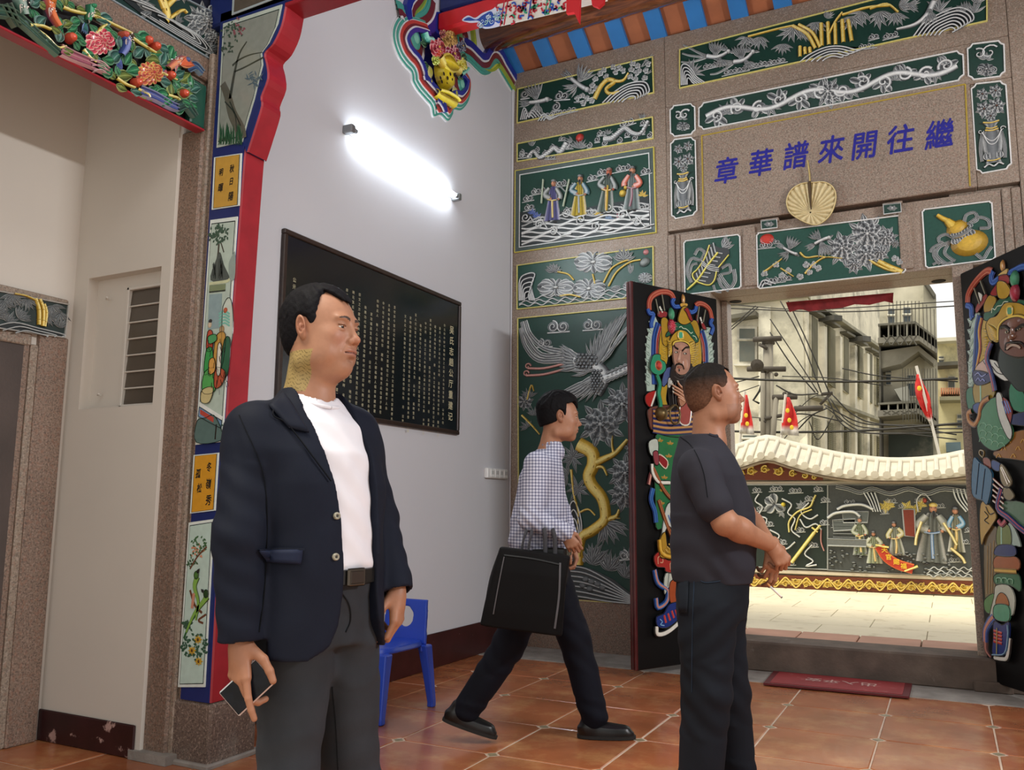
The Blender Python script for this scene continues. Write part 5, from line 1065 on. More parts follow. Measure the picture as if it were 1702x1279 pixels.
ink([(350,472),(378,468),(384,464)],2.2,'#c9cfa8',.007);ink([(350,480),(377,477)],4.5,'#7c8a68',.007);ink([(350,486),(377,483)],1,'#222c24',.0076);rp.poly([(350,490),(371,488),(369,545),(347,548)],.0008,'#8ca4a8',n0=.0066)
rp.poly([(372,520),(375,505),(382,495),(388,505),(390,545),(384,580),(372,575)],.0009,'#cdd8cc','#28302c',.5,.0062,True)
for k in range(5):ink([(366,522+k*5),(375,517+k*5),(384,522+k*5)],1.4,'#7cc0b0',.0074)
rp.dome((377,516),4,4,0,.001,'#c8603c','#a04828',.0078);rp.dome((351,540),4,5,0,.001,'#d8c4a8','#a89880',.0078);rp.dome((352,534),3.6,3,0,.001,'#1c1c1c','#1c1c1c',.008);rp.dome((371,548),5,6,0,.001,'#b8986c','#8c6c48',.0078)
zq=.0070
for pts,c in (([(348,552),(356,552),(356,580),(346,582)],'#c04c34'),([(346,582),(356,580),(356,612),(342,622)],'#3c9c50'),([(362,560),(378,556),(372,610),(358,612)],'#c89848'),([(376,566),(386,566),(382,622),(370,622)],'#2c6448'),([(344,618),(366,614),(360,650),(340,652)],'#58a858'),([(362,612),(378,618),(372,640),(360,644)],'#b8583c'),([(340,648),(358,644),(352,668),(338,668)],'#cfc08c'),([(366,575),(372,575),(370,620),(364,620)],'#e8e4d4'),([(350,560),(362,556),(364,566),(352,572)],'#4c9c60'),([(352,600),(360,596),(362,616),(352,622)],'#d8a050')):
 zq+=.0006;rp.poly(pts,.0009,c,'#1c1c18',.4,zq,True)
for k in range(24):x=344+random.random()*38;y=560+random.random()*90;ink([(x,y),(x+random.uniform(-3,3),y+9)],.4,'#20201c',.0142)
rp.poly([(334,668),(372,692),(371,698),(334,676)],.0008,'#e8ece8',n0=.007);rp.poly([(334,676),(371,699),(370,712),(332,692)],.0008,'#7898b8','#1c2428',.5,.0068);rp.poly([(335,680),(358,694),(357,702),(335,688)],.0008,'#b84c40',n0=.0078)
rp.poly([(330,700),(345,694),(358,690),(370,712),(369,732),(329,735)],.0008,'#5c7470','#1c2c24',.5,.007,True);blob((362,712),10,34,'#24503a',5);blob((340,706),8,16,'#2c3c38',5);ink([(362,705),(360,730)],1.2,'#241c14',.008)
rp.end()
rp.part('painted_birds')
blob((332,905),12,34,'#3c6c3c',5);blob((330,915),11,20,'#d8906c',4,.35);blob((322,930),9,20,'#345c34',5);ink([(346,908),(330,925),(318,945)],1.2,'#6c4430',.0072)
for pts in ([(328,1030),(332,1000),(326,975),(330,958)],[(312,1050),(325,1020),(340,1000),(347,990)]):
 rp.strip(pts,5.2,.002,P_flat('#84b050','#2c4020'),.0068,(.3,1));
rp.dome((329,955),5,6,0,.002,'#54803c','#1c2c1c',.009);rp.dome((345,986),5,6,0,.002,'#2c4c24','#1c2c1c',.009);rp.leaf((330,952),(335,944),.3,.002,sch('#30302c','#30302c','#101010'),.01);rp.leaf((342,984),(337,978),.3,.002,sch('#30302c','#30302c','#101010'),.01)
ink([(318,980),(326,1005),(338,1018)],1.8,'#6c4430',.0066);ink([(345,1020),(332,1030),(340,1035)],1.5,'#6c4430',.0066);ink([(325,985),(322,1010)],2.4,'#c88c74',.0092);ink([(332,1016),(318,1035),(308,1060)],1.6,'#2c5c34',.0078)
blob((325,1075),20,80,'#24583c',6);blob((312,1040),8,18,'#2c583c',6)
for c in ((332,1062),(322,1080),(333,1098)):
 for k in range(8):a=k*.785;rp.leaf(c,(c[0]+7*math.cos(a),c[1]+8*math.sin(a)),.22,.001,sch('#f0d060','#e0b030','#7c5814'),.0088)
 rp.dome(c,2,2,0,.002,'#5c3c14','#3c240c',.01)
rp.end()
cb=empty('crossing_beam',(0,YP,3.6),'dark painted beam with framed panels crossing the hall above the pilaster','beam')
g=G();g.bbox((-3.225,YP,3.545),(3.2,YP+.12,4.3),.01);g.obj('body',NAVY,cb);g=G();g.bbox((-2.72,YP+.003,3.525),(3.2,YP+.13,3.547),.004);g.obj('red_soffit',REDP,cb)
rc=Rel(pP,(1,0,0),(0,0,1),NY,cb,m=GLOSSP);rc.setO((420,0));rc.part('framed_panel');rc.poly([(386,26),(560,-40),(560,-200),(392,-100)],.004,'#a8b4b8');rc.poly([(390,21),(558,-43),(558,-190),(396,-90)],.002,'#5a5248',n0=.004);rc.end()
bb=empty('pillar_base',(-3.05,YP+.1,0),'rough granite plinth block under the painted pilaster','plinth')
g=G();g.bbox((-3.20,YP -.0,0),(-2.945,YP+.29,.272),.012);g.obj('block',mat('rough_granite','#6b5a50',.75,noise=(3,.25),bump=(70,.6,.006),speck=[(90,'#a08c7e',.56,.6),(140,'#352b27',.55,.6)],col2=('#8c857c',4.5,.55,.8)),bb)
g=G();g.bbox((-3.215,YP -.02,-.005),(-2.93,YP+.31,.02),.006);g.obj('cement_skirt',CEMENT,bb)
# aisle door frame of stone with bamboo relief
df=empty('aisle_doorway',(XA,2.3,0),'granite door frame at the far left with a bamboo relief over it','doorway')
for (y0,y1,z0,z1,x1,m_) in ((2.47 -1.8,YW -.045,1.985,2.19,.028,GRANITE),(2.655,YW -.03,0,1.99,.03,GRANITE2),(2.62,2.66,0,1.93,.018,GRANITE),(2.59,2.62,0,1.93,.008,GRANITE2),(.8,2.62,1.92,1.985,.018,GRANITE)):
 g=G();g.bbox((XA -.01,y0,z0),(XA+x1,y1,z1),.006);g.obj('stone',m_,df)
g=G();g.bbox((XA -.012,.8,0),(XA+.003,2.6,1.93),.002);g.obj('dark_leaf',mat('dark_stone_leaf','#4a3f3a',.6,noise=(3,.2),bump=(80,.3,.004)),df)
r=framed('carved_panel','grey relief panel of golden bamboo canes over the aisle doorway',[(-60,474),(111,507),(105,560),(-60,536)],pX(XA+.03),(1,0,0),U=(0,1,0),border='#a9a6a0',bw=.006,ground='#20302e')
for pts,w in (([(56,496),(62,515),(62,540)],3),([(63,497),(69,515),(68,542)],3),([(70,505),(74,520),(71,543)],2.6),([(58,500),(40,492),(20,488)],1.8)):bam(r,pts,w)
for c,a0,a1,L,n in (((20,490),3.4,6.0,26,8),((5,500),3.4,6.2,24,8),((45,498),3.6,6.1,22,7),((85,508),3.6,6.0,24,8),((98,520),3.4,5.6,24,7),((80,525),3.8,6.2,20,7),((-10,520),-.6,1.0,26,7),((30,530),-.2,1.8,24,8),((10,535),.2,2.2,20,6),((100,545),.8,2.6,18,6)):r.spray(c,n,L,a0,a1,.12,SIL2)
r.rock([(-20,545),(20,536),(60,545),(104,556),(100,560)],SIL2,n=3)
# louvre window
win=empty('louvre_window',(-3.54,YW+.14,WZ0),'white framed louvre window with glass slats in the aisle wall','window')
FRM=mat('window_frame','#cfc9c0',.5);GLS=mat('louvre_glass','#4f473e',.3,spec=.4,noise=(2,.25))
fx0,fx1,fz0,fz1,fy=-3.70,-3.405,1.625,2.245,YW+.05
g=G();g.bbox((fx0,fy,fz0),(fx0+.018,fy+.04,fz1),.003);g.bbox((fx0,fy,fz1 -.016),(fx1,fy+.04,fz1),.003);g.bbox((fx0,fy,fz0),(fx1,fy+.04,fz0+.01),.003);g.bbox((fx1 -.008,fy,fz0),(fx1,fy+.04,fz1),.003);g.obj('window_frame',FRM,win)
n=7;dz=(fz1 -.016 -fz0 -.01)/n
for k in range(n):
 z=fz0+.01+k*dz;M=Matrix.Translation((0,fy+.02,z+dz/2))@Matrix.Rotation(math.radians(-5),4,'X');g=G();g.bbox((fx0+.018,-.003,-dz*.52),(fx1 -.008,.003,dz*.52),.001,M);o=g.obj('louvre_pane',GLS,win)
 g=G();g.bbox((fx0+.015,-.008,-dz*.5 -.003),(fx1 -.006,.004,-dz*.5+.004),.002,M);g.obj('louvre_clip',FRM,win)
for k in range(3):
 x=fx0+.07+k*.09;g=G();g.cyl((x,fy+.09,fz0),(x,fy+.09,fz1),.006,8);g.obj('security_bar',FRM,win)
g=G();g.box((WX0,fy+.01,WZ0 -.01),(fx0,fy+.05,WZ1));g.box((fx0,fy+.01,fz1),(WX1,fy+.05,WZ1));g.obj('recess_plaster',PW,ww)
g=G();g.box((WX0,fy+.5,WZ0 -.3),(-3.345,fy+.52,WZ1+.2));g.obj('room_behind',mat('dark_room','#4a443c',.9),ww)
for px,py in ((182,498),(168,657)):
 c=onY(px,py,fy+.0);g=G();g.tube([c,c+Vector((.0,-.02,0)),c+Vector((.02,-.03,.004))],.005,6);g.obj('window_stay',FRM,win)
# things on the plaque wall
pL=lambda x,y:onX(x,y,XL)
NL_=(1,0,0);UL_=(0,1,0)
pq=empty('stone_plaque',(XL,4.6,1.65),'black polished stone plaque with columns of gold characters on the white wall','plaque')
BLKS=mat('black_stone','#11161a',.16,spec=.55,noise=(50,.4));PLF=mat('plaque_frame','#33251f',.35,noise=(20,.2))
y0,y1,z0,z1=3.595,5.60,1.68,2.72
g=G();g.bbox((XL,y0+.03,z0+.03),(XL+.02,y1 -.03,z1 -.03),.003);g.obj('slab',BLKS,pq)
for a,b,c,d in ((y0,y1,z0,z0+.032),(y0,y1,z1 -.032,z1),(y0,y0+.032,z0+.03,z1 -.03),(y1 -.032,y1,z0+.03,z1 -.03)):
 g=G();g.bbox((XL,a,c),(XL+.03,b,d),.005);g.obj('frame_bar',PLF,pq)
GOLDI=mat('gilt_inscription','#cfc8a4',.4,noise=(60,.1))
MW=Matrix(((0,0,1,0),(1,0,0,0),(0,1,0,0),(0,0,0,1)))
def wall_text(body,y,z,size,name='inscription_column',col=GOLDI,fat=0,parent=pq,line=1.0):
 return text_at(body,Matrix.Translation((XL+.0215,y,z))@MW,size,col,parent,name,fat=fat,line=line)
title='吴氏志趙公厅重建记'
for k,ch in enumerate(title):wall_text(ch,5.47,2.47 -k*.083,.066,'title_character',fat=.0008)
pool='公之年人祖建宗氏元世祠村堂子孫至大有文明德福光宗里在此其家中時同心山水地方先人修建于年月日立碑记載功德無量百世流芳後人敬仰永存志趙吴族千秋萬代'
random.seed(3)
for c in range(24):
 y=5.365 -c*.0655;n=random.choice((22,24,25,26,26,24));st=2.50 -random.choice((0,0,.035,.07));
 if c in (9,):continue
 ln='\n'.join(random.choice(pool) if random.random()>.05 else ' ' for _ in range(n))
 me_=wall_text(ln,y,st,.0235,line=1.36);me_['kind']='stuff'
wall_text('\n'.join('公元年孟秋立'),3.70,2.45,.03,line=1.35);wall_text('\n'.join('吴氏宗親敬立'),3.70,2.02,.028,line=1.35)
tb=empty('fluorescent_tube',(XL,4.8,3.53),'lit fluorescent tube held by two small metal clips high on the white wall','lamp')
a=pL(573,218);b=pL(752,327);zt=3.535
EM=mat('tube_glow','#ffffff',.4,emit=('#eef6ff',34.0));MET=mat('clip_metal','#9da1a2',.35,metal=.8)
g=G();g.tube([(XL+.055,a.y+.05,zt),(XL+.055,b.y -.05,zt)],.014,12);g.obj('glass_tube',EM,tb,smooth=True)
for yy in (a.y,b.y):
 s_=1 if yy==a.y else -1
 g=G();g.cyl((XL+.055,yy+s_*.012,zt),(XL+.055,yy+s_*.05,zt),.016,12);g.obj('end_cap',MET,tb,smooth=True)
 g=G();g.bbox((XL,yy -.025,zt -.028),(XL+.075,yy+.02,zt+.028),.006);g.obj('holder',MET,tb)
g=G();g.bbox((XL,a.y,zt -.012),(XL+.012,b.y,zt+.012),.003);g.obj('back_channel',PLASTER,tb)
tl=area('tube_light_source',(XL+.09,(a.y+b.y)/2,zt),.05,26,(0,math.radians(90),0),(.92,.97,1.0),b.y -a.y)
tl.rotation_euler=Vector((-1,0,.0)).to_track_quat('Z','Y').to_euler();tl.data.shape='RECTANGLE';tl.data.size=.04;tl.data.size_y=b.y -a.y
tl.rotation_euler=(0,math.radians(-90),0);tl.data.size=.04
sw=empty('switch_box',(XL,6.2,1.41),'white surface-mounted socket strip on the wall near the corner','socket')
WPL=mat('white_plastic','#e9e9e6',.35);DKP=mat('dark_slot','#2c2c2c',.6)
y0=6.045;g=G();g.bbox((XL,y0,1.368),(XL+.035,y0+.36,1.45),.006);g.obj('case',WPL,sw)
for k in range(4):
 g=G();g.bbox((XL+.033,y0+.05+k*.078,1.376),(XL+.0385,y0+.115+k*.078,1.442),.003);g.obj('socket_face',WPL,sw)
 for d in (.022,.044):g=G();g.bbox((XL+.038,y0+.05+d+k*.078,1.40),(XL+.0392,y0+.056+d+k*.078,1.43),.0004);g.obj('slot',DKP,sw)
bd=empty('painted_gable_bands',(XL,5.6,4.4),'bands of teal, red, white and blue scalloped moulding under the roof on the white wall','moulding')
r=Rel(pL,UL_,(0,0,1),NL_,bd,m=GLOSSP);r.setO((750,110));r.base=.0
def bands(pts,cols,ws,sm=6,side=1,name='scalloped_band'):
 """nested ribbons offset inward from an outer contour"""
 P=smooth_pts([r.q(p) for p in pts],sm);P=[np.array(p) for p in P];n=len(P);N_=[]
 for i in range(n):
  t=P[min(i+1,n -1)]-P[max(i -1,0)];t=t/(np.linalg.norm(t) or 1);N_.append(np.array((-t[1],t[0]))*side)
 for _ in range(2):N_=[N_[0]]+[(N_[i -1]+2*N_[i]+N_[i+1])/np.linalg.norm(N_[i -1]+2*N_[i]+N_[i+1]) for i in range(1,n -1)]+[N_[-1]]
 off=0
 for k,(c,w) in enumerate(zip(cols,ws)):
  r.part(name);w_=w*r.k;h=.012+.007*k
  cc=lin(c);vs=[]
  for i in range(n):
   for o,z in ((off,0),(off,h),(off+w_*1.04,h+.001),(off+w_*1.04,0)):vs.append(r.W(P[i]+N_[i]*o,z))
  r.g.add(vs,[(i*4+j,i*4+j+1,i*4+5+j,i*4+4+j) for i in range(n -1) for j in range(3)],[cc]*len(vs));r.end();off+=w_
TEAL,MAROON,RED_,CREAM,NVY,LIME,SALM='#4c9c8c','#6c2c30','#b8443c','#d8dadc','#26308c','#9cb040','#c87c74'
C1=(CREAM,TEAL,CREAM,TEAL,CREAM,RED_,MAROON,CREAM,NVY);W1=(1.0,2.2,.6,2.6,1.0,3.4,2.4,1.6,4)
main=[(700,30),(690,26),(672,22),(658,30),(650,48),(651,70),(660,95),(672,112),(681,122),(683,136),(692,152),(704,166),(714,178),(718,195),(730,193),(742,203),(750,192),(752,184),(764,185),(776,170),(780,148),(777,128),(764,108),(752,100)]
r.part('navy_field');r.poly([(700,20),(672,60),(680,90),(700,110),(705,140),(720,160),(740,180),(752,165),(760,140),(750,105),(770,60),(745,20)],.006,NVY,None);r.end()
bands(main,C1,W1,side=1)
for c,R,ccw in (((683,66),20,1),((760,142),17,-1)):
 for k,(col,w,q) in enumerate(((CREAM,2,1.0),(MAROON,3.2,.82),(TEAL,4,.55),('#7cc0ac',4,.3))):
  r.part('scroll');r.dome(c,R*q,R*q*1.2,.4,.012+.006*k,col,col,.02+.004*k,20);r.end()
bands([(848,152),(832,126),(822,110),(812,124),(800,126),(788,116),(778,106),(768,100),(760,88),(754,74),(752,60)],(CREAM,TEAL,TEAL,MAROON,CREAM,NVY),(.8,3.5,3.5,6,2,7),side=-1)
bands([(858,142),(836,105),(826,92)],(CREAM,NVY,LIME,LIME),(1.4,5,4,5),side=1,sm=4)
bands([(829,88),(814,104),(800,100),(792,84),(790,66),(788,50)],(LIME,'#c4cc50',LIME),(4,3,3),side=1)
bands([(655,0),(664,4),(672,14),(684,18),(698,12),(704,2),(706,-10)],(TEAL,TEAL,MAROON,CREAM),(4,4,7,2),side=-1)
bands([(698,40),(692,34),(704,18),(712,0),(712,-14)],(LIME,'#7c9c3c',MAROON,CREAM,NVY),(5,3,6,2,8),side=1)
bands([(705,60),(700,46),(694,34)],(LIME,MAROON),(6,6),side=1)
r.part('green_scroll');r.dome((766,66),11,14,.3,.02,'#7cb070','#3c7c5c',.01);r.dome((768,62),6,8,.3,.02,MAROON,MAROON,.028);r.end()
bk=empty('flower_basket_carving',pL(725,120),'yellow pierced basket of flowers modelled on the painted gable scallop','carving')
r2=Rel(pL,UL_,(0,0,1),NL_,bk,m=GLOSSP);r2.setO((725,120));r2.base=.05
YY=sch('#f0e060','#dcc428','#8c7414')
r2.part('basket','bright yellow pierced basket');r2.dome((726,131),17,15,-.4,.09,'#dcc82c','#8c7818',.0,22);r2.end()
r2.part('basket_hole')
for j in range(4):
 for i in range(5):
  x=714+i*6.4+(j%2)*3;y=122+j*6+i*1.6;d=((x -727)/15)**2+((y -132)/13)**2
  if d<.95:r2.dome((x,y),2.1,None,0,.004,'#1c1408','#1c1408',.09*math.sqrt(max(0,1 -d*.92)),8)
r2.end()
r2.part('basket_rim');r2.strip([(711,100),(718,112),(732,118),(744,122)],6,.05,S=sch('#f0e488','#c8a838','#7c6014'),n0=.04);r2.leaf((712,104),(742,122),.3,.04,YY,.07);r2.end()
r2.part('basket_foot');r2.strip([(711,156),(722,164),(736,172),(743,176)],5,.05,S=YY,n0=.0,taper=(1,1));r2.strip([(712,154),(726,158),(740,166),(745,172)],2,.03,S=sch('#fff080','#f0e040','#a08c20'),n0=.04)
for k in range(14):t=k/13;r2.line([(713+30*t,156+17*t),(715+28*t,162+14*t)],.5,'#8c7414',.003,.052,False)
r2.end()
for c,R,S in (((729,68),13,sch('#d8b878','#a8864c','#5c4424')),((708,84),13,sch('#e0a0a0','#b83c4c','#5c1420')),((709,92),9,sch('#f0988c','#d84838','#8c1c18')),((734,95),13,sch('#e0b0b8','#8c2040','#3c0c1c')),((749,112),9,sch('#f0f090','#d0c83c','#7c7414')),((748,82),8,sch('#9ca0b0','#4c5470','#1c2030')),((706,105),7,sch('#d0e080','#a8b43c','#4c5c1c')),((718,62),6,sch('#c08078','#7c3c3c','#3c1818'))):
 r2.flower(c,R,7,3,S,n0=.05,core='#e8c850')
for c,a in (((700,75),2),((722,78),1.4),((740,72),.6),((756,100),-.2),((702,112),3.6),((752,126),-.8)):r2.spray(c,4,12,a -.5,a+1.0,.3,sch('#7ca080','#3c6448','#1c3424'))
for c,rx in (((704,122),6),((747,157),6),((705,138),3.5),((724,172),4)):r2.part('oval_boss');r2.dome(c,rx,rx*1.2,0,.02,'#a8a840','#dcd8a0',.0);r2.end()
r2.part('teal_cord');r2.strip([(692,58),(696,68),(704,70)],4,.05,S=sch('#9ce0d0','#4ca898','#1c5c50'));r2.end();r2.part('teal_cord');r2.strip([(752,128),(760,122),(764,118)],3,.05,S=sch('#9ce0d0','#4ca898','#1c5c50'));r2.end()
rb=empty('painted_beam',(0,5.3,4.85),'red tie beam with blue and green cloud pattern above the log','beam')
YB_,ZB0,ZB1=5.2,4.79,4.95
RDB=mat('bright_red_beam','#c8242a',.3,noise=(8,.1));g=G();g.bbox((XL,YB_,ZB0),(2.6,YB_+.13,ZB1),.02);g.obj('body',RDB,rb)
pB=lambda x,y:onY(x,y,YB_);r=Rel(pB,(1,0,0),(0,0,1),NY,rb,m=GLOSSP);r.setO((860,30));r.base=.0
r.part('cloud_tongue');r.poly([(768,34),(778,26),(790,30),(802,22),(818,16),(826,10),(826,20),(836,40),(806,48),(796,38),(782,38)],.003,'#dfe4f4',sm=True);r.poly([(771,34),(780,29),(792,33),(804,25),(818,20),(822,40),(806,45),(796,35),(782,35)],.002,'#2c50a8',n0=.003,sm=True)
random.seed(5)
for k in range(16):r.spiral((796+k*2.6+random.uniform(-2,2),40 -k*.9+random.uniform(-8,6)),4,1.2,k,1,1,.004,sch('#e0f0f4',('#3c78c0','#3ca088','#2440a0')[k%3],'#1c3c8c'),.005)
r.end()
r.part('pattern_field');r.poly([(826,8),(1010,-40),(1010,2),(832,44)],.003,'#e4e0d4')
for k in range(90):
 x=830+random.random()*130;y=24 -(x -830)*.25+random.uniform(-14,18);c=('#c03440','#2c9c74','#3458b0','#b82c38')[k%4];a=random.random()*6
 r.strip([(x,y),(x+5*math.cos(a),y+4*math.sin(a)),(x+8*math.cos(a+.9),y+7*math.sin(a+.9))],1.3,.004,P_flat(c),.004)
for x in (832,838,878,906,912):r.line([(x,44 -(x -832)*.24),(x+8,-6 -(x -832)*.24)],1.2,('#2c9c74','#c03440','#3458b0')[int(x)%3],.005,.004,False)
r.end()
RC=mat('red_cloth','#c41c22',.55)
ct=empty('red_cloth_knot',onY(960,10,5.0),'red cloth ends hanging from the beam near the top edge','cloth')
pK=lambda x,y:onY(x,y,5.0)
for pts in ([(942,-30),(965,-30),(962,38),(954,20),(941,22)],[(980,-20),(1005,-20),(1003,4),(994,12),(984,8)]):
 g=G();g.prism([pK(*p) for p in pts],(0,.03,0));g.obj('cloth_tail',RC,ct)
g=G();g.bbox((XL,5.22,4.96),(2.6,5.32,5.6),.02);g.obj('trim_2',NAVY,kind='structure')
# outside the door: courtyard, screen wall, old houses, poles, wires, flags
ZO=.18
PAVE=mat('cream_paving','#e2d8bc',.7,noise=(1.2,.08),col2=('#b8a888',6,.55,.8));PAVG=mat('paving_joint','#8f866f',.9)
YS=onZ(1440,983,ZO).y
court=empty('courtyard_ground',(0,9,ZO),kind='structure')
g=G();g.box((-14,YF+.45,-.2),(9,40,ZO -.006));g.obj('ground_bed',PAVG,court)
q=G();q.bbox((.003,.003,-.02),(.797,.597,0),.003);SLB=q.mesh('paving_slab');SLB.materials.append(PAVE)
for i in range(8):
 for j in range(7):
  y=YF+.62+j*.6
  if y>YS+.4:continue
  o=link('paving_slab',SLB,court);o.location=(-4.2+i*.8+(j%2)*.37,y -9,0)
PINKT=mat('pink_step_tile','#b98a72',.6,noise=(4,.12))
for k in range(6):g=G();g.bbox((-1.9+k*.42,YF+.19,.1),(-1.49+k*.42,YF+.60,ZO+.015),.004);g.obj('step_tile',PINKT,court)
g=G();g.box((-14,26.5,-.2),(16,60,ZO -.01));g.obj('street_ground',PAVG,court)
pS=lambda x,y:onY(x,y,YS)
CRM='#d9cfba';CREAMW=mat('cream_painted_stone','#cfc4ae',.8,noise=(2,.1))
sw_=empty('screen_wall',(-1,YS,ZO),'low cream screen wall with tiled cap and carved panels across the courtyard','wall')
def zS(x,y):return pS(x,y).z
zb0,zb1=zS(1440,982),zS(1440,958);zr0,zr1=zS(1440,951),zS(1440,807);ztop=zS(1440,790)
x0,x1=pS(1120,800).x,pS(1800,800).x
for (a,b,d,m_) in ((ZO,ZO+.03,.02,CREAMW),(zb1,zr0,.05,CREAMW),(zr1,zr1+.06,.04,CREAMW),(zr1+.06,ztop+.02,-.02,CREAMW),(ZO,ztop+.05,-.06,CREAMW)):
 g=G();g.bbox((x0,YS -d,a),(x1,YS+.3,b),.01);g.obj('wall_course',m_,sw_)
BR='#6c3218'
def scrollband(name,label,p0,p1,n,hpx,quad):
 r=framed(name,label,quad,lambda x,y:onY(x,y,YS -.045),NF,ground=BR,border=None,cat='relief panel')
 random.seed(2);p0=np.array(p0,float);p1=np.array(p1,float)
 r.part('gilt_vine');pts=[tuple(p0+(p1 -p0)*i/(n*4)+np.array((0,hpx*.4*math.sin(i*PI/2)))) for i in range(n*4+1)];r.strip(pts,1.6,.02,S=GLD);r.end()
 for i in range(n*2):
  c=p0+(p1 -p0)*(i+.5)/(n*2);s_=1 if i%2 else -1;r.part('gilt_scroll');r.spiral((c[0],c[1]+s_*hpx*.15),hpx*.34,1.2,0,s_,1.1,.02,GLD,.004)
  for k in range(4):a=k*1.6+i;r.leaf((c[0],c[1]),(c[0]+hpx*.62*math.cos(a),c[1]+hpx*.42*math.sin(a)),.32,.014,GLD,.004)
  r.end()
 return r
scrollband('gilt_base_frieze','long brown frieze with golden scrolls along the foot of the screen wall',(1245,965),(1628,978),11,20,[(1236,953),(1640,966),(1640,990),(1236,975)])
r=framed('gilt_gable_carving','brown gable panel with golden scrolls under the screen wall roof',[(1205,779),(1272,768),(1368,789),(1368,797)],lambda x,y:onY(x,y,YS -.05),NF,ground=BR,border=None)
r.g=G().col(BR);r.g.prism([r.W(r.q(p),-.002) for p in ((1195,797),(1195,780),(1235,770),(1272,764),(1318,774),(1368,787),(1368,798))],Vector(NF)*.02);r.g.obj('gable_board',PAINT,r.root)
for c,R,f in (((1250,783),8,1),((1294,783),8,-1),((1318,787),6,1),((1338,790),5,-1),((1232,787),6,-1),((1354,793),4,1),((1272,780),7,1),((1215,791),5,1)):
 r.part('gilt_scroll');r.spiral(c,R,1.3,1,f,1.7,.03,GLD,.02)
 for k in range(5):a=k*1.25;r.leaf(c,(c[0]+R*1.3*math.cos(a),c[1]-R*.9*math.sin(a)),.32,.02,GLD,.02)
 r.end()
rid=[(1150,762),(1205,748),(1235,739),(1274,727),(1308,736),(1342,744),(1380,753),(1423,760),(1477,765),(1531,764),(1570,759),(1605,752),(1660,742),(1760,730)]
eav=[(1150,790),(1205,776),(1235,768),(1274,757),(1308,766),(1342,776),(1380,784),(1423,789),(1477,791),(1531,790),(1570,787),(1605,783),(1660,775),(1760,765)]
cap=empty('wall_cap_roof',pS(1440,790),'curved white glazed tile cap along the top of the screen wall','roof')
TW=mat('white_roof_tile','#c9c2b0',.5,noise=(5,.1));TS=mat('roof_board_grey','#8c7d6c',.8,noise=(4,.15))
R_=[onY(x,y,YS+.28) for x,y in smooth_pts(rid,3)];E_=[onY(x,y,YS -.22) for x,y in smooth_pts(eav,3)];n=min(len(R_),len(E_))
g=G()
for i in range(n -1):
 a,b,c,d=R_[i],R_[i+1],E_[i+1],E_[i];u=Vector((0,0,-.05));o=len(g.v)
 g.add([a,b,c,d,a+u,b+u,c+u,d+u],[(3,2,1,0),(4,5,6,7),(0,1,5,4),(2,3,7,6)])
g.obj('roof_slab',TW,cap)
g=G();g.tube([p+Vector((0,.0,-.03)) for p in R_],.07,8);g.obj('ridge',TW,cap,smooth=True)
g=G();g.tube([p+Vector((0,.04,-.065)) for p in E_],.022,6);g.obj('eave_board',TS,cap)
def poly_at(P,x):
 for i in range(len(P)-1):
  if P[i].x<=x<=P[i+1].x:return P[i].lerp(P[i+1],(x -P[i].x)/(P[i+1].x -P[i].x))
x=E_[0].x+.1
while x<E_[-1].x -.1:
 e=poly_at(E_,x);rr_=poly_at(R_,x)
 if e and rr_:
  g=G();g.tube([rr_+Vector((0,0,.01)),e+Vector((0,-.02,.012))],.027,8);g.lathe((e.x,e.y -.022,e.z+.012),[(.001,0),(.045,0),(.045,.012),(.001,.014)],10,Matrix.Rotation(PI/2,4,'X'));g.obj('roof_tile',TW,cap)
 x+=.128
pS2=lambda x,y:onY(x,y,YS -.045)
r=framed('carved_panel','dark green outdoor panel of sword, butterfly and ribbons on the screen wall',[(1180,806),(1375,806),(1375,945),(1180,938)],pS2,NF,border='#a8aca8',bw=.012,ground='#1e2c26')
for c,n in (((1258,814),2),((1290,812),3),((1322,815),3),((1360,812),2),((1372,830),2),((1345,828),2),((1265,845),2),((1278,870),2),((1300,900),2),((1330,880),2),((1310,935),3),((1352,905),2),((1290,925),2),((1370,868),2),((1268,900),2)):r.cloud(c,5,n,1.2)
for pts in ([(1262,820),(1256,832),(1268,842),(1262,856),(1275,862),(1270,880)],[(1300,828),(1316,838),(1310,852),(1322,862),(1316,880),(1330,892)],[(1345,835),(1332,850),(1346,862),(1360,855)],[(1280,880),(1296,890),(1286,904),(1306,912),(1322,900)],[(1350,905),(1338,920),(1352,932),(1340,940),(1358,938)],[(1330,862),(1340,876),(1356,870),(1366,880)]):r.part('ribbon');r.strip(pts,1.8,.03);r.end()
r.part('butterfly');[r.leaf((1288,838),p,.42,.03,petal=True) for p in ((1272,828),(1284,820),(1302,848),(1274,850))];r.dome((1302,838),4,None,0,.05,'#e8d048','#8c7c1c');r.end()
r.part('flute_tassel','yellow curved tassel');r.strip([(1312,884),(1312,866),(1326,850),(1346,842),(1352,830),(1356,822)],1.6,.04,S=YB);r.strip([(1322,880),(1330,856),(1350,846)],1.2,.04,S=YB);r.end()
r.part('sword','yellow hilted sword in its scabbard');r.strip([(1316,934),(1354,884)],3.2,.05,S=sch('#f0e8a0','#c9b848','#5c5424'),sm=False);r.strip([(1354,884),(1364,872)],2.2,.06,S=YB,sm=False);r.strip([(1350,876),(1360,884)],1.8,.06,S=YB,sm=False);r.strip([(1365,880),(1365,900),(1370,915)],1.3,.03,S=sch('#e0a8a0','#b07068','#5c302c'));r.end()
r.spray((1250,865),6,14,0,3,.2);r.spray((1300,850),6,12,1,5,.2);r.spray((1334,842),6,12,1,5,.2)
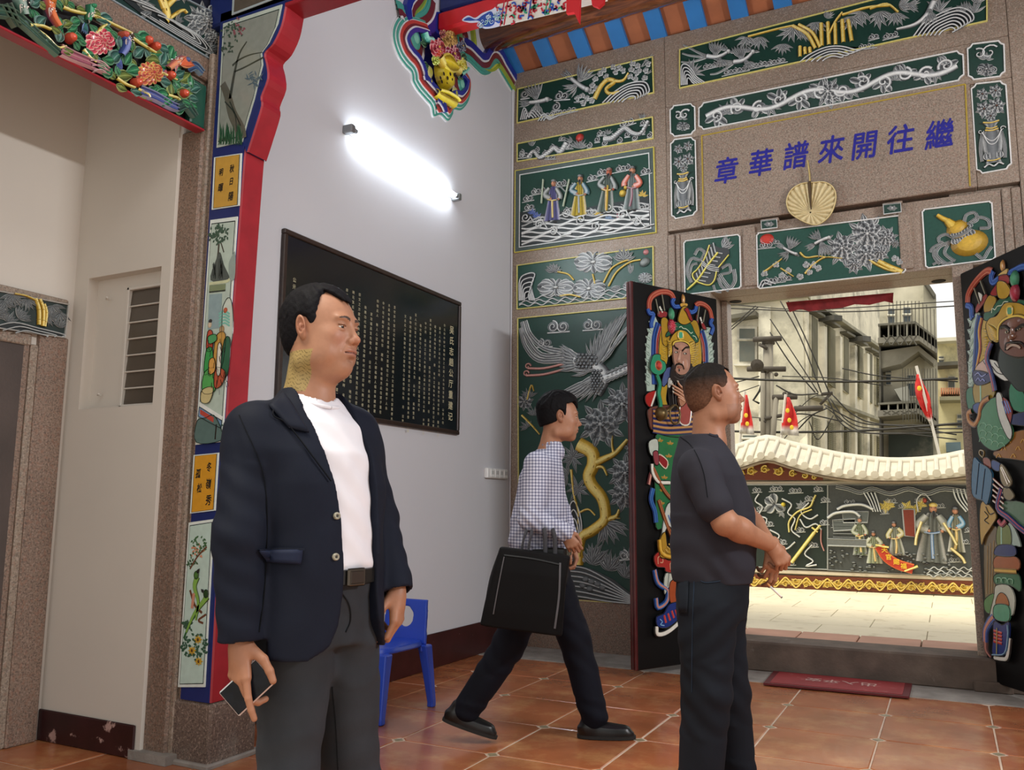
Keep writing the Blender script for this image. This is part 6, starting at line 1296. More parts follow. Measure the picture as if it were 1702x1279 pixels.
r=framed('carved_panel','grey outdoor relief of a robed official, attendants and a red scroll',[(1376,806),(1700,806),(1700,962),(1376,946)],pS2,NF,border='#8c908c',bw=.01,ground='#474b49')
r.part('curtain');r.strip([(1390,808),(1410,812),(1430,818),(1450,812),(1480,820),(1510,812),(1540,820),(1570,812),(1620,820)],4,.05,prof=P_rib(SIL))
for k in range(5):r.strip([(1584+k*6,812),(1590+k*6,830),(1606+k*5,850)],2.2,.04)
for k in range(4):r.strip([(1436+k*6,818),(1444+k*5,832),(1452+k*4,850)],2,.04)
r.end()
for pts in ([(1392,846),(1405,840),(1432,838),(1452,846)],[(1376,860),(1390,852),(1418,850),(1430,858)]):r.part('pavilion_roof');r.strip(pts,3.6,.05);r.poly([(pts[0][0]+8,pts[0][1]+4),(pts[-1][0]-8,pts[-1][1]+4),(pts[-1][0]-10,pts[-1][1]+22),(pts[0][0]+10,pts[0][1]+22)],.02,'#5c6260','#9ca09e');r.end()
r.part('wall_step');r.poly([(1376,895),(1440,897),(1440,908),(1376,906)],.03,'#6c706e','#a4a8a4');r.end();r.part('red_doorway');r.poly([(1500,846),(1520,846),(1522,892),(1504,890)],.02,'#7c3424','#9ca09e');
r.end();r.part('steps')
for k in range(5):r.line([(1385,868+k*6),(1430,869+k*6)],.6,'#9ca09e',.01,.01)
r.end()
r.part('cobbles');random.seed(9)
for k in range(90):x=1378+random.random()*225;y=912+random.random()*34+(x -1378)*.04;r.dome((x,y),random.uniform(2.5,4.5),random.uniform(1.6,2.6),0,.03,'#7c807e','#3c403e',0,7)
r.end()
for c,n in (((1392,872),3),((1412,834),3),((1560,840),3),((1530,830),3),((1586,930),3),((1600,900),3),((1610,880),2),((1480,832),3),((1500,840),2),((1470,850),2)):r.cloud(c,4.5,n,1.2)
r.waves(1540,1625,[944,950,956],2.4,16)
for c in ((1470,842),(1476,838),(1508,842),(1520,846),(1530,838)):r.spray(c,6,12,0,6,.28,YB,name='gilt_bat')
r.robed((1428,858),(1430,925),11,'#7a8468','#8c9474',look=1,hat='#2c2c2c',name='attendant');r.robed((1451,882),(1454,938),12,'#98a080','#a8ac8c',hat='#2c2c2c',name='attendant');r.robed((1486,866),(1492,925),12,'#8c9080','#b0a86c',look=-1,hat='#2c2c2c',name='attendant')
r.robed((1550,836),(1548,938),22,'#6c706c','#7c7f74',hat='#e0c040',beard='#101010',sash='#4c74a0',name='official');r.robed((1588,842),(1590,920),12,'#8c8c78','#5c94b8',hat='#20242c',look=-1,name='attendant')
for pts in ([(1532,866),(1524,890),(1522,905)],[(1568,868),(1582,890),(1590,905)],[(1580,910),(1598,925),(1604,935)]):r.part('robe_edge');r.strip(pts,2.6,.06,S=sch('#f0e4b0','#d8c070','#5c5030'),n0=.03);r.end()
r.part('red_scroll','red unrolled scroll with yellow characters');r.strip([(1462,907),(1474,925),(1492,937),(1518,945)],9,.05,prof=P_flat('#b8391f','#d86c3c'),n0=.03);r.strip([(1456,905),(1478,909)],2,.07,S=YB,n0=.03,sm=False);r.strip([(1504,948),(1526,940)],2.4,.07,S=YB,n0=.03,sm=False);r.end()
YINK=mat('yellow_ink','#f0c838',.5)
for ch,(x,y) in zip('天官賜福',((1470,914),(1477,926),(1490,934),(1502,941))):
 text_at(ch,Matrix.Translation(onY(x,y,YS -.135))@Matrix.Rotation(PI/2,4,'X'),.068,YINK,r.root,'character',fat=.001)
r.part('fan_screen');r.strip([(1526,850),(1524,830),(1536,820),(1548,832)],1.6,.04,S=SIL);r.dome((1537,831),4,5,0,.04,'#a84434','#7c2c24');r.end()
# houses
STUC,STUD='#d9d3bd','#a8a490'
class Bld:
 def __init__(s,name,label,pf,N,ref,cat='building'):
  s.root=empty(name,pf(*ref),label,cat);s.pf=pf;s.N=Vector(N)
 def quad(s,name,pts,col,out=.1,back=.3,m=None,parent=None):
  g=G().col(col);P=[s.pf(*p)+s.N*out for p in pts];g.prism([p for p in P],-s.N*(out+back));return g.obj(name,m or WEATH,parent or s.root)
 def win(s,x0,y0,x1,y1,dy=0.,fr='#cfcab8',pane='#5f6660',out=.06,nbar=1,shutter=False):
  """dy: vertical shift of the right side"""
  f=s.quad('window',[(x0,y0),(x1,y0+dy),(x1,y1+dy),(x0,y1)],fr,out,.02)
  i=(x1 -x0)*.12;s.quad('pane',[(x0+i,y0+i),(x1 -i,y0+dy+i),(x1 -i,y1+dy -i),(x0+i,y1 -i)],pane,out+.02,-.0,parent=f)
  if shutter:
   g=G().col('#a09c84');nn=int((y1 -y0)/2.6)
   for k in range(nn):
    y=y0+2+k*2.6;a,b=s.pf(x0+i,y),s.pf(x1 -i,y+dy);u=s.pf(x0+i,y+1.3);h=(a -u).length
    g.prism([a+s.N*(out+.03),b+s.N*(out+.03),b+s.N*(out+.09)-Vector((0,0,h)),a+s.N*(out+.09)-Vector((0,0,h))],Vector((0,0,-.03)))
   g.obj('shutter_slats',WEATH,f)
  elif nbar:
   g=G().col(fr);a=s.pf(x0,y0+(y1 -y0)*.36);b=s.pf(x1,y0+dy+(y1 -y0)*.36);g.tube([a+s.N*(out+.03),b+s.N*(out+.03)],.035,4);g.obj('glazing_bar',WEATH,f)
pb=lambda D:(lambda x,y:onY(x,y,D))
b1=Bld('old_house','weathered pale grey house with an awninged window, left of the power pole',pb(24.0),NF,(1275,740))
b1.quad('wall',[(1120,430),(1342,400),(1342,800),(1120,800)],STUC,0,.3)
b1.quad('pilaster',[(1262,512),(1282,510),(1282,760),(1262,760)],'#e6e1cc',.12);b1.quad('wall_field',[(1282,520),(1335,515),(1340,745),(1282,745)],'#c9c4ae',.05)
b1.quad('awning',[(1212,530),(1262,522),(1262,529),(1216,536)],'#5f5c50',.5);b1.quad('cornice',[(1200,498),(1345,486),(1345,494),(1200,510)],'#9c9884',.3)
b1.win(1226,543,1259,605,0,nbar=1);b1.win(1232,720,1262,745,0);b1.quad('ledge',[(1222,606),(1262,606),(1262,609),(1222,609)],'#d8d4c4',.2)
dirr=ray(1833,835);dirr.z=0;dirr.normalize();C0=onY(1342,700,24.0);C0.z=0
b2f,b2U,b2N=plane_fn((C0.x,C0.y),(C0.x+dirr.x*10,C0.y+dirr.y*10))
if b2N.dot(CAM -C0)<0:b2N=-b2N
b2=Bld('old_terrace','long stained stucco terrace with tall shuttered windows receding to the right',b2f,b2N,(1400,760))
b2.quad('wall',[(1342,470),(1466,480),(1466,868),(1342,884)],'#dcd5be',0,.2)
def yl(x,y0):return y0+(x -1342)/(1833 -1342)*(835 -y0)
for ytop in (500,655):
 b2.quad('string_course',[(1342,ytop),(1466,yl(1466,ytop)),(1466,yl(1466,ytop+6)),(1342,ytop+6)],'#9c9884',.25)
for k,(xa,xb) in enumerate(((1344,1356),(1370,1382),(1398,1408),(1420,1429),(1440,1447),(1453,1459))):
 for y0,y1 in ((522,625),(690,745)):
  b2.win(xa,yl(xa,y0),xb,yl(xa,y1),yl(xb,y0)-yl(xa,y0),fr='#c8c2aa',pane='#6f6c58',shutter=(k%2==1 or y0>600),nbar=0)
  if y0<600:b2.quad('hood',[(xa -2,yl(xa,y0 -8)),(xb+3,yl(xb,y0 -6)),(xb+3,yl(xb,y0 -2)),(xa -2,yl(xa,y0 -4))],'#6c695c',.22)
for x,y in ((1360,526),(1410,560)):b2.quad('beam_stub',[(x,y),(x+14,y+1),(x+14,y+10),(x,y+8)],'#4c4a42',.45)
for x in (1362,1388,1413,1434,1462):b2.quad('pilaster',[(x,yl(x,530)),(x+4,yl(x+4,530)),(x+4,yl(x+4,790)),(x,yl(x,790))],'#ece6d2',.15)
b3=Bld('balcony_house','stained house with two corner balconies behind vertical railings',pb(26.5),NF,(1500,760))
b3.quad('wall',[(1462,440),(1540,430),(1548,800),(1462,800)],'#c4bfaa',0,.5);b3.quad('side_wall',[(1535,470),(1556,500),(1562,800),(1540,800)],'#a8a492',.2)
b3.quad('roof_edge',[(1536,476),(1541,474),(1556,497),(1552,500)],'#5c5a50',.6)
for x0,y0,x1,y1 in ((1475,512,1488,548),(1500,510,1515,548),(1506,622,1524,660),(1472,610,1482,640)):b3.win(x0,y0,x1,y1,0,pane='#4c5458')
for yt,yb,ys in ((553,575,584),(678,690,700)):
 b3.quad('balcony_slab',[(1465,yb),(1530,yb -3),(1558,yb+18),(1558,yb+25),(1530,yb+5),(1465,ys)],'#77746a',1.4);b3.quad('rail_top',[(1465,yt),(1524,yt -4),(1557,yt+22),(1557,yt+25),(1524,yt),(1465,yt+3)],'#6c6a60',1.4)
 for k in range(5):x=1466+k*14.5;b3.quad('baluster_post',[(x,yt),(x+2.4,yt),(x+2.4,yb),(x,yb)],'#8c897c',1.38)
 for k in range(4):
  x=1468+k*14.5
  g=G().col('#5c5a52');
  for a,b in (((x,yt+4),(x+12,yb -2)),((x,yb -2),(x+12,yt+4))):g.tube([onY(*a,25.1),onY(*b,25.1)],.018,4)
  g.obj('lattice',WEATH,b3.root)
 for k in range(9):t=k/8;x=1526+31*t;y=yt+23*t;b3.quad('baluster',[(x,y),(x+1,y+.8),(x+1,y+20),(x,y+19)],'#4c4a44',1.2)
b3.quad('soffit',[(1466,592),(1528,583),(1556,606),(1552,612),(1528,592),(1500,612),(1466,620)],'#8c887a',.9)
g=G().col('#4a483f')
for k in range(13):
 x=1478+k*6.2;g.tube([onY(x,500+max(0,x -1530)*.6,24.9),onY(x+(2 if x>1530 else 0),560+max(0,x -1524)*.9,24.9)],.009,4)
 x2=1500+k*4.6;g.tube([onY(x2,612,24.9),onY(x2+1,700,24.9)],.009,4)
g.obj('railing_bars',WEATH,b3.root,kind='stuff')
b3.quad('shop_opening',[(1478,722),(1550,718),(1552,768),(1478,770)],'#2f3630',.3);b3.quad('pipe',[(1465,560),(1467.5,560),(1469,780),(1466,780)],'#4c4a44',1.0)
b3.quad('hung_cloth',[(1490,655),(1512,650),(1514,682),(1500,672)],'#8c8c84',1.2)
b4=Bld('yellow_house','pale yellow house with a balustraded balcony at the right edge of the doorway',pb(30),NF,(1585,760))
b4.quad('wall',[(1556,568),(1700,560),(1700,820),(1556,820)],'#d9d0a4',0,.4);b4.quad('cornice',[(1556,566),(1700,558),(1700,564),(1556,572)],'#dcd8c4',.5);b4.quad('awning',[(1558,608),(1592,606),(1592,612),(1558,614)],'#55534a',.8);b4.quad('balcony_slab',[(1562,664),(1700,662),(1700,668),(1562,670)],'#8c8870',.9)
b4.win(1560,592,1569,608,0,pane='#5c6468');b4.win(1590,688,1604,712,0,pane='#6c7478');b4.win(1575,625,1588,645,0);
for k in range(9):x=1564+k*3.6;b4.quad('baluster',[(x,650),(x+2,650),(x+2,660),(x,660)],'#b87858',.9)
b4.quad('vent_unit',[(1572,738),(1596,737),(1597,752),(1573,753)],'#5c7078',.8)
POLW=mat('pole_wood','#4a443c',.8,noise=(8,.2));WIRE=mat('black_cable','#26241f',.6);CONC=mat('pole_concrete','#8c8678',.8)
pp=empty('power_pole',onY(1277,745,16),'wooden power pole with crossarms in front of the left house','pole')
def rod(px,D,r_,m_,parent,name='crossarm',seg=8):g=G();g.tube([onY(x,y,D) for x,y in px],r_,seg);return g.obj(name,m_,parent,smooth=True)
rod([(1277,565),(1272,905)],16,.09,CONC,pp,'post',12);rod([(1277,562),(1277,572)],16,.12,POLW,pp,'post_cap')
for a,b,r_ in (((1252,564),(1299,562),.05),((1242,613),(1306,613),.05),((1284,660),(1325,659),.05),((1320,679),(1368,678),.05),((1262,572),(1275,579),.03),((1262,697),(1300,690),.035)):rod([a,b],15.9,r_,POLW,pp)
rod([(1268,620),(1268,770)],15.9,.045,CONC,pp,'conduit');rod([(1283,620),(1284,770)],15.9,.03,CONC,pp,'conduit');rod([(1290,660),(1281,770)],15.9,.05,CONC,pp,'conduit');rod([(1268,632),(1262,650),(1252,665),(1262,670)],15.9,.02,WIRE,pp,'cable_loop')
for x,y in ((1268,618),(1276,616),(1290,622),(1270,700),(1304,654),(1312,654),(1330,676)):g=G();g.ball(onY(x,y,15.9),.04,8,6);g.obj('insulator',POLW,pp)
g=G();c=onY(1259,606,15.7);g.lathe(c,[(.001,0),(.11,.02),(.12,.03),(.05,.06),(.001,.06)],14,Matrix.Rotation(2.0,4,'X'));g.obj('lamp_shade',POLW,pp)
random.seed(21)
wires=[[(1205,628),(1300,632),(1420,634),(1592,629)],[(1205,716),(1300,718),(1440,715),(1600,703)],[(1205,505),(1350,514),(1592,500)],[(1205,512),(1400,518),(1592,508)],[(1297,500),(1330,560),(1365,652)],[(1310,500),(1345,575),(1378,652)],[(1280,530),(1320,590),(1360,652)],[(1280,552),(1315,605),(1355,652)],
 [(1383,655),(1420,690),(1470,705),(1600,706)],[(1380,662),(1410,700),(1460,712),(1600,712)],[(1375,660),(1400,705),(1450,720),(1600,718)],[(1205,640),(1262,625)],[(1205,660),(1262,640)],[(1213,545),(1256,508)],[(1213,550),(1260,510)],[(1300,625),(1380,628),(1466,640)],[(1325,715),(1350,690),(1375,678)],[(1345,700),(1360,730),(1385,690)],[(1290,745),(1330,700),(1370,680)],[(1318,690),(1350,660),(1380,655)],[(1290,640),(1320,655),(1360,654)],[(1300,690),(1340,688),(1400,700)],[(1370,672),(1430,702),(1500,708),(1590,722)],[(1372,676),(1430,716),(1500,720),(1590,730)],[(1205,690),(1262,694),(1320,700)],[(1400,612),(1466,625),(1592,634)]]
WL=['thick black overhead cable across the doorway view, above the pennants','thick black overhead cable just above the white tiled cap','upper of the two thin cables under the red banner','lower of the two thin cables under the red banner','cable slanting down from the banner, left of the pair over the terrace corner','cable slanting down from the banner, right of the pair over the terrace corner','upper cable slanting from the pole top across the pale wall','lower cable slanting from the pole top across the pale wall',
 'topmost cable fanning right from the bracket over the terrace','second cable fanning right from the bracket over the terrace','third cable fanning right from the bracket over the terrace','short upper cable from the dark shirted man\'s forehead to the pole','short lower cable from the dark shirted man\'s forehead to the pole','upper short cable crossing the left awning','lower short cable crossing the left awning','faint sagging cable right of the pole at the lower crossarm','cable rising from the right pennant to the bracket','small loop of cable hanging under the bracket','long slack cable from the pole foot up to the bracket','short slack cable ending left of the bracket','cable from the pole to the bracket just under the lower crossarm','slack cable running right below the lowest crossarm','fourth cable fanning right, towards the vent unit','lowest cable fanning right, towards the vent unit','cable behind the left pennant','faint cable across the lower balcony of the balcony house']
for i,w in enumerate(wires):
 D=15.5+(i%5)*.5;pts=[onY(x,y,D) for x,y in smooth_pts(w,6)];g=G();g.tube(pts,.022 if i<2 else random.uniform(.009,.014),5)
 g.obj('overhead_cable',WIRE,smooth=True,label=WL[i],cat='cable',group='overhead cables')
rod([(1365,655),(1384,653)],15.6,.03,POLW,pp,'bracket');rod([(1363,672),(1380,655)],15.6,.025,POLW,pp,'bracket')
FR='#d02a24';FLG=mat('flag_cloth','#d83430',.7,vcol=True)
def flag(poly,pole,D,label,marks,cols=(FR,'#e8e4dc')):
 e=empty('street_flag',onY(*pole[-1],D),label,'flag','red festival flags outside');g=G();P=[onY(x,y,D) for x,y in poly];n=len(poly)//2
 vs=[];cs=[];fs=[]
 L_=smooth_pts(poly[:n],4);R__=smooth_pts(poly[n:][::-1],4)
 for i in range(len(L_)):
  for j in range(5):
   t=j/4;x=L_[i][0]*(1 -t)+R__[i][0]*t;y=L_[i][1]*(1 -t)+R__[i][1]*t;w=onY(x,y,D+.05*math.sin(j*1.9+i*.6));vs.append(w);cs.append(lin(cols[1]) if i>=len(L_)-2 else lin(cols[0]))
 for i in range(len(L_)-1):
  for j in range(4):fs.append((i*5+j,i*5+j+1,i*5+6+j,i*5+5+j))
 g.add(vs,fs,cs);o=g.obj('flag',FLG,e,smooth=True);md=o.modifiers.new('s','SOLIDIFY');md.thickness=.01
 g=G();pe=onY(*pole[-1],D);g.tube([onY(x,y,D) for x,y in pole]+[Vector((pe.x+(.25 if pole[0][0]>1500 else 0),pe.y,ZO))],.022,6);g.obj('flag_pole',mat('white_pole','#d8d4c8',.5),e)
 g=G().col('#e8c430')
 for x,y in marks:g.ball(onY(x,y,D -.12),(.028,.006,.035),8,6)
 if marks:g.obj('yellow_emblem',FLG,e)
flag([(1238,656),(1234,690),(1229,720),(1254,722),(1249,690),(1241,656)],[(1238,650),(1230,730)],12.8,'red pennant with yellow emblem beside the dark shirted man\'s chin',[(1240,690),(1242,704)])
flag([(1306,660),(1302,690),(1297,722),(1328,724),(1324,690),(1311,660)],[(1306,655),(1298,735)],12.8,'red pennant with yellow emblem right of the power pole',[(1309,682),(1312,698),(1316,710)])
flag([(1523,622),(1522,650),(1530,676),(1546,705),(1548,706),(1548,680),(1544,655),(1526,622)],[(1523,608),(1545,690),(1562,758)],12.8,'red flag drooping from a slanted white pole at the right',[(1528,645)])
rbn=G();P0=[(1306,502),(1485,486),(1484,503),(1470,500),(1445,506),(1420,505),(1400,511),(1375,513),(1345,517),(1330,513),(1312,518)]
rbn.prism([onY(x,y,YF+.47) for x,y in P0],(0,.012,0));o=rbn.obj('door_banner',mat('faded_red_banner','#8c2c30',.8,noise=(20,.25)));setp(o,'faded dark red cloth banner hanging across the top of the doorway','banner')
for x in (1220,1560):c=onZ(x,499 if x<1400 else 468,DZ -.002);g=G();g.lathe((c.x,YF+.36,DZ -.004),[(.001,0),(.045,0),(.05,.003),(.001,.003)],16);g.obj('pivot_hole',mat('hole_black','#080606',.9),front)
# signed-distance modelling for people
from mathutils.bvhtree import BVHTree
class SDF:
 def __init__(s,lo,hi,h):
  s.lo=np.array(lo,np.float32);s.h=h;s.n=np.maximum(4,np.ceil((np.array(hi)-np.array(lo))/h).astype(int)+1)
  s.F=np.full(tuple(s.n),1.0,np.float32);s.ax=[s.lo[i]+h*np.arange(s.n[i],dtype=np.float32) for i in range(3)]
 def win(s,lo,hi,pad):
  sl=[]
  for i in range(3):
   a=int(max(0,np.floor((lo[i]-pad -s.lo[i])/s.h)));b=int(min(s.n[i],np.ceil((hi[i]+pad -s.lo[i])/s.h)+1))
   if b<=a:return None,None
   sl.append(slice(a,b))
  X=s.ax[0][sl[0]][:,None,None];Y=s.ax[1][sl[1]][None,:,None];Z=s.ax[2][sl[2]][None,None,:]
  return tuple(sl),(X,Y,Z)
 def put(s,sl,d,k,mode):
  A=s.F[sl]
  if mode=='add':
   if k>0:h_=np.maximum(k -np.abs(A -d),0)/k;R=np.minimum(A,d)-h_*h_*k*.25
   else:R=np.minimum(A,d)
  else:
   d=-d
   if k>0:h_=np.maximum(k -np.abs(A -d),0)/k;R=np.maximum(A,d)+h_*h_*k*.25
   else:R=np.maximum(A,d)
  s.F[sl]=R
 def cap(s,a,b,ra,rb=None,k=.01,mode='add',flat=None):
  rb=ra if rb is None else rb;a=np.array(a,np.float32);b=np.array(b,np.float32);r=max(ra,rb)
  sl,P=s.win(np.minimum(a,b)-r,np.maximum(a,b)+r,k+2*s.h)
  if sl is None:return s
  d=b -a;L2=float(d@d)+1e-12
  px,py,pz=P[0]-a[0],P[1]-a[1],P[2]-a[2];t=np.clip((px*d[0]+py*d[1]+pz*d[2])/L2,0,1)
  q=np.sqrt((px -d[0]*t)**2+(py -d[1]*t)**2+(pz -d[2]*t)**2)-(ra+(rb -ra)*t)
  s.put(sl,q.astype(np.float32),k,mode);return s
 def ell(s,c,r,k=.01,mode='add',R=None):
  c=np.array(c,np.float32);m=max(r);sl,P=s.win(c -m,c+m,k+2*s.h)
  if sl is None:return s
  x,y,z=P[0]-c[0],P[1]-c[1],P[2]-c[2]
  if R is not None:R=np.array(R,np.float32);x,y,z=(R[0,0]*x+R[1,0]*y+R[2,0]*z,R[0,1]*x+R[1,1]*y+R[2,1]*z,R[0,2]*x+R[1,2]*y+R[2,2]*z)
  k0=np.sqrt((x/r[0])**2+(y/r[1])**2+(z/r[2])**2);k1=np.sqrt((x/r[0]**2)**2+(y/r[1]**2)**2+(z/r[2]**2)**2)+1e-9
  s.put(sl,(k0*(k0 -1)/k1).astype(np.float32),k,mode);return s
 def loft(s,secs,k=.01,mode='add',p=2.0,fold=None):
  """secs: (z, cx, cy, rx, ry) sorted by z; section is a superellipse in the xy plane"""
  secs=sorted(secs);A=np.array(secs,np.float32);m=max(A[:,3].max(),A[:,4].max())
  sl,P=s.win((A[:,1].min()-m,A[:,2].min()-m,A[0,0]),(A[:,1].max()+m,A[:,2].max()+m,A[-1,0]),k+2*s.h)
  if sl is None:return s
  z=P[2].ravel();it=lambda j:np.interp(z,A[:,0],A[:,j])[None,None,:].astype(np.float32)
  cx,cy,rx,ry=it(1),it(2),it(3),it(4);x,y=P[0]-cx,P[1]-cy
  q=(np.abs(x/rx)**p+np.abs(y/ry)**p)**(1/p);d=(q -1)*np.minimum(rx,ry)
  if fold is not None:d=d+fold(P[0],P[1],P[2])
  e=np.maximum(A[0,0]-P[2],P[2]-A[-1,0]);d=np.maximum(d,e+0*d)
  s.put(sl,d.astype(np.float32),k,mode);return s
 def cut(s,fn,lo,hi,k=.003):
  sl,P=s.win(lo,hi,0);s.put(sl,fn(*P).astype(np.float32)+0*s.F[sl],k,'sub');return s
 def warp(s,fn):
  s.F+=fn(s.ax[0][:,None,None],s.ax[1][None,:,None],s.ax[2][None,None,:]).astype(np.float32);return s
 def mesh(s):
  F=s.F;n=s.n;S=F<0
  c=[S[i:n[0]-1+i,j:n[1]-1+j,k:n[2]-1+k] for i in (0,1) for j in (0,1) for k in (0,1)]
  cnt=sum(a.astype(np.int8) for a in c);act=(cnt>0)&(cnt<8);idx=np.argwhere(act);m=len(idx)
  ID=np.full(act.shape,-1,np.int32);ID[act]=np.arange(m)
  acc=np.zeros((m,3),np.float32);w=np.zeros(m,np.float32);I,J,K=idx.T
  cor=[(i,j,k) for i in (0,1) for j in (0,1) for k in (0,1)]
  V={q:F[I+q[0],J+q[1],K+q[2]] for q in cor}
  for a in cor:
   for ax in range(3):
    if a[ax]==0:
     b=list(a);b[ax]=1;b=tuple(b);fa,fb=V[a],V[b];x=(fa<0)!=(fb<0);t=np.where(x,fa/(fa -fb+1e-12),0)
     p=np.array(a,np.float32)[None,:]+np.zeros((m,3),np.float32);p[:,ax]+=t;acc+=p*x[:,None];w+=x
  v=(acc/np.maximum(w,1)[:,None]+idx)*s.h+s.lo
  fs=[]
  for ax in range(3):
   a=[slice(1,n[i]-1) for i in range(3)];b=list(a);a[ax]=slice(0,n[ax]-1);b[ax]=slice(1,n[ax])
   A,B=S[tuple(a)],S[tuple(b)];e=np.argwhere(A!=B)
   if not len(e):continue
   off=np.ones(3,int);off[ax]=0;e0=e+off;inside=A[tuple(e.T)]
   o1,o2=(ax+1)%3,(ax+2)%3;d1=np.zeros(3,int);d1[o1]=1;d2=np.zeros(3,int);d2[o2]=1
   q=[ID[tuple((e0 -d1 -d2).T)],ID[tuple((e0 -d2).T)],ID[tuple(e0.T)],ID[tuple((e0 -d1).T)]]
   Q=np.stack(q,1);Q[~inside]=Q[~inside][:,::-1];fs.append(Q)
  f=np.concatenate(fs);f=f[(f>=0).all(1)]
  return v.astype(np.float32),f
def relax(v,f,it=1,lam=.5):
 for _ in range(it):
  acc=np.zeros_like(v);w=np.zeros(len(v),np.float32)
  for a,b in ((0,1),(1,2),(2,3),(3,0)):
   np.add.at(acc,f[:,a],v[f[:,b]]);np.add.at(acc,f[:,b],v[f[:,a]]);np.add.at(w,f[:,a],1);np.add.at(w,f[:,b],1)
  v=v+(acc/np.maximum(w,1)[:,None]-v)*lam
 return v
def np_mesh(name,v,f,cols=None,col='#888888'):
 me=bpy.data.meshes.new(name);me.vertices.add(len(v));me.vertices.foreach_set('co',v.astype(np.float32).ravel())
 me.loops.add(len(f)*4);me.loops.foreach_set('vertex_index',f.astype(np.int32).ravel());me.polygons.add(len(f))
 me.polygons.foreach_set('loop_start',np.arange(0,len(f)*4,4,dtype=np.int32));me.update(calc_edges=True);me.polygons.foreach_set('use_smooth',np.ones(len(f),bool))
 a=me.color_attributes.new('Col','FLOAT_COLOR','POINT');cc=np.ones((len(v),4),np.float32);cc[:,:3]=np.array(lin(col)) if cols is None else cols;a.data.foreach_set('color',cc.ravel());return me
def snoise(x,y,z,f,ph=0.):
 return (np.sin(x*f+1.3*np.sin(y*f*.7+ph))*np.sin(y*f*1.1+ph+1.7*np.sin(z*f*.6))+np.sin(z*f*.9+2.1*np.sin(x*f*.5+ph))*.6)/1.6
SKINM=mat('skin','#b88a6c',.5,spec=.4,vcol=True,noise=(90,.04),bump=(420,.08,.001))
HAIRM=mat('hair','#0c0b0c',.7,vcol=True,spec=.12,noise=(160,.3),bump=(300,.5,.002))
EYEW=mat('eye','#d8d0c6',.15,vcol=True)
def cloth(name,col,rough=.85,nz=(3,.08),bp=(500,.15,.001)):return mat(name,col,rough,spec=.2,noise=nz,bump=bp)
def xf(v,M):M=np.array(M,np.float32);return v@M[:3,:3].T+M[:3,3]
def clothmesh(name,S,M,m,parent,it=1,label=None):
 v,f=S.mesh();v=relax(v,f,it);me=np_mesh(name,xf(v,M),f);me.materials.append(m);o=link(name,me,parent);setp(o,label);return o
def head_sdf(p):
 """head frame: x forward, y left, z up, origin at eye level between the ears"""
 h=p.get('h',.0022);S=SDF((-.125,-.11,-.24),(.135,.11,.135),h);w=p.get('w',1.0);j=p.get('jaw',1.0)
 S.ell((-.014,0,.032),(.099,.077*w,.086),.01);S.ell((.032,0,-.022),(.060,.064*w,.090),.03);S.ell((.0,0,-.03),(.075,.068*w,.06),.03)
 S.ell((.036,0,-.078),(.050,.050*w*j,.040),.03);S.ell((.070,0,-.103),(.018,.024*j,.017),.022)
 for q in (-1,1):
  S.ell((.052,q*.044*w,-.026),(.026,.022,.022),.022);S.ell((.079,q*.024,.025),(.014,.026,.009),.014)
  S.ell((.028,q*.052*w*j,-.070),(.036,.016,.028),.03)
  S.cap((-.02,q*.055*w,-.09),(.02,q*.05*w,-.085),.018,.016,.03)
  S.ell((.100,q*.0325,.003),(.018,.0185,.0115),.012,'sub')
 S.cap((.086,0,.012),(.104,0,-.026),.0075,.0095,.012);S.ell((.107,0,-.031),(.0125,.012,.0105),.008)
 for q in (-1,1):S.ell((.098,q*.0135,-.0355),(.0105,.0075,.008),.006);S.ell((.1035,q*.0065,-.0425),(.006,.0033,.003),.002,'sub')
 S.ell((.078,0,-.064),(.022,.030,.022),.018)
 S.ell((.0945,0,-.0585),(.0085,.0225,.0055),.005);S.ell((.0925,0,-.0705),(.0085,.019,.0062),.005)
 for a,b in (((.1035,0,-.0645),(.098,.016,-.0650)),((.098,.016,-.0650),(.090,.027,-.067)),((.1035,0,-.0645),(.098,-.016,-.0650)),((.098,-.016,-.0650),(.090,-.027,-.067))):S.cap(a,b,.0018,.0014,.003,'sub')
 S.ell((.098,0,-.083),(.010,.016,.005),.008,'sub')
 for q in (-1,1):
  S.cap((.094,q*.022,-.037),(.087,q*.034,-.062),.0012,.001,.006,'sub')
  S.ell((.0785,q*.0315,.0085),(.0128,.0155,.0072),.003);S.ell((.0775,q*.0315,-.0062),(.0118,.0150,.0055),.004)
  R=Matrix.Rotation(math.radians(-10),3,'Y')@Matrix.Rotation(math.radians(q*22),3,'Z')
  S.ell((-.010,q*(.0775*w+.004),.000),(.019,.0075,.031),.006,R=R);S.ell((-.004,q*(.0775*w),-.024),(.010,.006,.012),.006,R=R)
  S.ell((-.006,q*(.0775*w+.0105),.001),(.011,.006,.020),.003,'sub',R=R);S.ell((-.008,q*(.0775*w+.007),-.003),(.0055,.0045,.011),.003,R=R);S.ell((.001,q*(.0775*w+.010),-.006),(.005,.006,.006),.003,'sub')
 nk=p.get('neck',((-.026,0,-.06),(-.052,0,-.19)));S.cap(nk[0],nk[1],p.get('nr',.056)*.96,p.get('nr',.056)*1.06,.025)
 S.cap(nk[1],(nk[1][0]-.012,0,-.235),p.get('nr',.056)*1.02,p.get('nr',.056)*.9,.02)
 if p.get('chin2'):S.ell((.03,0,-.115),(.04,.04,.02),.03)
 return S
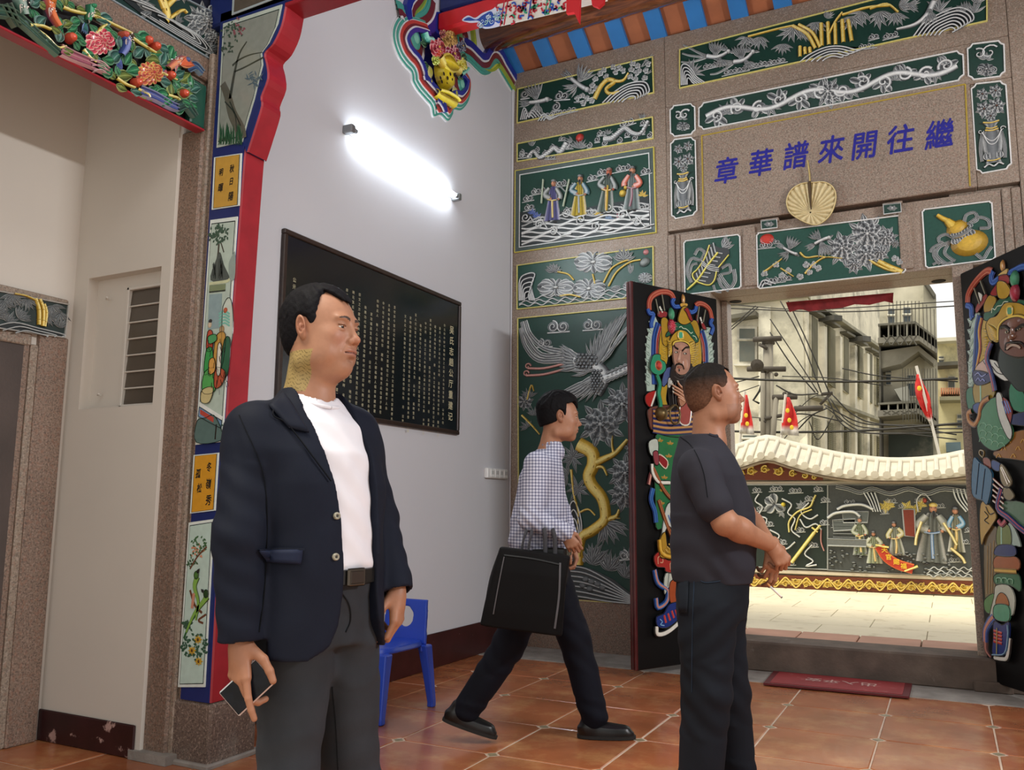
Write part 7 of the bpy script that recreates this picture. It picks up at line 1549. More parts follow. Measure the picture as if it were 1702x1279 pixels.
def head_cols(v,p):
 c=np.zeros((len(v),3),np.float32)+np.array(lin(p['skin']));x,y,z=v.T
 def g_(cx,cy,cz,rx,ry,rz):return np.exp(-(((x -cx)/rx)**2+((np.abs(y)-cy)/ry)**2+((z -cz)/rz)**2))
 def mixin(m_,col):nonlocal c;m_=np.clip(m_,0,1)[:,None];c=c*(1 -m_)+np.array(lin(col))*m_
 warm=p.get('warm','#a8604a')
 mixin(.45*g_(.07,.04,-.03,.03,.02,.02),warm);mixin(.5*g_(.108,0,-.032,.014,.014,.012),warm);mixin(.5*g_(-.008,.085,0,.02,.012,.03),warm)
 mixin(.9*g_(.097,0,-.0645,.012,.022,.0085),p.get('lip','#96584e'))
 mixin(.9*((np.abs(z+.0647+np.abs(y)*.04)<.0016)&(x>.082)&(np.abs(y)<.027)),'#4c241e')
 mixin(.45*g_(.082,.032,-.012,.012,.016,.006),'#8c5f48')
 bz=.0235+.004*np.sin(np.clip((np.abs(y)-.012)/.036,0,1)*PI);mixin(.92*((np.abs(z -bz)<.0042*np.clip(1.25 -(np.abs(y)-.012)/.045,.25,1))&(np.abs(y)>.012)&(np.abs(y)<.048)&(x>.05)),p.get('brow','#191412'))
 mixin(.8*((np.abs(z -.0058)<.0014)&(np.abs(np.abs(y)-.0315)<.0145)&(x>.08)),'#2c1a14')
 mixin(.3*g_(.09,0,-.085,.03,.03,.02),'#6c5448');
 if p.get('stubble'):mixin(p['stubble']*((z<-.05)&(z>-.12))*(x>.02)*np.clip(1 -g_(.095,0,-.065,.02,.024,.01)*1.5,0,1),'#5c463c')
 return c
def hairline(y,z,x,p):
 pass
def add_head(root,M,p,name='head'):
 """returns (vertices, faces, colours) of the skin plus hair and eyes as children"""
 S=head_sdf(p);v,f=S.mesh();v=relax(v,f,1,.35);cols=head_cols(v,p)
 if p.get('extra'):cols=p['extra'](v,cols)
 w=p.get('w',1.0);H=SDF((-.135,-.105,-.10),(.125,.105,.16),.003);t=p.get('ht',.012)
 H.ell((-.016,0,.036+t*.4),(.100+t,.078*w+t*p.get('side',.7),.086+t),.01)
 if p.get('ht',.012)>.009:H.ell((.0,0,.09+t*.2),(.085,.062,.045),.03)
 H.ell((-.045,0,-.01),(.066+t*.5,.066*w+t*.5,.075),.02)
 fr,hz,sb,nape=p.get('front',.070),p.get('hz',.062),p.get('burn',-.02),p.get('nape',-.062)
 def carve(X,Y,Z):
  face=np.minimum(Z -(hz+p.get('peak',.25)*(np.abs(Y))*0 -p.get('rec',1.2)*np.maximum(np.abs(Y)-.02,0)*0),(fr -.03)-X)
  line=hz+p.get('temple',.018)*np.exp(-((np.abs(Y)-.045)/.018)**2)+(X -fr)*-p.get('slope',.55)
  a=np.maximum(Z -line,(p.get('tx',.032))-X)
  b=np.maximum(Z -sb,-.012 -X+.0*Y)
  c_=Z -(nape+(X+.09)*.35)
  return np.minimum(np.minimum(a,b),c_)+.0015*np.sin(Y*420)*np.sin(Z*300)
 H.cut(carve,(-.14,-.11,-.11),(.13,.11,.17),.006)
 for q in (-1,1):H.ell((-.008,q*.088*w,-.002),(.024,.022,.034),.006,'sub')
 H.warp(lambda X,Y,Z:.0016*np.sin(Y*260+3*np.sin(X*60))*(Z>.03)+.0009*snoise(X,Y,Z,330))
 hv,hf=H.mesh();hv=relax(hv,hf,1,.3);hc=np.zeros((len(hv),3),np.float32)+np.array(lin(p.get('hair','#141215')))
 if p.get('fade'):
  k=np.clip((hv[:,2]-p['fade'][0])/(p['fade'][1]-p['fade'][0]),0,1)[:,None];hc=hc*k+np.array(mixc(p['skin'],p.get('hair','#141215'),.62))*(1 -k)
 me=np_mesh('hair',xf(hv,M),hf,hc);me.materials.append(HAIRM);link('hair',me,root)
 for q in (-1,1):
  g=G();c=Vector((.0748,q*.0315,.0022));Mm=M@Matrix.Translation(c)
  prof=[];cols_=[]
  for i in range(13):
   a=PI*i/12;prof.append((max(.0122*math.sin(a),1e-4),.0122*math.cos(a)));cols_.append('#0a0707' if a<.34 else '#2c170e' if a<.62 else '#c9c0b6')
  g.lathe((0,0,0),prof,16,None,cols_);R=Matrix.Rotation(PI/2,4,'Y');g.v=[tuple(Mm@(R@Vector(x))) for x in g.v];g.obj('eye',EYEW,root,smooth=True)
 return xf(v,M),f,cols
def frame(origin,fwd,up=(0,0,1),roll=0):
 f=Vector(fwd).normalized();l=Vector(up).cross(f).normalized();u=f.cross(l)
 M=Matrix(((f.x,l.x,u.x,origin[0]),(f.y,l.y,u.y,origin[1]),(f.z,l.z,u.z,origin[2]),(0,0,0,1)))
 return M@Matrix.Rotation(roll,4,'X') if roll else M
def hand_into(S,M,side,curls,spread=.06,thumb=(.5,.5),sc=1.0):
 """hand frame: x from wrist to fingertips, y towards the thumb side (times side), z out of the back of the hand. curls: 4 tuples of joint bends (radians)"""
 M=Matrix(M);T=lambda p:tuple(M@(Vector((p[0],p[1]*side,p[2]))*sc));k=.008
 for a,b,ra,rb in (((0,.0,0),(.035,.0,0),.024,.024),((.01,.012,0),(.078,.026,0),.0165,.0125),((.01,.004,0),(.082,.009,.001),.0165,.0130),((.01,-.006,0),(.078,-.009,0),.0165,.0125),((.012,-.014,0),(.070,-.026,-.002),.0155,.0115)):
  S.cap(T(a),T(b),ra*sc,rb*sc,.012)
 L=((.044,.027,.021),(.049,.030,.022),(.045,.028,.021),(.035,.022,.019));base=((.082,.028),(.086,.0095),(.081,-.009),(.072,-.027));rad=(.0092,.0096,.0090,.0080)
 tips=[]
 for i in range(4):
  p=Vector((base[i][0],base[i][1],.001));a=0;yaw=spread*(1.5 -i)
  for j in range(3):
   a+=curls[i][j];d=Vector((math.cos(a)*math.cos(yaw),math.sin(yaw)*math.cos(a),-math.sin(a)));q=p+d*L[i][j];r0=rad[i]*(1 -.07*j);S.cap(T(p),T(q),r0*sc,r0*.92*sc,.0025 if j else.005);p=q
  tips.append((T(p),T(p -d*.012)))
 p=Vector((.012,.022,-.008));a1,a2=thumb;d=Vector((math.cos(a1)*.8,math.sin(a1),-.35)).normalized();q=p+d*.046;S.cap(T(p),T(q),.0145*sc,.0115*sc,.012)
 d2=Vector((math.cos(a1 -a2),math.sin(a1 -a2),-.35)).normalized();q2=q+d2*.031;S.cap(T(q),T(q2),.0108*sc,.0098*sc,.004);d3=Vector((math.cos(a1 -a2*1.5),math.sin(a1 -a2*1.5),-.3)).normalized();S.cap(T(q2),T(q2+d3*.024),.0098*sc,.0085*sc,.004)
 return tips
class Body:
 """person whose parts are modelled in world metres"""
 def __init__(s,name,loc,label):s.root=empty(name,loc,label,'person');s.V=[];s.Fc=[];s.C=[];s.n=0
 def skin(s,v,f,c):s.V.append(v);s.Fc.append(f+s.n);s.C.append(c);s.n+=len(v)
 def skin_sdf(s,S,M,col,it=1):
  v,f=S.mesh();v=relax(v,f,it,.4);v=xf(v,M);c=np.zeros((len(v),3),np.float32)+np.array(lin(col));c*=(1+.06*snoise(v[:,0],v[:,1],v[:,2],60))[:,None];s.skin(v,f,c)
 def finish(s):me=np_mesh('body',np.concatenate(s.V),np.concatenate(s.Fc),np.concatenate(s.C));me.materials.append(SKINM);return link('body',me,s.root)
def bvh(o):
 me=o.data;vs=[o.matrix_basis@v.co for v in me.vertices] if False else [v.co.copy() for v in me.vertices]
 return BVHTree.FromPolygons(vs,[tuple(p.vertices) for p in me.polygons])
def cast(b,x,y,off=.002):
 d=ray(x,y).normalized();h=b.ray_cast(CAM,d)
 if h[0] is None:return None
 n=h[1] if h[1].dot(d)<0 else -h[1];return h[0]+n*off,n
def surf_strip(b,pts,w,col,name,m,parent,off=.002,th=.002,taper=None,n=5,label=None):
 """a thin band lying on a modelled surface, following pixel points"""
 P=smooth_pts(pts,n) if len(pts)>2 else smooth_pts([pts[0],((pts[0][0]+pts[1][0])/2,(pts[0][1]+pts[1][1])/2),pts[1]],n)
 L=[cast(b,*p,off) for p in P];L=[l for l in L if l]
 if len(L)<2:return None
 g=G().col(col);vs=[]
 for i,(p,nn) in enumerate(L):
  t=(L[min(i+1,len(L)-1)][0]-L[max(i -1,0)][0]).normalized();s_=nn.cross(t).normalized();ww=w*(taper[0]+(taper[1]-taper[0])*i/(len(L)-1) if taper else 1)
  for o,z in ((-1,-.001),(-.8,th),(.8,th),(1,-.001)):vs.append(p+s_*(ww*o/2)+nn*z)
 g.add(vs,[(i*4+j,i*4+j+1,i*4+5+j,i*4+4+j) for i in range(len(L)-1) for j in range(3)]+[(0,4,7,3)][:0]);return g.obj(name,m,parent,label=label)
def surf_patch(b,poly,col,name,m,parent,off=.004,n=7,label=None,th=.004):
 """quad patch (4 px corners tl,tr,br,bl) draped over a surface"""
 vs=[];g=G().col(col)
 for i in range(n+1):
  for j in range(n+1):
   u,v=j/n,i/n;x=(poly[0][0]*(1 -u)+poly[1][0]*u)*(1 -v)+(poly[3][0]*(1 -u)+poly[2][0]*u)*v;y=(poly[0][1]*(1 -u)+poly[1][1]*u)*(1 -v)+(poly[3][1]*(1 -u)+poly[2][1]*u)*v
   h=cast(b,x,y,off if 0<i<n and 0<j<n else off*.45)
   if not h:return None
   vs.append(h[0])
 g.add(vs,[(i*(n+1)+j,i*(n+1)+j+1,(i+1)*(n+1)+j+1,(i+1)*(n+1)+j) for i in range(n) for j in range(n)]);o=g.obj(name,m,parent,smooth=True,label=label)
 md=o.modifiers.new('s','SOLIDIFY');md.thickness=th;md.offset=-1;return o
# person 1 : navy blazer, white shirt, phone
I4=Matrix.Identity(4)
def heading(th):th=math.radians(th);return RH*math.cos(th)-DH*math.sin(th)
D1=2.25
o1=at(518,900,D1);o1=Vector((o1.x,o1.y,0));f1=heading(35);M1=frame(o1,f1);M1i=M1.inverted()
L1=lambda x,y,d:M1i@at(x,y,d)
A=Body('person',o1,'man in a navy blazer over a white t-shirt and grey jeans, holding a phone')
SK1='#9d7057'
def neck_mark(v,c):
 x,y,z=v.T;m=(z<-.062)&(z>-.17)&(y<-.018)&(x<.030+(z+.06)*.3)&(x>-.10);k=(m*.9)[:,None];t=np.array(lin('#998551'));c=c*(1 -k)+t*k
 ln=m&(np.abs(np.sin((z*1.2+x*.55+.006*np.sin(x*190))*250))<.2);c[ln]=np.array(lin('#5c4a28'));return c
hc1=at(535,551,D1);MH=frame(hc1,(heading(21)+Vector((0,0,.0))),roll=0)
hp=dict(skin=SK1,w=1.03,jaw=1.12,nr=.064,chin2=True,ht=.0085,side=.7,front=.080,hz=.074,burn=-.008,nape=-.070,temple=.012,tx=.030,slope=.35,hair='#100f13',brow='#221a18',neck=((-.022,0,-.06),(-.034,0,-.19)),extra=neck_mark,warm='#9c5a44')
A.skin(*add_head(A.root,MH,hp))
S=SDF((-.2,-.3,0.0),(.22,.3,1.42),.012);S.loft([(.85,0,0,.10,.15),(1.0,.01,0,.10,.14),(1.2,0,0,.10,.16),(1.36,-.01,0,.07,.14),(1.40,-.015,0,.06,.08)],.02);A.skin_sdf(S,M1,SK1)
TEE=cloth('white_tshirt','#d6d4da',.8,(4,.03));S=SDF((-.2,-.26,.88),(.24,.26,1.48),.006)
S.loft([(.965,.018,0,.130,.165),(1.0,.020,0,.140,.168),(1.15,.014,0,.128,.165),(1.28,.008,0,.115,.17),(1.36,-.01,0,.095,.165),(1.405,-.025,0,.075,.12),(1.437,-.032,0,.068,.080)],.03,fold=lambda X,Y,Z:.0022*np.sin(Z*70+5*np.sin(Y*14))*(X>.05)+.0015*snoise(X,Y,Z,55))
nk=M1i@(MH@Vector((-.035,0,-.17)))
S.cap((nk.x,nk.y,1.40),(nk.x+.02,nk.y,1.52),.064,.07,.004,'sub');tee=clothmesh('tshirt',S,M1,TEE,A.root)
S=SDF((-.15,-.13,1.36),(.12,.13,1.48),.003)
g=G();cpts=[]
for k in range(33):a=2*PI*k/32;cpts.append(M1@Vector((nk.x+.012+.075*math.cos(a),nk.y+.070*math.sin(a),1.423 -.022*math.cos(a))))
g.tube(cpts,.0055,8,False);g.obj('collar_rib',TEE,A.root,smooth=True)
NAVYJ=cloth('navy_blazer','#0a101f',.75,(5,.12),(600,.2,.001));h=.006;S=SDF((-.24,-.42,.70),(.30,.40,1.50),h)
sR,eR,wR=L1(423,716,D1 -.12),L1(398,890,D1 -.19),L1(400,1066,D1 -.20)
sL,eL,wL=L1(585,720,D1+.13),L1(624,860,D1+.17),L1(657,985,D1+.10)
fold1=lambda X,Y,Z:.0028*snoise(X,Y,Z,20,.6)+.0015*snoise(X,Y,Z,42,2.)
S.loft([(.782,.02,0,.150,.203),(.82,.02,0,.150,.200),(.95,.02,0,.148,.190),(1.08,.02,0,.148,.184),(1.2,.012,0,.142,.195),(1.28,.002,0,.130,.195),(1.34,-.01,0,.112,.172),(1.385,-.02,0,.094,.138),(1.42,-.025,0,.082,.108),(1.452,-.022,0,.074,.086)],.02,fold=fold1,p=2.2)
for s_,e_,w_ in ((sR,eR,wR),(sL,eL,wL)):
 S.cap(s_,s_+(e_ -s_)*.15,.070,.068,.07);S.cap(s_,e_,.068,.062,.02);S.cap(e_,w_,.062,.052,.02)
S.warp(lambda X,Y,Z:.0022*snoise(X,Y,Z,26,1.)+.0016*np.sin((Z+Y*.4)*95+2*np.sin(X*30))*(np.abs(Y)>.2)*(Z<1.25))
zz=[.70,.785,.81,.86,.93,1.0,1.1,1.2,1.3,1.38,1.46];yR=[-.17,-.12,-.075,-.050,-.040,-.038,-.044,-.060,-.080,-.085,-.078];yLf=[.17,.15,.125,.10,.088,.084,.084,.088,.088,.082,.075]
def opening(X,Y,Z):
 z=Z.ravel();a=np.interp(z,zz,yR)[None,None,:];b=np.interp(z,zz,yLf)[None,None,:];return np.maximum(np.maximum(a -Y,Y -b),-.0 -X+.03*(Z<1.36))
S.cut(opening,(-.05,-.2,.7),(.3,.2,1.5),.006)
nkc=(nk.x+.01,nk.y);S.cap((nkc[0],nkc[1],1.42),(nkc[0]+.03,nkc[1],1.56),.069,.085,.006,'sub')
for w_,e_ in ((wR,eR),(wL,eL)):
 d=(w_ -e_).normalized();S.cut(lambda X,Y,Z,w_=w_,d=d:np.maximum(-((X -w_.x)*d.x+(Y -w_.y)*d.y+(Z -w_.z)*d.z),np.sqrt((X -w_.x)**2+(Y -w_.y)**2)-.062),np.array(w_)-.07,np.array(w_)+.07,.002);S.cap(w_ -d*.02,w_+d*.05,.040,.044,.002,'sub')
jk=clothmesh('blazer',S,M1,NAVYJ,A.root,1);jb=bvh(jk)
NV2=cloth('navy_lapel','#0b1120',.7,(5,.1),(600,.2,.001))
surf_patch(jb,[(486,640),(494,645),(570,842),(562,850)][:0] or [(470,652),(492,648),(567,838),(548,800)],'#0b1120','lapel',NV2,A.root,.006,12,'notched lapel')
surf_patch(jb,[(446,676),(470,650),(512,720),(480,712)],'#0b1120','lapel',NV2,A.root,.008,8)
surf_patch(jb,[(592,652),(602,664),(613,770),(604,745)],'#0b1120','lapel',NV2,A.root,.005,8)
surf_patch(jb,[(428,915),(503,914),(500,936),(440,932)],'#151b2e','pocket_flap',cloth('navy_flap','#161d33',.7),A.root,.010,8,'pocket flap')
surf_strip(jb,[(428,914),(466,912),(506,913)],.006,'#060a14','pocket_welt',NV2,A.root,.004,.004)
surf_strip(jb,[(470,655),(452,690),(482,712),(548,800)],.0028,'#05080f','lapel_edge',cloth('seam','#05080f',.9),A.root,.006,.002)
surf_strip(jb,[(398,690),(440,800),(440,960),(430,1050)],.0022,'#05080f','arm_seam',cloth('seam','#05080f',.9),A.root,.001,.002)
BTN=mat('horn_button','#8c8878',.3,noise=(200,.3));BTD=mat('button_hole','#1c1a16',.6)
def button(b,x,y,r,parent,m=BTN):
 h=cast(b,x,y,.002)
 if not h:return
 q=h[1].to_track_quat('Z','Y').to_matrix().to_4x4();e=G();e.lathe(h[0],[(.0005,.004),(r*.45,.0035),(r*.55,.0055),(r*.9,.005),(r,.002),(r,-.002)][::-1],18,q);o=e.obj('button',m,parent,smooth=True)
 e=G();e.lathe(h[0],[(.0003,.0052),(r*.3,.0050),(r*.3,.003)][::-1],8,q);e.obj('thread',BTD,o)
button(jb,559,857,.0092,A.root);button(jb,557,925,.0092,A.root)
for k in range(4):button(jb,358+k*.4,1032+k*8,.005,A.root)
JG=cloth('charcoal_jeans','#2e3136',.85,(6,.18),(700,.35,.001));S=SDF((-.30,-.30,0.03),(.32,.30,.99),.008)
hz_=.95;kR,fR_=L1(478,1310,D1 -.08),L1(470,1590,D1 -.05);kL,fL_=L1(586,1300,D1+.12),L1(590,1555,D1+.16);pR,pL_=L1(492,1040,D1 -.06),L1(566,1040,D1+.07)
S.loft([(.80,.0,0,.140,.178),(.88,.005,0,.138,.175),(.98,.015,0,.140,.170),(.992,.015,0,.136,.166)],.03)
for p_,k_,f_ in ((pR,kR,fR_),(pL_,kL,fL_)):f_.z=.06;S.cap(p_+Vector((0,0,-.02)),k_,.100,.073,.03);S.cap(k_,f_,.072,.062,.02)
S.warp(lambda X,Y,Z:.003*snoise(X,Y,Z,24,.3)+.0022*np.sin(Z*60+X*45+3*np.sin(Y*20))*(np.abs(Z -.80)<.12)+.0018*np.sin(Z*75 -X*30)*(np.abs(Z -.5)<.12))
jn=clothmesh('jeans',S,M1,JG,A.root,1);jnb=bvh(jn)
BELT=mat('black_belt','#121212',.35,noise=(40,.2));BUCK=mat('belt_buckle','#4a443c',.35,metal=.6)
g=G();n=48;vs=[]
for k in range(n):
 a=2*PI*k/n
 for r_,z in ((.002,.952),(.007,.954),(.007,.988),(.002,.990)):vs.append(M1@Vector((.016+(.141+r_)*math.cos(a),(.170+r_)*math.sin(a),z)))
g.add(vs,[(k*4+j,((k+1)%n)*4+j,((k+1)%n)*4+j+1,k*4+j+1) for k in range(n) for j in range(3)]);g.obj('belt',BELT,A.root,smooth=False)
Mb=M1@Matrix.Translation((.165,-.0,.971));g=G();g.bbox((-.004,-.030,-.022),(.006,.030,.022),.004,Mb);g.obj('belt_buckle',BUCK,A.root);g=G();g.bbox((.005,-.022,-.015),(.0075,.022,.015),.002,Mb);g.obj('buckle_plate',mat('buckle_plate','#352c26',.4,metal=.4),A.root)
surf_strip(jnb,[(568,985),(580,1005),(582,1030),(574,1050)],.003,'#15171a','fly_seam',cloth('jean_seam','#15171a',.9),A.root,.001,.002);surf_strip(jnb,[(552,1140),(558,1200),(562,1278)],.003,'#24272b','inseam',cloth('jean_seam','#15171a',.9),A.root,.001,.002)
wr=at(400,1068,D1 -.20);S=SDF(wr -Vector((.14,.14,.22)),wr+Vector((.15,.14,.08)),.0022)
X_=(at(396,1160,D1 -.22)-wr).normalized();Zb=(-DH*.82 -RH*.58);Zb=(Zb -X_*Zb.dot(X_)).normalized();Y_=Zb.cross(X_).normalized()
thumb_dir=1 if Y_.dot(RH)>0 else -1
MHd=Matrix(((X_.x,Y_.x,Zb.x,wr.x),(X_.y,Y_.y,Zb.y,wr.y),(X_.z,Y_.z,Zb.z,wr.z),(0,0,0,1)))
S.cap(wr -X_*.08,wr+X_*.01,.030,.024,.012);hand_into(S,MHd,thumb_dir,((.12,.18,.12),(.45,.9,.5),(.55,1.0,.6),(.6,1.0,.6)),.05,(.75,.35),.98)
A.skin_sdf(S,I4,'#96684f')
wl=at(659,984,D1+.10);S=SDF(wl -Vector((.12,.12,.20)),wl+Vector((.12,.12,.06)),.0022);X_=(at(661,1050,D1+.08)-wl).normalized();Zb=(-DH*.25+RH*.95);Zb=(Zb -X_*Zb.dot(X_)).normalized();Y_=Zb.cross(X_).normalized()
MHl=Matrix(((X_.x,Y_.x,Zb.x,wl.x),(X_.y,Y_.y,Zb.y,wl.y),(X_.z,Y_.z,Zb.z,wl.z),(0,0,0,1)));S.cap(wl -X_*.08,wl+X_*.01,.028,.023,.012)
hand_into(S,MHl,1 if Y_.dot(-DH)>0 else -1,((.5,.9,.6),(.6,1.0,.7),(.7,1.0,.7),(.7,1.1,.7)),.04,(.55,.5),.95);A.skin_sdf(S,I4,'#96684f')
A.finish()
SHOE=mat('black_leather','#0d0d0e',.35,noise=(20,.2))
def shoe(parent,M,name='shoe',m=SHOE,L=.28):
 S=SDF((-.10,-.07,-.01),(.23,.07,.13),.005);S.loft([(0,.06,0,.145,.046),(.03,.058,0,.142,.045),(.05,.045,0,.125,.040)],.01,p=2.6);S.cap((-.035,0,.055),(-.03,0,.09),.04,.038,.03);S.cap((-.03,0,.05),(.15,0,.035),.04,.030,.02)
 S.cut(lambda X,Y,Z:Z -.0+0*X,(-.2,-.1,-.05),(.3,.1,.02),.002);v,f=S.mesh();me=np_mesh(name,xf(relax(v,f),M),f);me.materials.append(m);o=link(name,me,parent)
 g=G();g.add([],[]);pts=[]
 for k in range(24):a=2*PI*k/24;pts.append((.060+.150*math.copysign(abs(math.cos(a))**.8,math.cos(a)),.050*math.copysign(abs(math.sin(a))**.8,math.sin(a))))
 g.prism([M@Vector((x,y,0)) for x,y in pts],(M.to_3x3()@Vector((0,0,.016))));g.obj('sole',mat('shoe_sole','#1c1a18',.8),o)
for f_,hd in ((fR_,40),(fL_,28)):
 w=M1@f_;shoe(A.root,frame((w.x,w.y,0.002),heading(hd)))
DP=D1 -.215
ax=(at(455,1132,DP)-at(425,1097,DP)).normalized();ay=(at(410,1166,DP)-at(455,1132,DP)).normalized();ay=(ay -ax*ay.dot(ax)).normalized();az=ax.cross(ay).normalized()
pcn=at(440,1115,DP)+ay*.052
ph=empty('smartphone',pcn,'silver edged smartphone held low in the hand of the man in the blazer','phone')
if az.dot(-DH)<0:az=-az
Mp=Matrix(((ax.x,ay.x,az.x,pcn.x),(ax.y,ay.y,az.y,pcn.y),(ax.z,ay.z,az.z,pcn.z),(0,0,0,1)))
g=G();g.bbox((-.036,-.056,-.005),(.036,.056,.004),.003,Mp);g.obj('case',mat('silver_metal','#c8ccd2',.3,metal=.6),ph);g=G();g.bbox((-.033,-.0535,.0035),(.033,.0535,.0048),.0008,Mp);g.obj('screen',mat('phone_screen','#0a1018',.25,spec=.2,noise=(30,.5)),ph)
# person 2 : dark t-shirt and jeans, cigarette
D2=3.35;o2=at(1184,900,D2);o2=Vector((o2.x,o2.y,0));M2=frame(o2,heading(6));M2i=M2.inverted();L2=lambda x,y,d:M2i@at(x,y,d)
B=Body('person',o2,'man in a dark grey t-shirt and blue-black jeans, wrists crossed, cigarette in hand');SK2_='#96684f'
MH2=frame(at(1187,655,D2),heading(-2)+Vector((0,0,.10)))
B.skin(*add_head(B.root,MH2,dict(skin=SK2_,w=1.02,jaw=1.05,nr=.062,ht=.0045,side=.5,front=.080,hz=.078,burn=-.012,nape=-.075,temple=.016,tx=.040,slope=.5,hair='#1b1816',fade=(-.02,.07),brow='#2a201c',neck=((-.03,0,-.06),(-.045,0,-.19)),stubble=.25,warm='#7c4a3a',lip='#7c4a44')))
S=SDF((-.2,-.3,0.0),(.22,.3,1.42),.012);S.loft([(.85,0,0,.10,.15),(1.2,.0,0,.12,.16),(1.36,-.02,0,.07,.10)],.02);B.skin_sdf(S,M2,SK2_)
TS_=cloth('dark_grey_tshirt','#292931',.85,(5,.1));S=SDF((-.26,-.33,.84),(.26,.33,1.48),.0065);fold2=lambda X,Y,Z:.003*snoise(X,Y,Z,22,1.)+.0022*np.sin((Z+X*.5)*60+3*np.sin(X*18))*(Z<1.12)
S.loft([(.862,-.005,0,.152,.168),(.92,.0,0,.158,.178),(1.02,.005,0,.165,.180),(1.15,.0,0,.158,.178),(1.27,-.012,0,.140,.180),(1.34,-.025,0,.118,.16),(1.39,-.034,0,.094,.115),(1.43,-.038,0,.078,.084)],.03,fold=fold2)
q2=[(L2(1160,778,D2 -.17),L2(1186,836,D2 -.22),L2(1205,868,D2 -.24),L2(1281,905,D2 -.10)),(L2(1188,776,D2+.17),L2(1216,826,D2+.20),L2(1236,852,D2+.21),L2(1284,912,D2 -.03))]
for s_,h_,e_,w_ in q2:S.cap(s_,s_+(h_ -s_)*.2,.072,.07,.05);S.cap(s_,h_+(h_ -s_)*.05,.070,.068,.02);d=(h_ -s_).normalized();S.cut(lambda X,Y,Z,w_=h_,d=d:-((X -w_.x)*d.x+(Y -w_.y)*d.y+(Z -w_.z)*d.z),np.array(h_)-.075,np.array(h_)+.10,.002) if False else None
nk2=M2i@(MH2@Vector((-.045,0,-.16)));S.cap((nk2.x,nk2.y,nk2.z+.015),(nk2.x+.03,nk2.y,nk2.z+.1),.064,.070,.004,'sub')
ts2=clothmesh('tshirt',S,M2,TS_,B.root);tb2=bvh(ts2)
surf_strip(tb2,[(1126,722),(1150,742),(1168,780),(1176,826)],.003,'#15151a','sleeve_seam',cloth('seam','#05080f',.9),B.root,.001,.002)
surf_strip(tb2,[(1142,708),(1165,716),(1186,724),(1200,722)],.012,'#24242b','collar_rib',TS_,B.root,.001,.003)
S=SDF(tuple(min(a)-.07 for a in zip(*[tuple(v) for t in q2 for v in t])),tuple(max(a)+.09 for a in zip(*[tuple(v) for t in q2 for v in t])),.0035)
for s_,h_,e_,w_ in q2:S.cap(h_+(s_ -h_)*.4,e_,.050,.044,.012);S.cap(e_,e_+(w_ -e_)*.35,.046,.044,.02);S.cap(e_+(w_ -e_)*.3,w_,.044,.028,.02)
B.skin_sdf(S,M2,'#9a6c52')
def handat(Bd,w,tip,zdir,yref,curls,thumb,col,sc=1.0,sp=.05):
 S=SDF(w -Vector((.13,.13,.15)),w+Vector((.16,.16,.13)),.0022);X_=(tip -w).normalized();Zb=Vector(zdir);Zb=(Zb -X_*Zb.dot(X_)).normalized();Y_=Zb.cross(X_).normalized()
 Mh=Matrix(((X_.x,Y_.x,Zb.x,w.x),(X_.y,Y_.y,Zb.y,w.y),(X_.z,Y_.z,Zb.z,w.z),(0,0,0,1)));S.cap(w -X_*.025,w+X_*.01,.025,.023,.012);t=hand_into(S,Mh,1 if Y_.dot(yref)>0 else -1,curls,sp,thumb,sc);Bd.skin_sdf(S,I4,col);return t
wR2,wL2=M2@q2[0][3],M2@q2[1][3]
handat(B,wR2,at(1300,930,D2 -.10),-DH+Vector((0,0,.5)),Vector((0,0,1)),((.9,1.1,.6),(.95,1.1,.6),(1.0,1.1,.6),(1.0,1.1,.6)),(.5,.6),'#9a6c52',.95)
tips=handat(B,wL2,at(1279,990,D2 -.06),-DH+RH*.3,RH,((.35,.55,.2),(.45,.7,.3),(.7,.9,.5),(.8,1.0,.5)),(.45,.5),'#9a6c52',.92)
B.finish()
ca,cb=at(1280,974,D2 -.09),at(1300,993,D2 -.10);cg=empty('cigarette',ca,'white cigarette between the fingers of the man in the dark t-shirt','cigarette');dd=cb -ca
g=G();g.cyl(ca,ca+dd*.93,.004,10);g.obj('paper',mat('cigarette_paper','#e8e4de',.7),cg,smooth=True);g=G();g.cyl(ca+dd*.93,cb,.0041,10);g.obj('ash',mat('ash','#6c6864',.9),cg,smooth=True);g=G();g.cyl(ca -dd*.25,ca,.0041,10);g.obj('filter',mat('cigarette_filter','#c98a50',.8),cg,smooth=True)
JB=cloth('dark_indigo_jeans','#10151d',.85,(5,.25),(700,.35,.001))
def trousers(Bd,M,p0,legs,m,waist,r0=.098,nm='jeans',h=.008,base=None):
 S=SDF((-.62,-.34,-.01),(.62,.34,waist+.03),h);S.loft([(waist -.17,-.01,0,.130,.165),(waist -.1,-.01,0,.138,.17),(waist,0,0,.138,.165)],.03)
 for a,k_,f_ in legs:S.cap(a,k_,r0,r0*.80,.03);S.cap(k_,f_,r0*.80,r0*.68,.02)
 S.warp(lambda X,Y,Z:.0035*snoise(X,Y,Z,22,.5)+.0026*np.sin(Z*62+X*50+2*np.sin(Y*20))*(np.abs(Z -.45)<.13)+.003*np.sin(Z*80+X*30)*(Z<.2)+.0022*np.sin(Z*70 -X*60)*(np.abs(Z -waist+.2)<.1));return clothmesh(nm,S,M,m,Bd.root)
lg=[(L2(1176,1010,D2 -.09),L2(1174,1150,D2 -.10),L2(1160,1292,D2 -.09)),(L2(1190,1010,D2+.09),L2(1206,1150,D2+.10),L2(1226,1275,D2+.10))]
for l in lg:l[2].z=.05
jn2=trousers(B,M2,None,lg,JB,.905,.112);jb2=bvh(jn2);SE=cloth('jean_seam_blue','#1f2a38',.9)
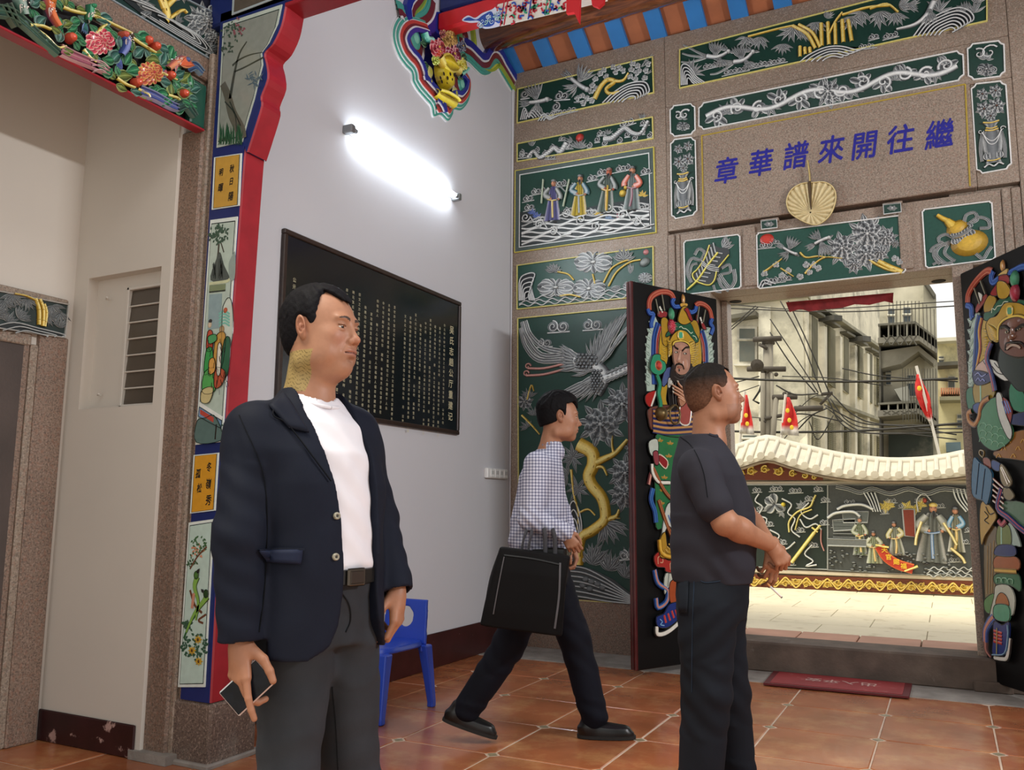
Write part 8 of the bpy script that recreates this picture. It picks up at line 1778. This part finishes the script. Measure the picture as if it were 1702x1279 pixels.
surf_strip(jb2,[(1157,958),(1172,968),(1200,964),(1206,958)],.004,'#1f2a38','pocket_seam',SE,B.root,.001,.002);surf_strip(jb2,[(1154,965),(1151,1050),(1150,1150)],.003,'#1f2a38','side_seam',SE,B.root,.001,.002);surf_patch(jb2,[(1128,962),(1146,964),(1144,1018),(1130,1018)],'#10151d','back_pocket',JB,B.root,.004,5)
for l,hd in zip(lg,(12,-8)):w=M2@l[2];shoe(B.root,frame((w.x,w.y,.002),heading(hd)))
# person 3 : checked shirt, walking, with the bag
D3=4.44;o3=at(902,900,D3);o3=Vector((o3.x,o3.y,0));M3=frame(o3,heading(2));M3i=M3.inverted();L3=lambda x,y,d:M3i@at(x,y,d)
C=Body('person',o3,'man walking in a small-checked white shirt and black trousers, seen from the side');SK3='#9c6e54'
MH3=frame(at(930,693,D3),heading(-6)+Vector((0,0,-.05)))
C.skin(*add_head(C.root,MH3,dict(skin=SK3,w=1.0,jaw=.95,nr=.052,ht=.011,side=.7,front=.050,hz=.062,burn=-.015,nape=-.055,temple=.026,tx=.022,slope=.2,hair='#0e0d0f',neck=((-.03,0,-.06),(-.05,0,-.19)),warm='#80503c',h=.003)))
S=SDF((-.2,-.3,0.0),(.22,.3,1.42),.014);S.loft([(.95,0,0,.08,.13),(1.3,.0,0,.09,.12)],.02);C.skin_sdf(S,M3,SK3)
CHK=mat('checked_shirt','#c9c9d0',.8,spec=.2);t=CHK.node_tree;N_,L_=t.nodes,t.links;b_=N_['Principled BSDF'];gg=N_.new('ShaderNodeTexCoord');sp_=N_.new('ShaderNodeSeparateXYZ');L_.new(gg.outputs['Object'],sp_.inputs[0]);out_=[]
def mth(op,a,b=None):
 n_=N_.new('ShaderNodeMath');n_.operation=op
 for i_,v_ in enumerate((a,b)):
  if v_ is None:continue
  if isinstance(v_,(int,float)):n_.inputs[i_].default_value=v_
  else:L_.new(v_,n_.inputs[i_])
 return n_.outputs[0]
hx=mth('ADD',mth('MULTIPLY',sp_.outputs[0],float(M3[0][0])),mth('MULTIPLY',sp_.outputs[1],float(M3[1][0])));ck=mth('ADD',mth('GREATER_THAN',mth('SINE',mth('MULTIPLY',hx,400.)),.15),mth('GREATER_THAN',mth('SINE',mth('MULTIPLY',sp_.outputs[2],400.)),.15))
cr_=N_.new('ShaderNodeValToRGB');cr_.color_ramp.elements[0].color=(*lin('#c6c8d4'),1);cr_.color_ramp.elements[1].color=(*lin('#60627a'),1);e_=cr_.color_ramp.elements.new(.5);e_.color=(*lin('#9294a8'),1);L_.new(mth('MULTIPLY',ck,.5),cr_.inputs[0]);L_.new(cr_.outputs[0],b_.inputs['Base Color'])
S=SDF((-.30,-.33,.84),(.30,.33,1.50),.0065);fo3=lambda X,Y,Z:.004*snoise(X,Y,Z,24,2.)+.003*np.sin((Z -X*.4)*70+3*np.sin(X*20))*(Z<1.1)
nk3=M3i@(MH3@Vector((-.048,0,-.15)))
S.loft([(.905,-.02,0,.140,.165),(.96,-.025,0,.155,.18),(1.08,-.02,0,.142,.172),(1.2,-.01,0,.130,.175),(1.30,-.005,0,.115,.18),(1.365,.005,0,.095,.15),(1.41,.02,0,.075,.10),(1.44,.03,0,.066,.074)],.03,fold=fo3)
ar=[(L3(893,772,D3 -.16),L3(882,862,D3 -.22),L3(938,884,D3 -.20)),(L3(905,772,D3+.16),L3(930,852,D3+.20),L3(950,905,D3+.12))]
for s_,e2,w_ in ar:S.cap(s_,e2,.070,.060,.05,);S.cap(e2,w_,.060,.046,.02)
S.warp(lambda X,Y,Z:.003*np.sin((Z+X)*110)*(np.abs(Y)>.17)*(Z<1.15));S.cap((nk3.x,nk3.y,nk3.z),(nk3.x+.03,nk3.y,nk3.z+.12),.056,.07,.004,'sub')
sh3=clothmesh('checked_shirt',S,M3,CHK,C.root);S=SDF((-.12+nk3.x,-.13,1.33),(.16+nk3.x,.13,1.52),.004);S.cap((nk3.x+.012,0,nk3.z -.035),(nk3.x+.004,0,nk3.z -.002),.070,.062,.0);S.cap((nk3.x,0,nk3.z -.05),(nk3.x,0,nk3.z+.1),.058,.058,.002,'sub');S.cut(lambda X,Y,Z:nk3.z+.045 -(X -nk3.x)*.35 -Z+0*Y if False else Z*-1+nk3.z+.04 -(X -nk3.x)*.3+0*Y,(-.3,-.2,1.3),(.3,.2,1.6),.002) if False else None;clothmesh('collar',S,M3,CHK,C.root)
handat(C,M3@ar[0][2],at(958,915,D3 -.20),-DH,Vector((0,0,1)),((.6,.8,.4),(.7,.9,.5),(.8,1.0,.5),(.8,1.0,.6)),(.5,.5),SK3,.95);handat(C,M3@ar[1][2],at(960,935,D3+.10),RH,Vector((0,0,1)),((.6,.8,.4),(.7,.9,.5),(.8,1.0,.5),(.8,1.0,.6)),(.5,.5),SK3,.95);C.finish()
BT=cloth('black_trousers','#0b0e19',.8,(4,.2));lg3=[(L3(912,950,D3+.07),L3(955,1060,D3+.05),L3(988,1188,D3+.02)),(L3(893,950,D3 -.07),L3(846,1070,D3 -.08),L3(778,1176,D3 -.08))]
trousers(C,M3,None,lg3,BT,.925,.103,'trousers')
g=G();n=40;vs=[]
for k in range(n):
 a=2*PI*k/n
 for r_,z in ((.002,.90),(.007,.902),(.007,.935),(.002,.937)):vs.append(M3@Vector(((.142+r_)*math.cos(a),(.168+r_)*math.sin(a),z)))
g.add(vs,[(k*4+j,((k+1)%n)*4+j,((k+1)%n)*4+j+1,k*4+j+1) for k in range(n) for j in range(3)]);g.obj('belt',BELT,C.root);g=G();g.bbox((.0,-.20,.885),(.11,-.172,.945),.008,M3);g.obj('belt_pouch',BELT,C.root)
w=M3@lg3[0][2];shoe(C.root,frame((w.x,w.y,.002),heading(4))@Matrix.Scale(.98,4));w=at(762,1198,D3 -.08);fr3=frame(w,heading(0)+Vector((0,0,-.33)));fr3.translation=w+Vector((0,0,-.02));shoe(C.root,fr3@Matrix.Scale(.95,4))
bag=empty('tote_bag',at(880,1030,D3 -.28),'large black cloth bag with grey piping hanging from the forearm of the walking man','bag');BGM=cloth('bag_cloth','#0b0b0d',.8,(6,.2));Db=D3 -.30
bo=at(878,980,Db);Mb2=frame(bo,RH,(0,0,1))@Matrix.Rotation(math.radians(7),4,'Y');S=SDF((-.24,-.12,-.24),(.24,.12,.24),.006);S.loft([(-.185,-.015,0,.195,.075),(-.1,-.01,0,.19,.08),(.08,.0,0,.175,.07),(.185,.008,0,.165,.045)],.0,p=6,fold=lambda X,Y,Z:.004*snoise(X,Y,Z,16,.4));bgo=clothmesh('bag_body',S,Mb2,BGM,bag,2);bbv=bvh(bgo);PIP=cloth('grey_piping','#5c5c60',.8)
surf_strip(bbv,[(931,935),(929,990),(922,1044)],.010,'#5c5c60','piping',PIP,bag,.001,.003);surf_strip(bbv,[(838,925),(829,970),(820,1020)],.006,'#48484c','piping',PIP,bag,.001,.003);surf_strip(bbv,[(838,922),(885,928),(932,938)],.008,'#1c1c20','zip',BELT,bag,.001,.003)
for pts in ([(864,930),(872,890),(884,866),(900,868),(906,892),(906,934)],[(876,930),(882,892),(892,864),(912,868),(922,894),(922,936)]):g=G();g.tube([at(x,y,Db+(.0 if y>880 else.09)) for x,y in smooth_pts(pts,5)],.011,6,flat=.4);g.obj('handle',cloth('bag_strap','#3c3c40',.7),bag,smooth=True)
# blue plastic chair
BLP=mat('blue_plastic','#2c4fc4',.3,noise=(3,.05));ch=empty('plastic_chair',at(675,1180,4.1),'blue plastic chair with an oval hole in its back by the white wall','chair')
cf=onZ(632,1205,0);cb_=onZ(717,1174,0);Xc=(cb_ -cf).normalized();
cz=at(676,1040,1).z;sc_=onX(714,1044,cb_.x);seatz=.385
P_=lambda x,y:onY(x,y,cb_.y)
Yc=Vector((0,0,1)).cross(Xc).normalized()
Lc=(cb_ -cf).length;seat=G();Wd=.32
if Yc.x>0:Yc=-Yc
org=(cf+cb_)/2+Yc*.0;Mc=Matrix(((Xc.x,Yc.x,0,org.x),(Xc.y,Yc.y,0,org.y),(0,0,1,0),(0,0,0,1)))
S=SDF((-.35,-.12,.25),(.35,.48,.47),.006);S.loft([(.355,0,.17,.215,.165),(.378,0,.17,.20,.155)],.0,p=4);S.ell((0,.17,.40),(.16,.12,.022),.01,'sub');S.loft([(.315,0,.17,.222,.172),(.356,0,.17,.214,.164)],.0,p=4);S.loft([(.2,0,.17,.200,.150),(.345,0,.17,.200,.150)],.0,'sub',p=4)
for a,b in ((0,0),):S.cut(lambda X,Y,Z:np.maximum(np.abs(X)-.15,Z -.345)+0*Y,(-.3,-.1,.28),(.3,.45,.36),.01);S.cut(lambda X,Y,Z:np.maximum(np.abs(Y -.17)-.10,Z -.345)+0*X,(-.3,-.1,.28),(.3,.45,.36),.01)
clothmesh('seat',S,Mc,BLP,ch)
for sx in (-1,1):
 for sy in (0,1):
  g=G();x0_,y0_=sx*.19,.02+sy*.30;x1_,y1_=sx*(Lc/2+.0),-.0+sy*.34;vs=[]
  for z,x,y,w in ((0,x1_,y1_,.020),(.03,x1_,y1_,.020),(.2,(x0_+x1_)/2,(y0_+y1_)/2,.026),(.352,x0_,y0_,.032)):
   for (dx,dy) in ((-1,-1),(1,-1),(1,1),(-1,1)):vs.append(Mc@Vector((x+dx*w,y+dy*w,z)))
  g.add(vs,[(3,2,1,0),(12,13,14,15)]+[(k*4+j,k*4+(j+1)%4,k*4+4+(j+1)%4,k*4+4+j) for k in range(3) for j in range(4)]);o=g.obj('leg',BLP,ch);md=o.modifiers.new('b','BEVEL');md.width=.008;md.segments=2
S=SDF((.10,-.03,.32),(.30,.37,.70),.006);S.cut(lambda X,Y,Z:0*X+0*Y+0*Z -1,(0,0,0),(0,0,0)) if False else None
def back(X,Y,Z):
 b=np.maximum(np.maximum(np.abs(X -.195 -(Z -.36)*.12)-.010,np.abs(Y -.17)-(.155 -(Z -.36)*.05)),np.maximum(.35 -Z,Z -.60));o_=np.sqrt(((Y -.17)/.055)**2+((Z -.50)/.058)**2)-1;return np.maximum(b,-o_*.05)
S.F=np.minimum(S.F,back(S.ax[0][:,None,None],S.ax[1][None,:,None],S.ax[2][None,None,:]).astype(np.float32));clothmesh('backrest',S,Mc,BLP,ch)
# red doormat and small framed board
mt_=empty('doormat',(-.71,6.13,.01),'faded red doormat with worn white characters in front of the sill','doormat');MTR=mat('red_mat','#8e2c2e',.75,noise=(5,.15),col2=('#b06c68',9,.58,.75));MTE=mat('mat_edge','#5c1418',.7)
g=G();g.prism([(-1.137,5.86,.006),(-.277,5.88,.006),(-.275,6.32,.006),(-1.15,6.32,.006)],(0,0,.012));g.obj('edge_binding',MTE,mt_);g=G();g.prism([(-1.10,5.89,.017),(-.315,5.91,.017),(-.315,6.295,.017),(-1.11,6.295,.017)],(0,0,.004));g.obj('pile',MTR,mt_)
text_at('出入平安',Matrix.Translation((-.69,6.12,.0225))@Matrix.Rotation(PI,4,'Z')@Matrix.Diagonal((1.5,1.5,1,1)),.075,mat('worn_white','#c9a49c',.8),mt_,'character',fat=.001)
fb=empty('leaning_board',(XL+.2,3.3,0),'black board with red characters leaning low behind the legs of the man in the blazer','board');a,b=onZ(505,1232,.0),onZ(560,1212,.0)
a=at(500,1225,3.35);b=at(570,1205,3.5);a.z=b.z=0;u=(b -a);n_=Vector((-DH.x,-DH.y,0));up=Vector((0,0,.55))-n_*.08
g=G();g.prism([a -u*.6,b,b+up,a -u*.6+up],-n_*.02);g.obj('board',mat('black_board','#131013',.3,noise=(9,.3)),fb);g=G();g.tube([a -u*.6+n_*.004,b+n_*.004,b+up+n_*.004],.009,4);g.obj('board_frame',mat('steel_edge','#7c7c80',.4,metal=.6),fb)
for k in range(5):w=a.lerp(b,.75)+up*(.9 -k*.17)+n_*.004;M_=Matrix(((u.normalized().x,up.normalized().x,n_.x,w.x),(u.normalized().y,up.normalized().y,n_.y,w.y),(0,up.normalized().z,n_.z,w.z),(0,0,0,1)));text_at('福祿壽喜財'[k],M_,.07,mat('red_ink','#a02034',.6),fb,'character')
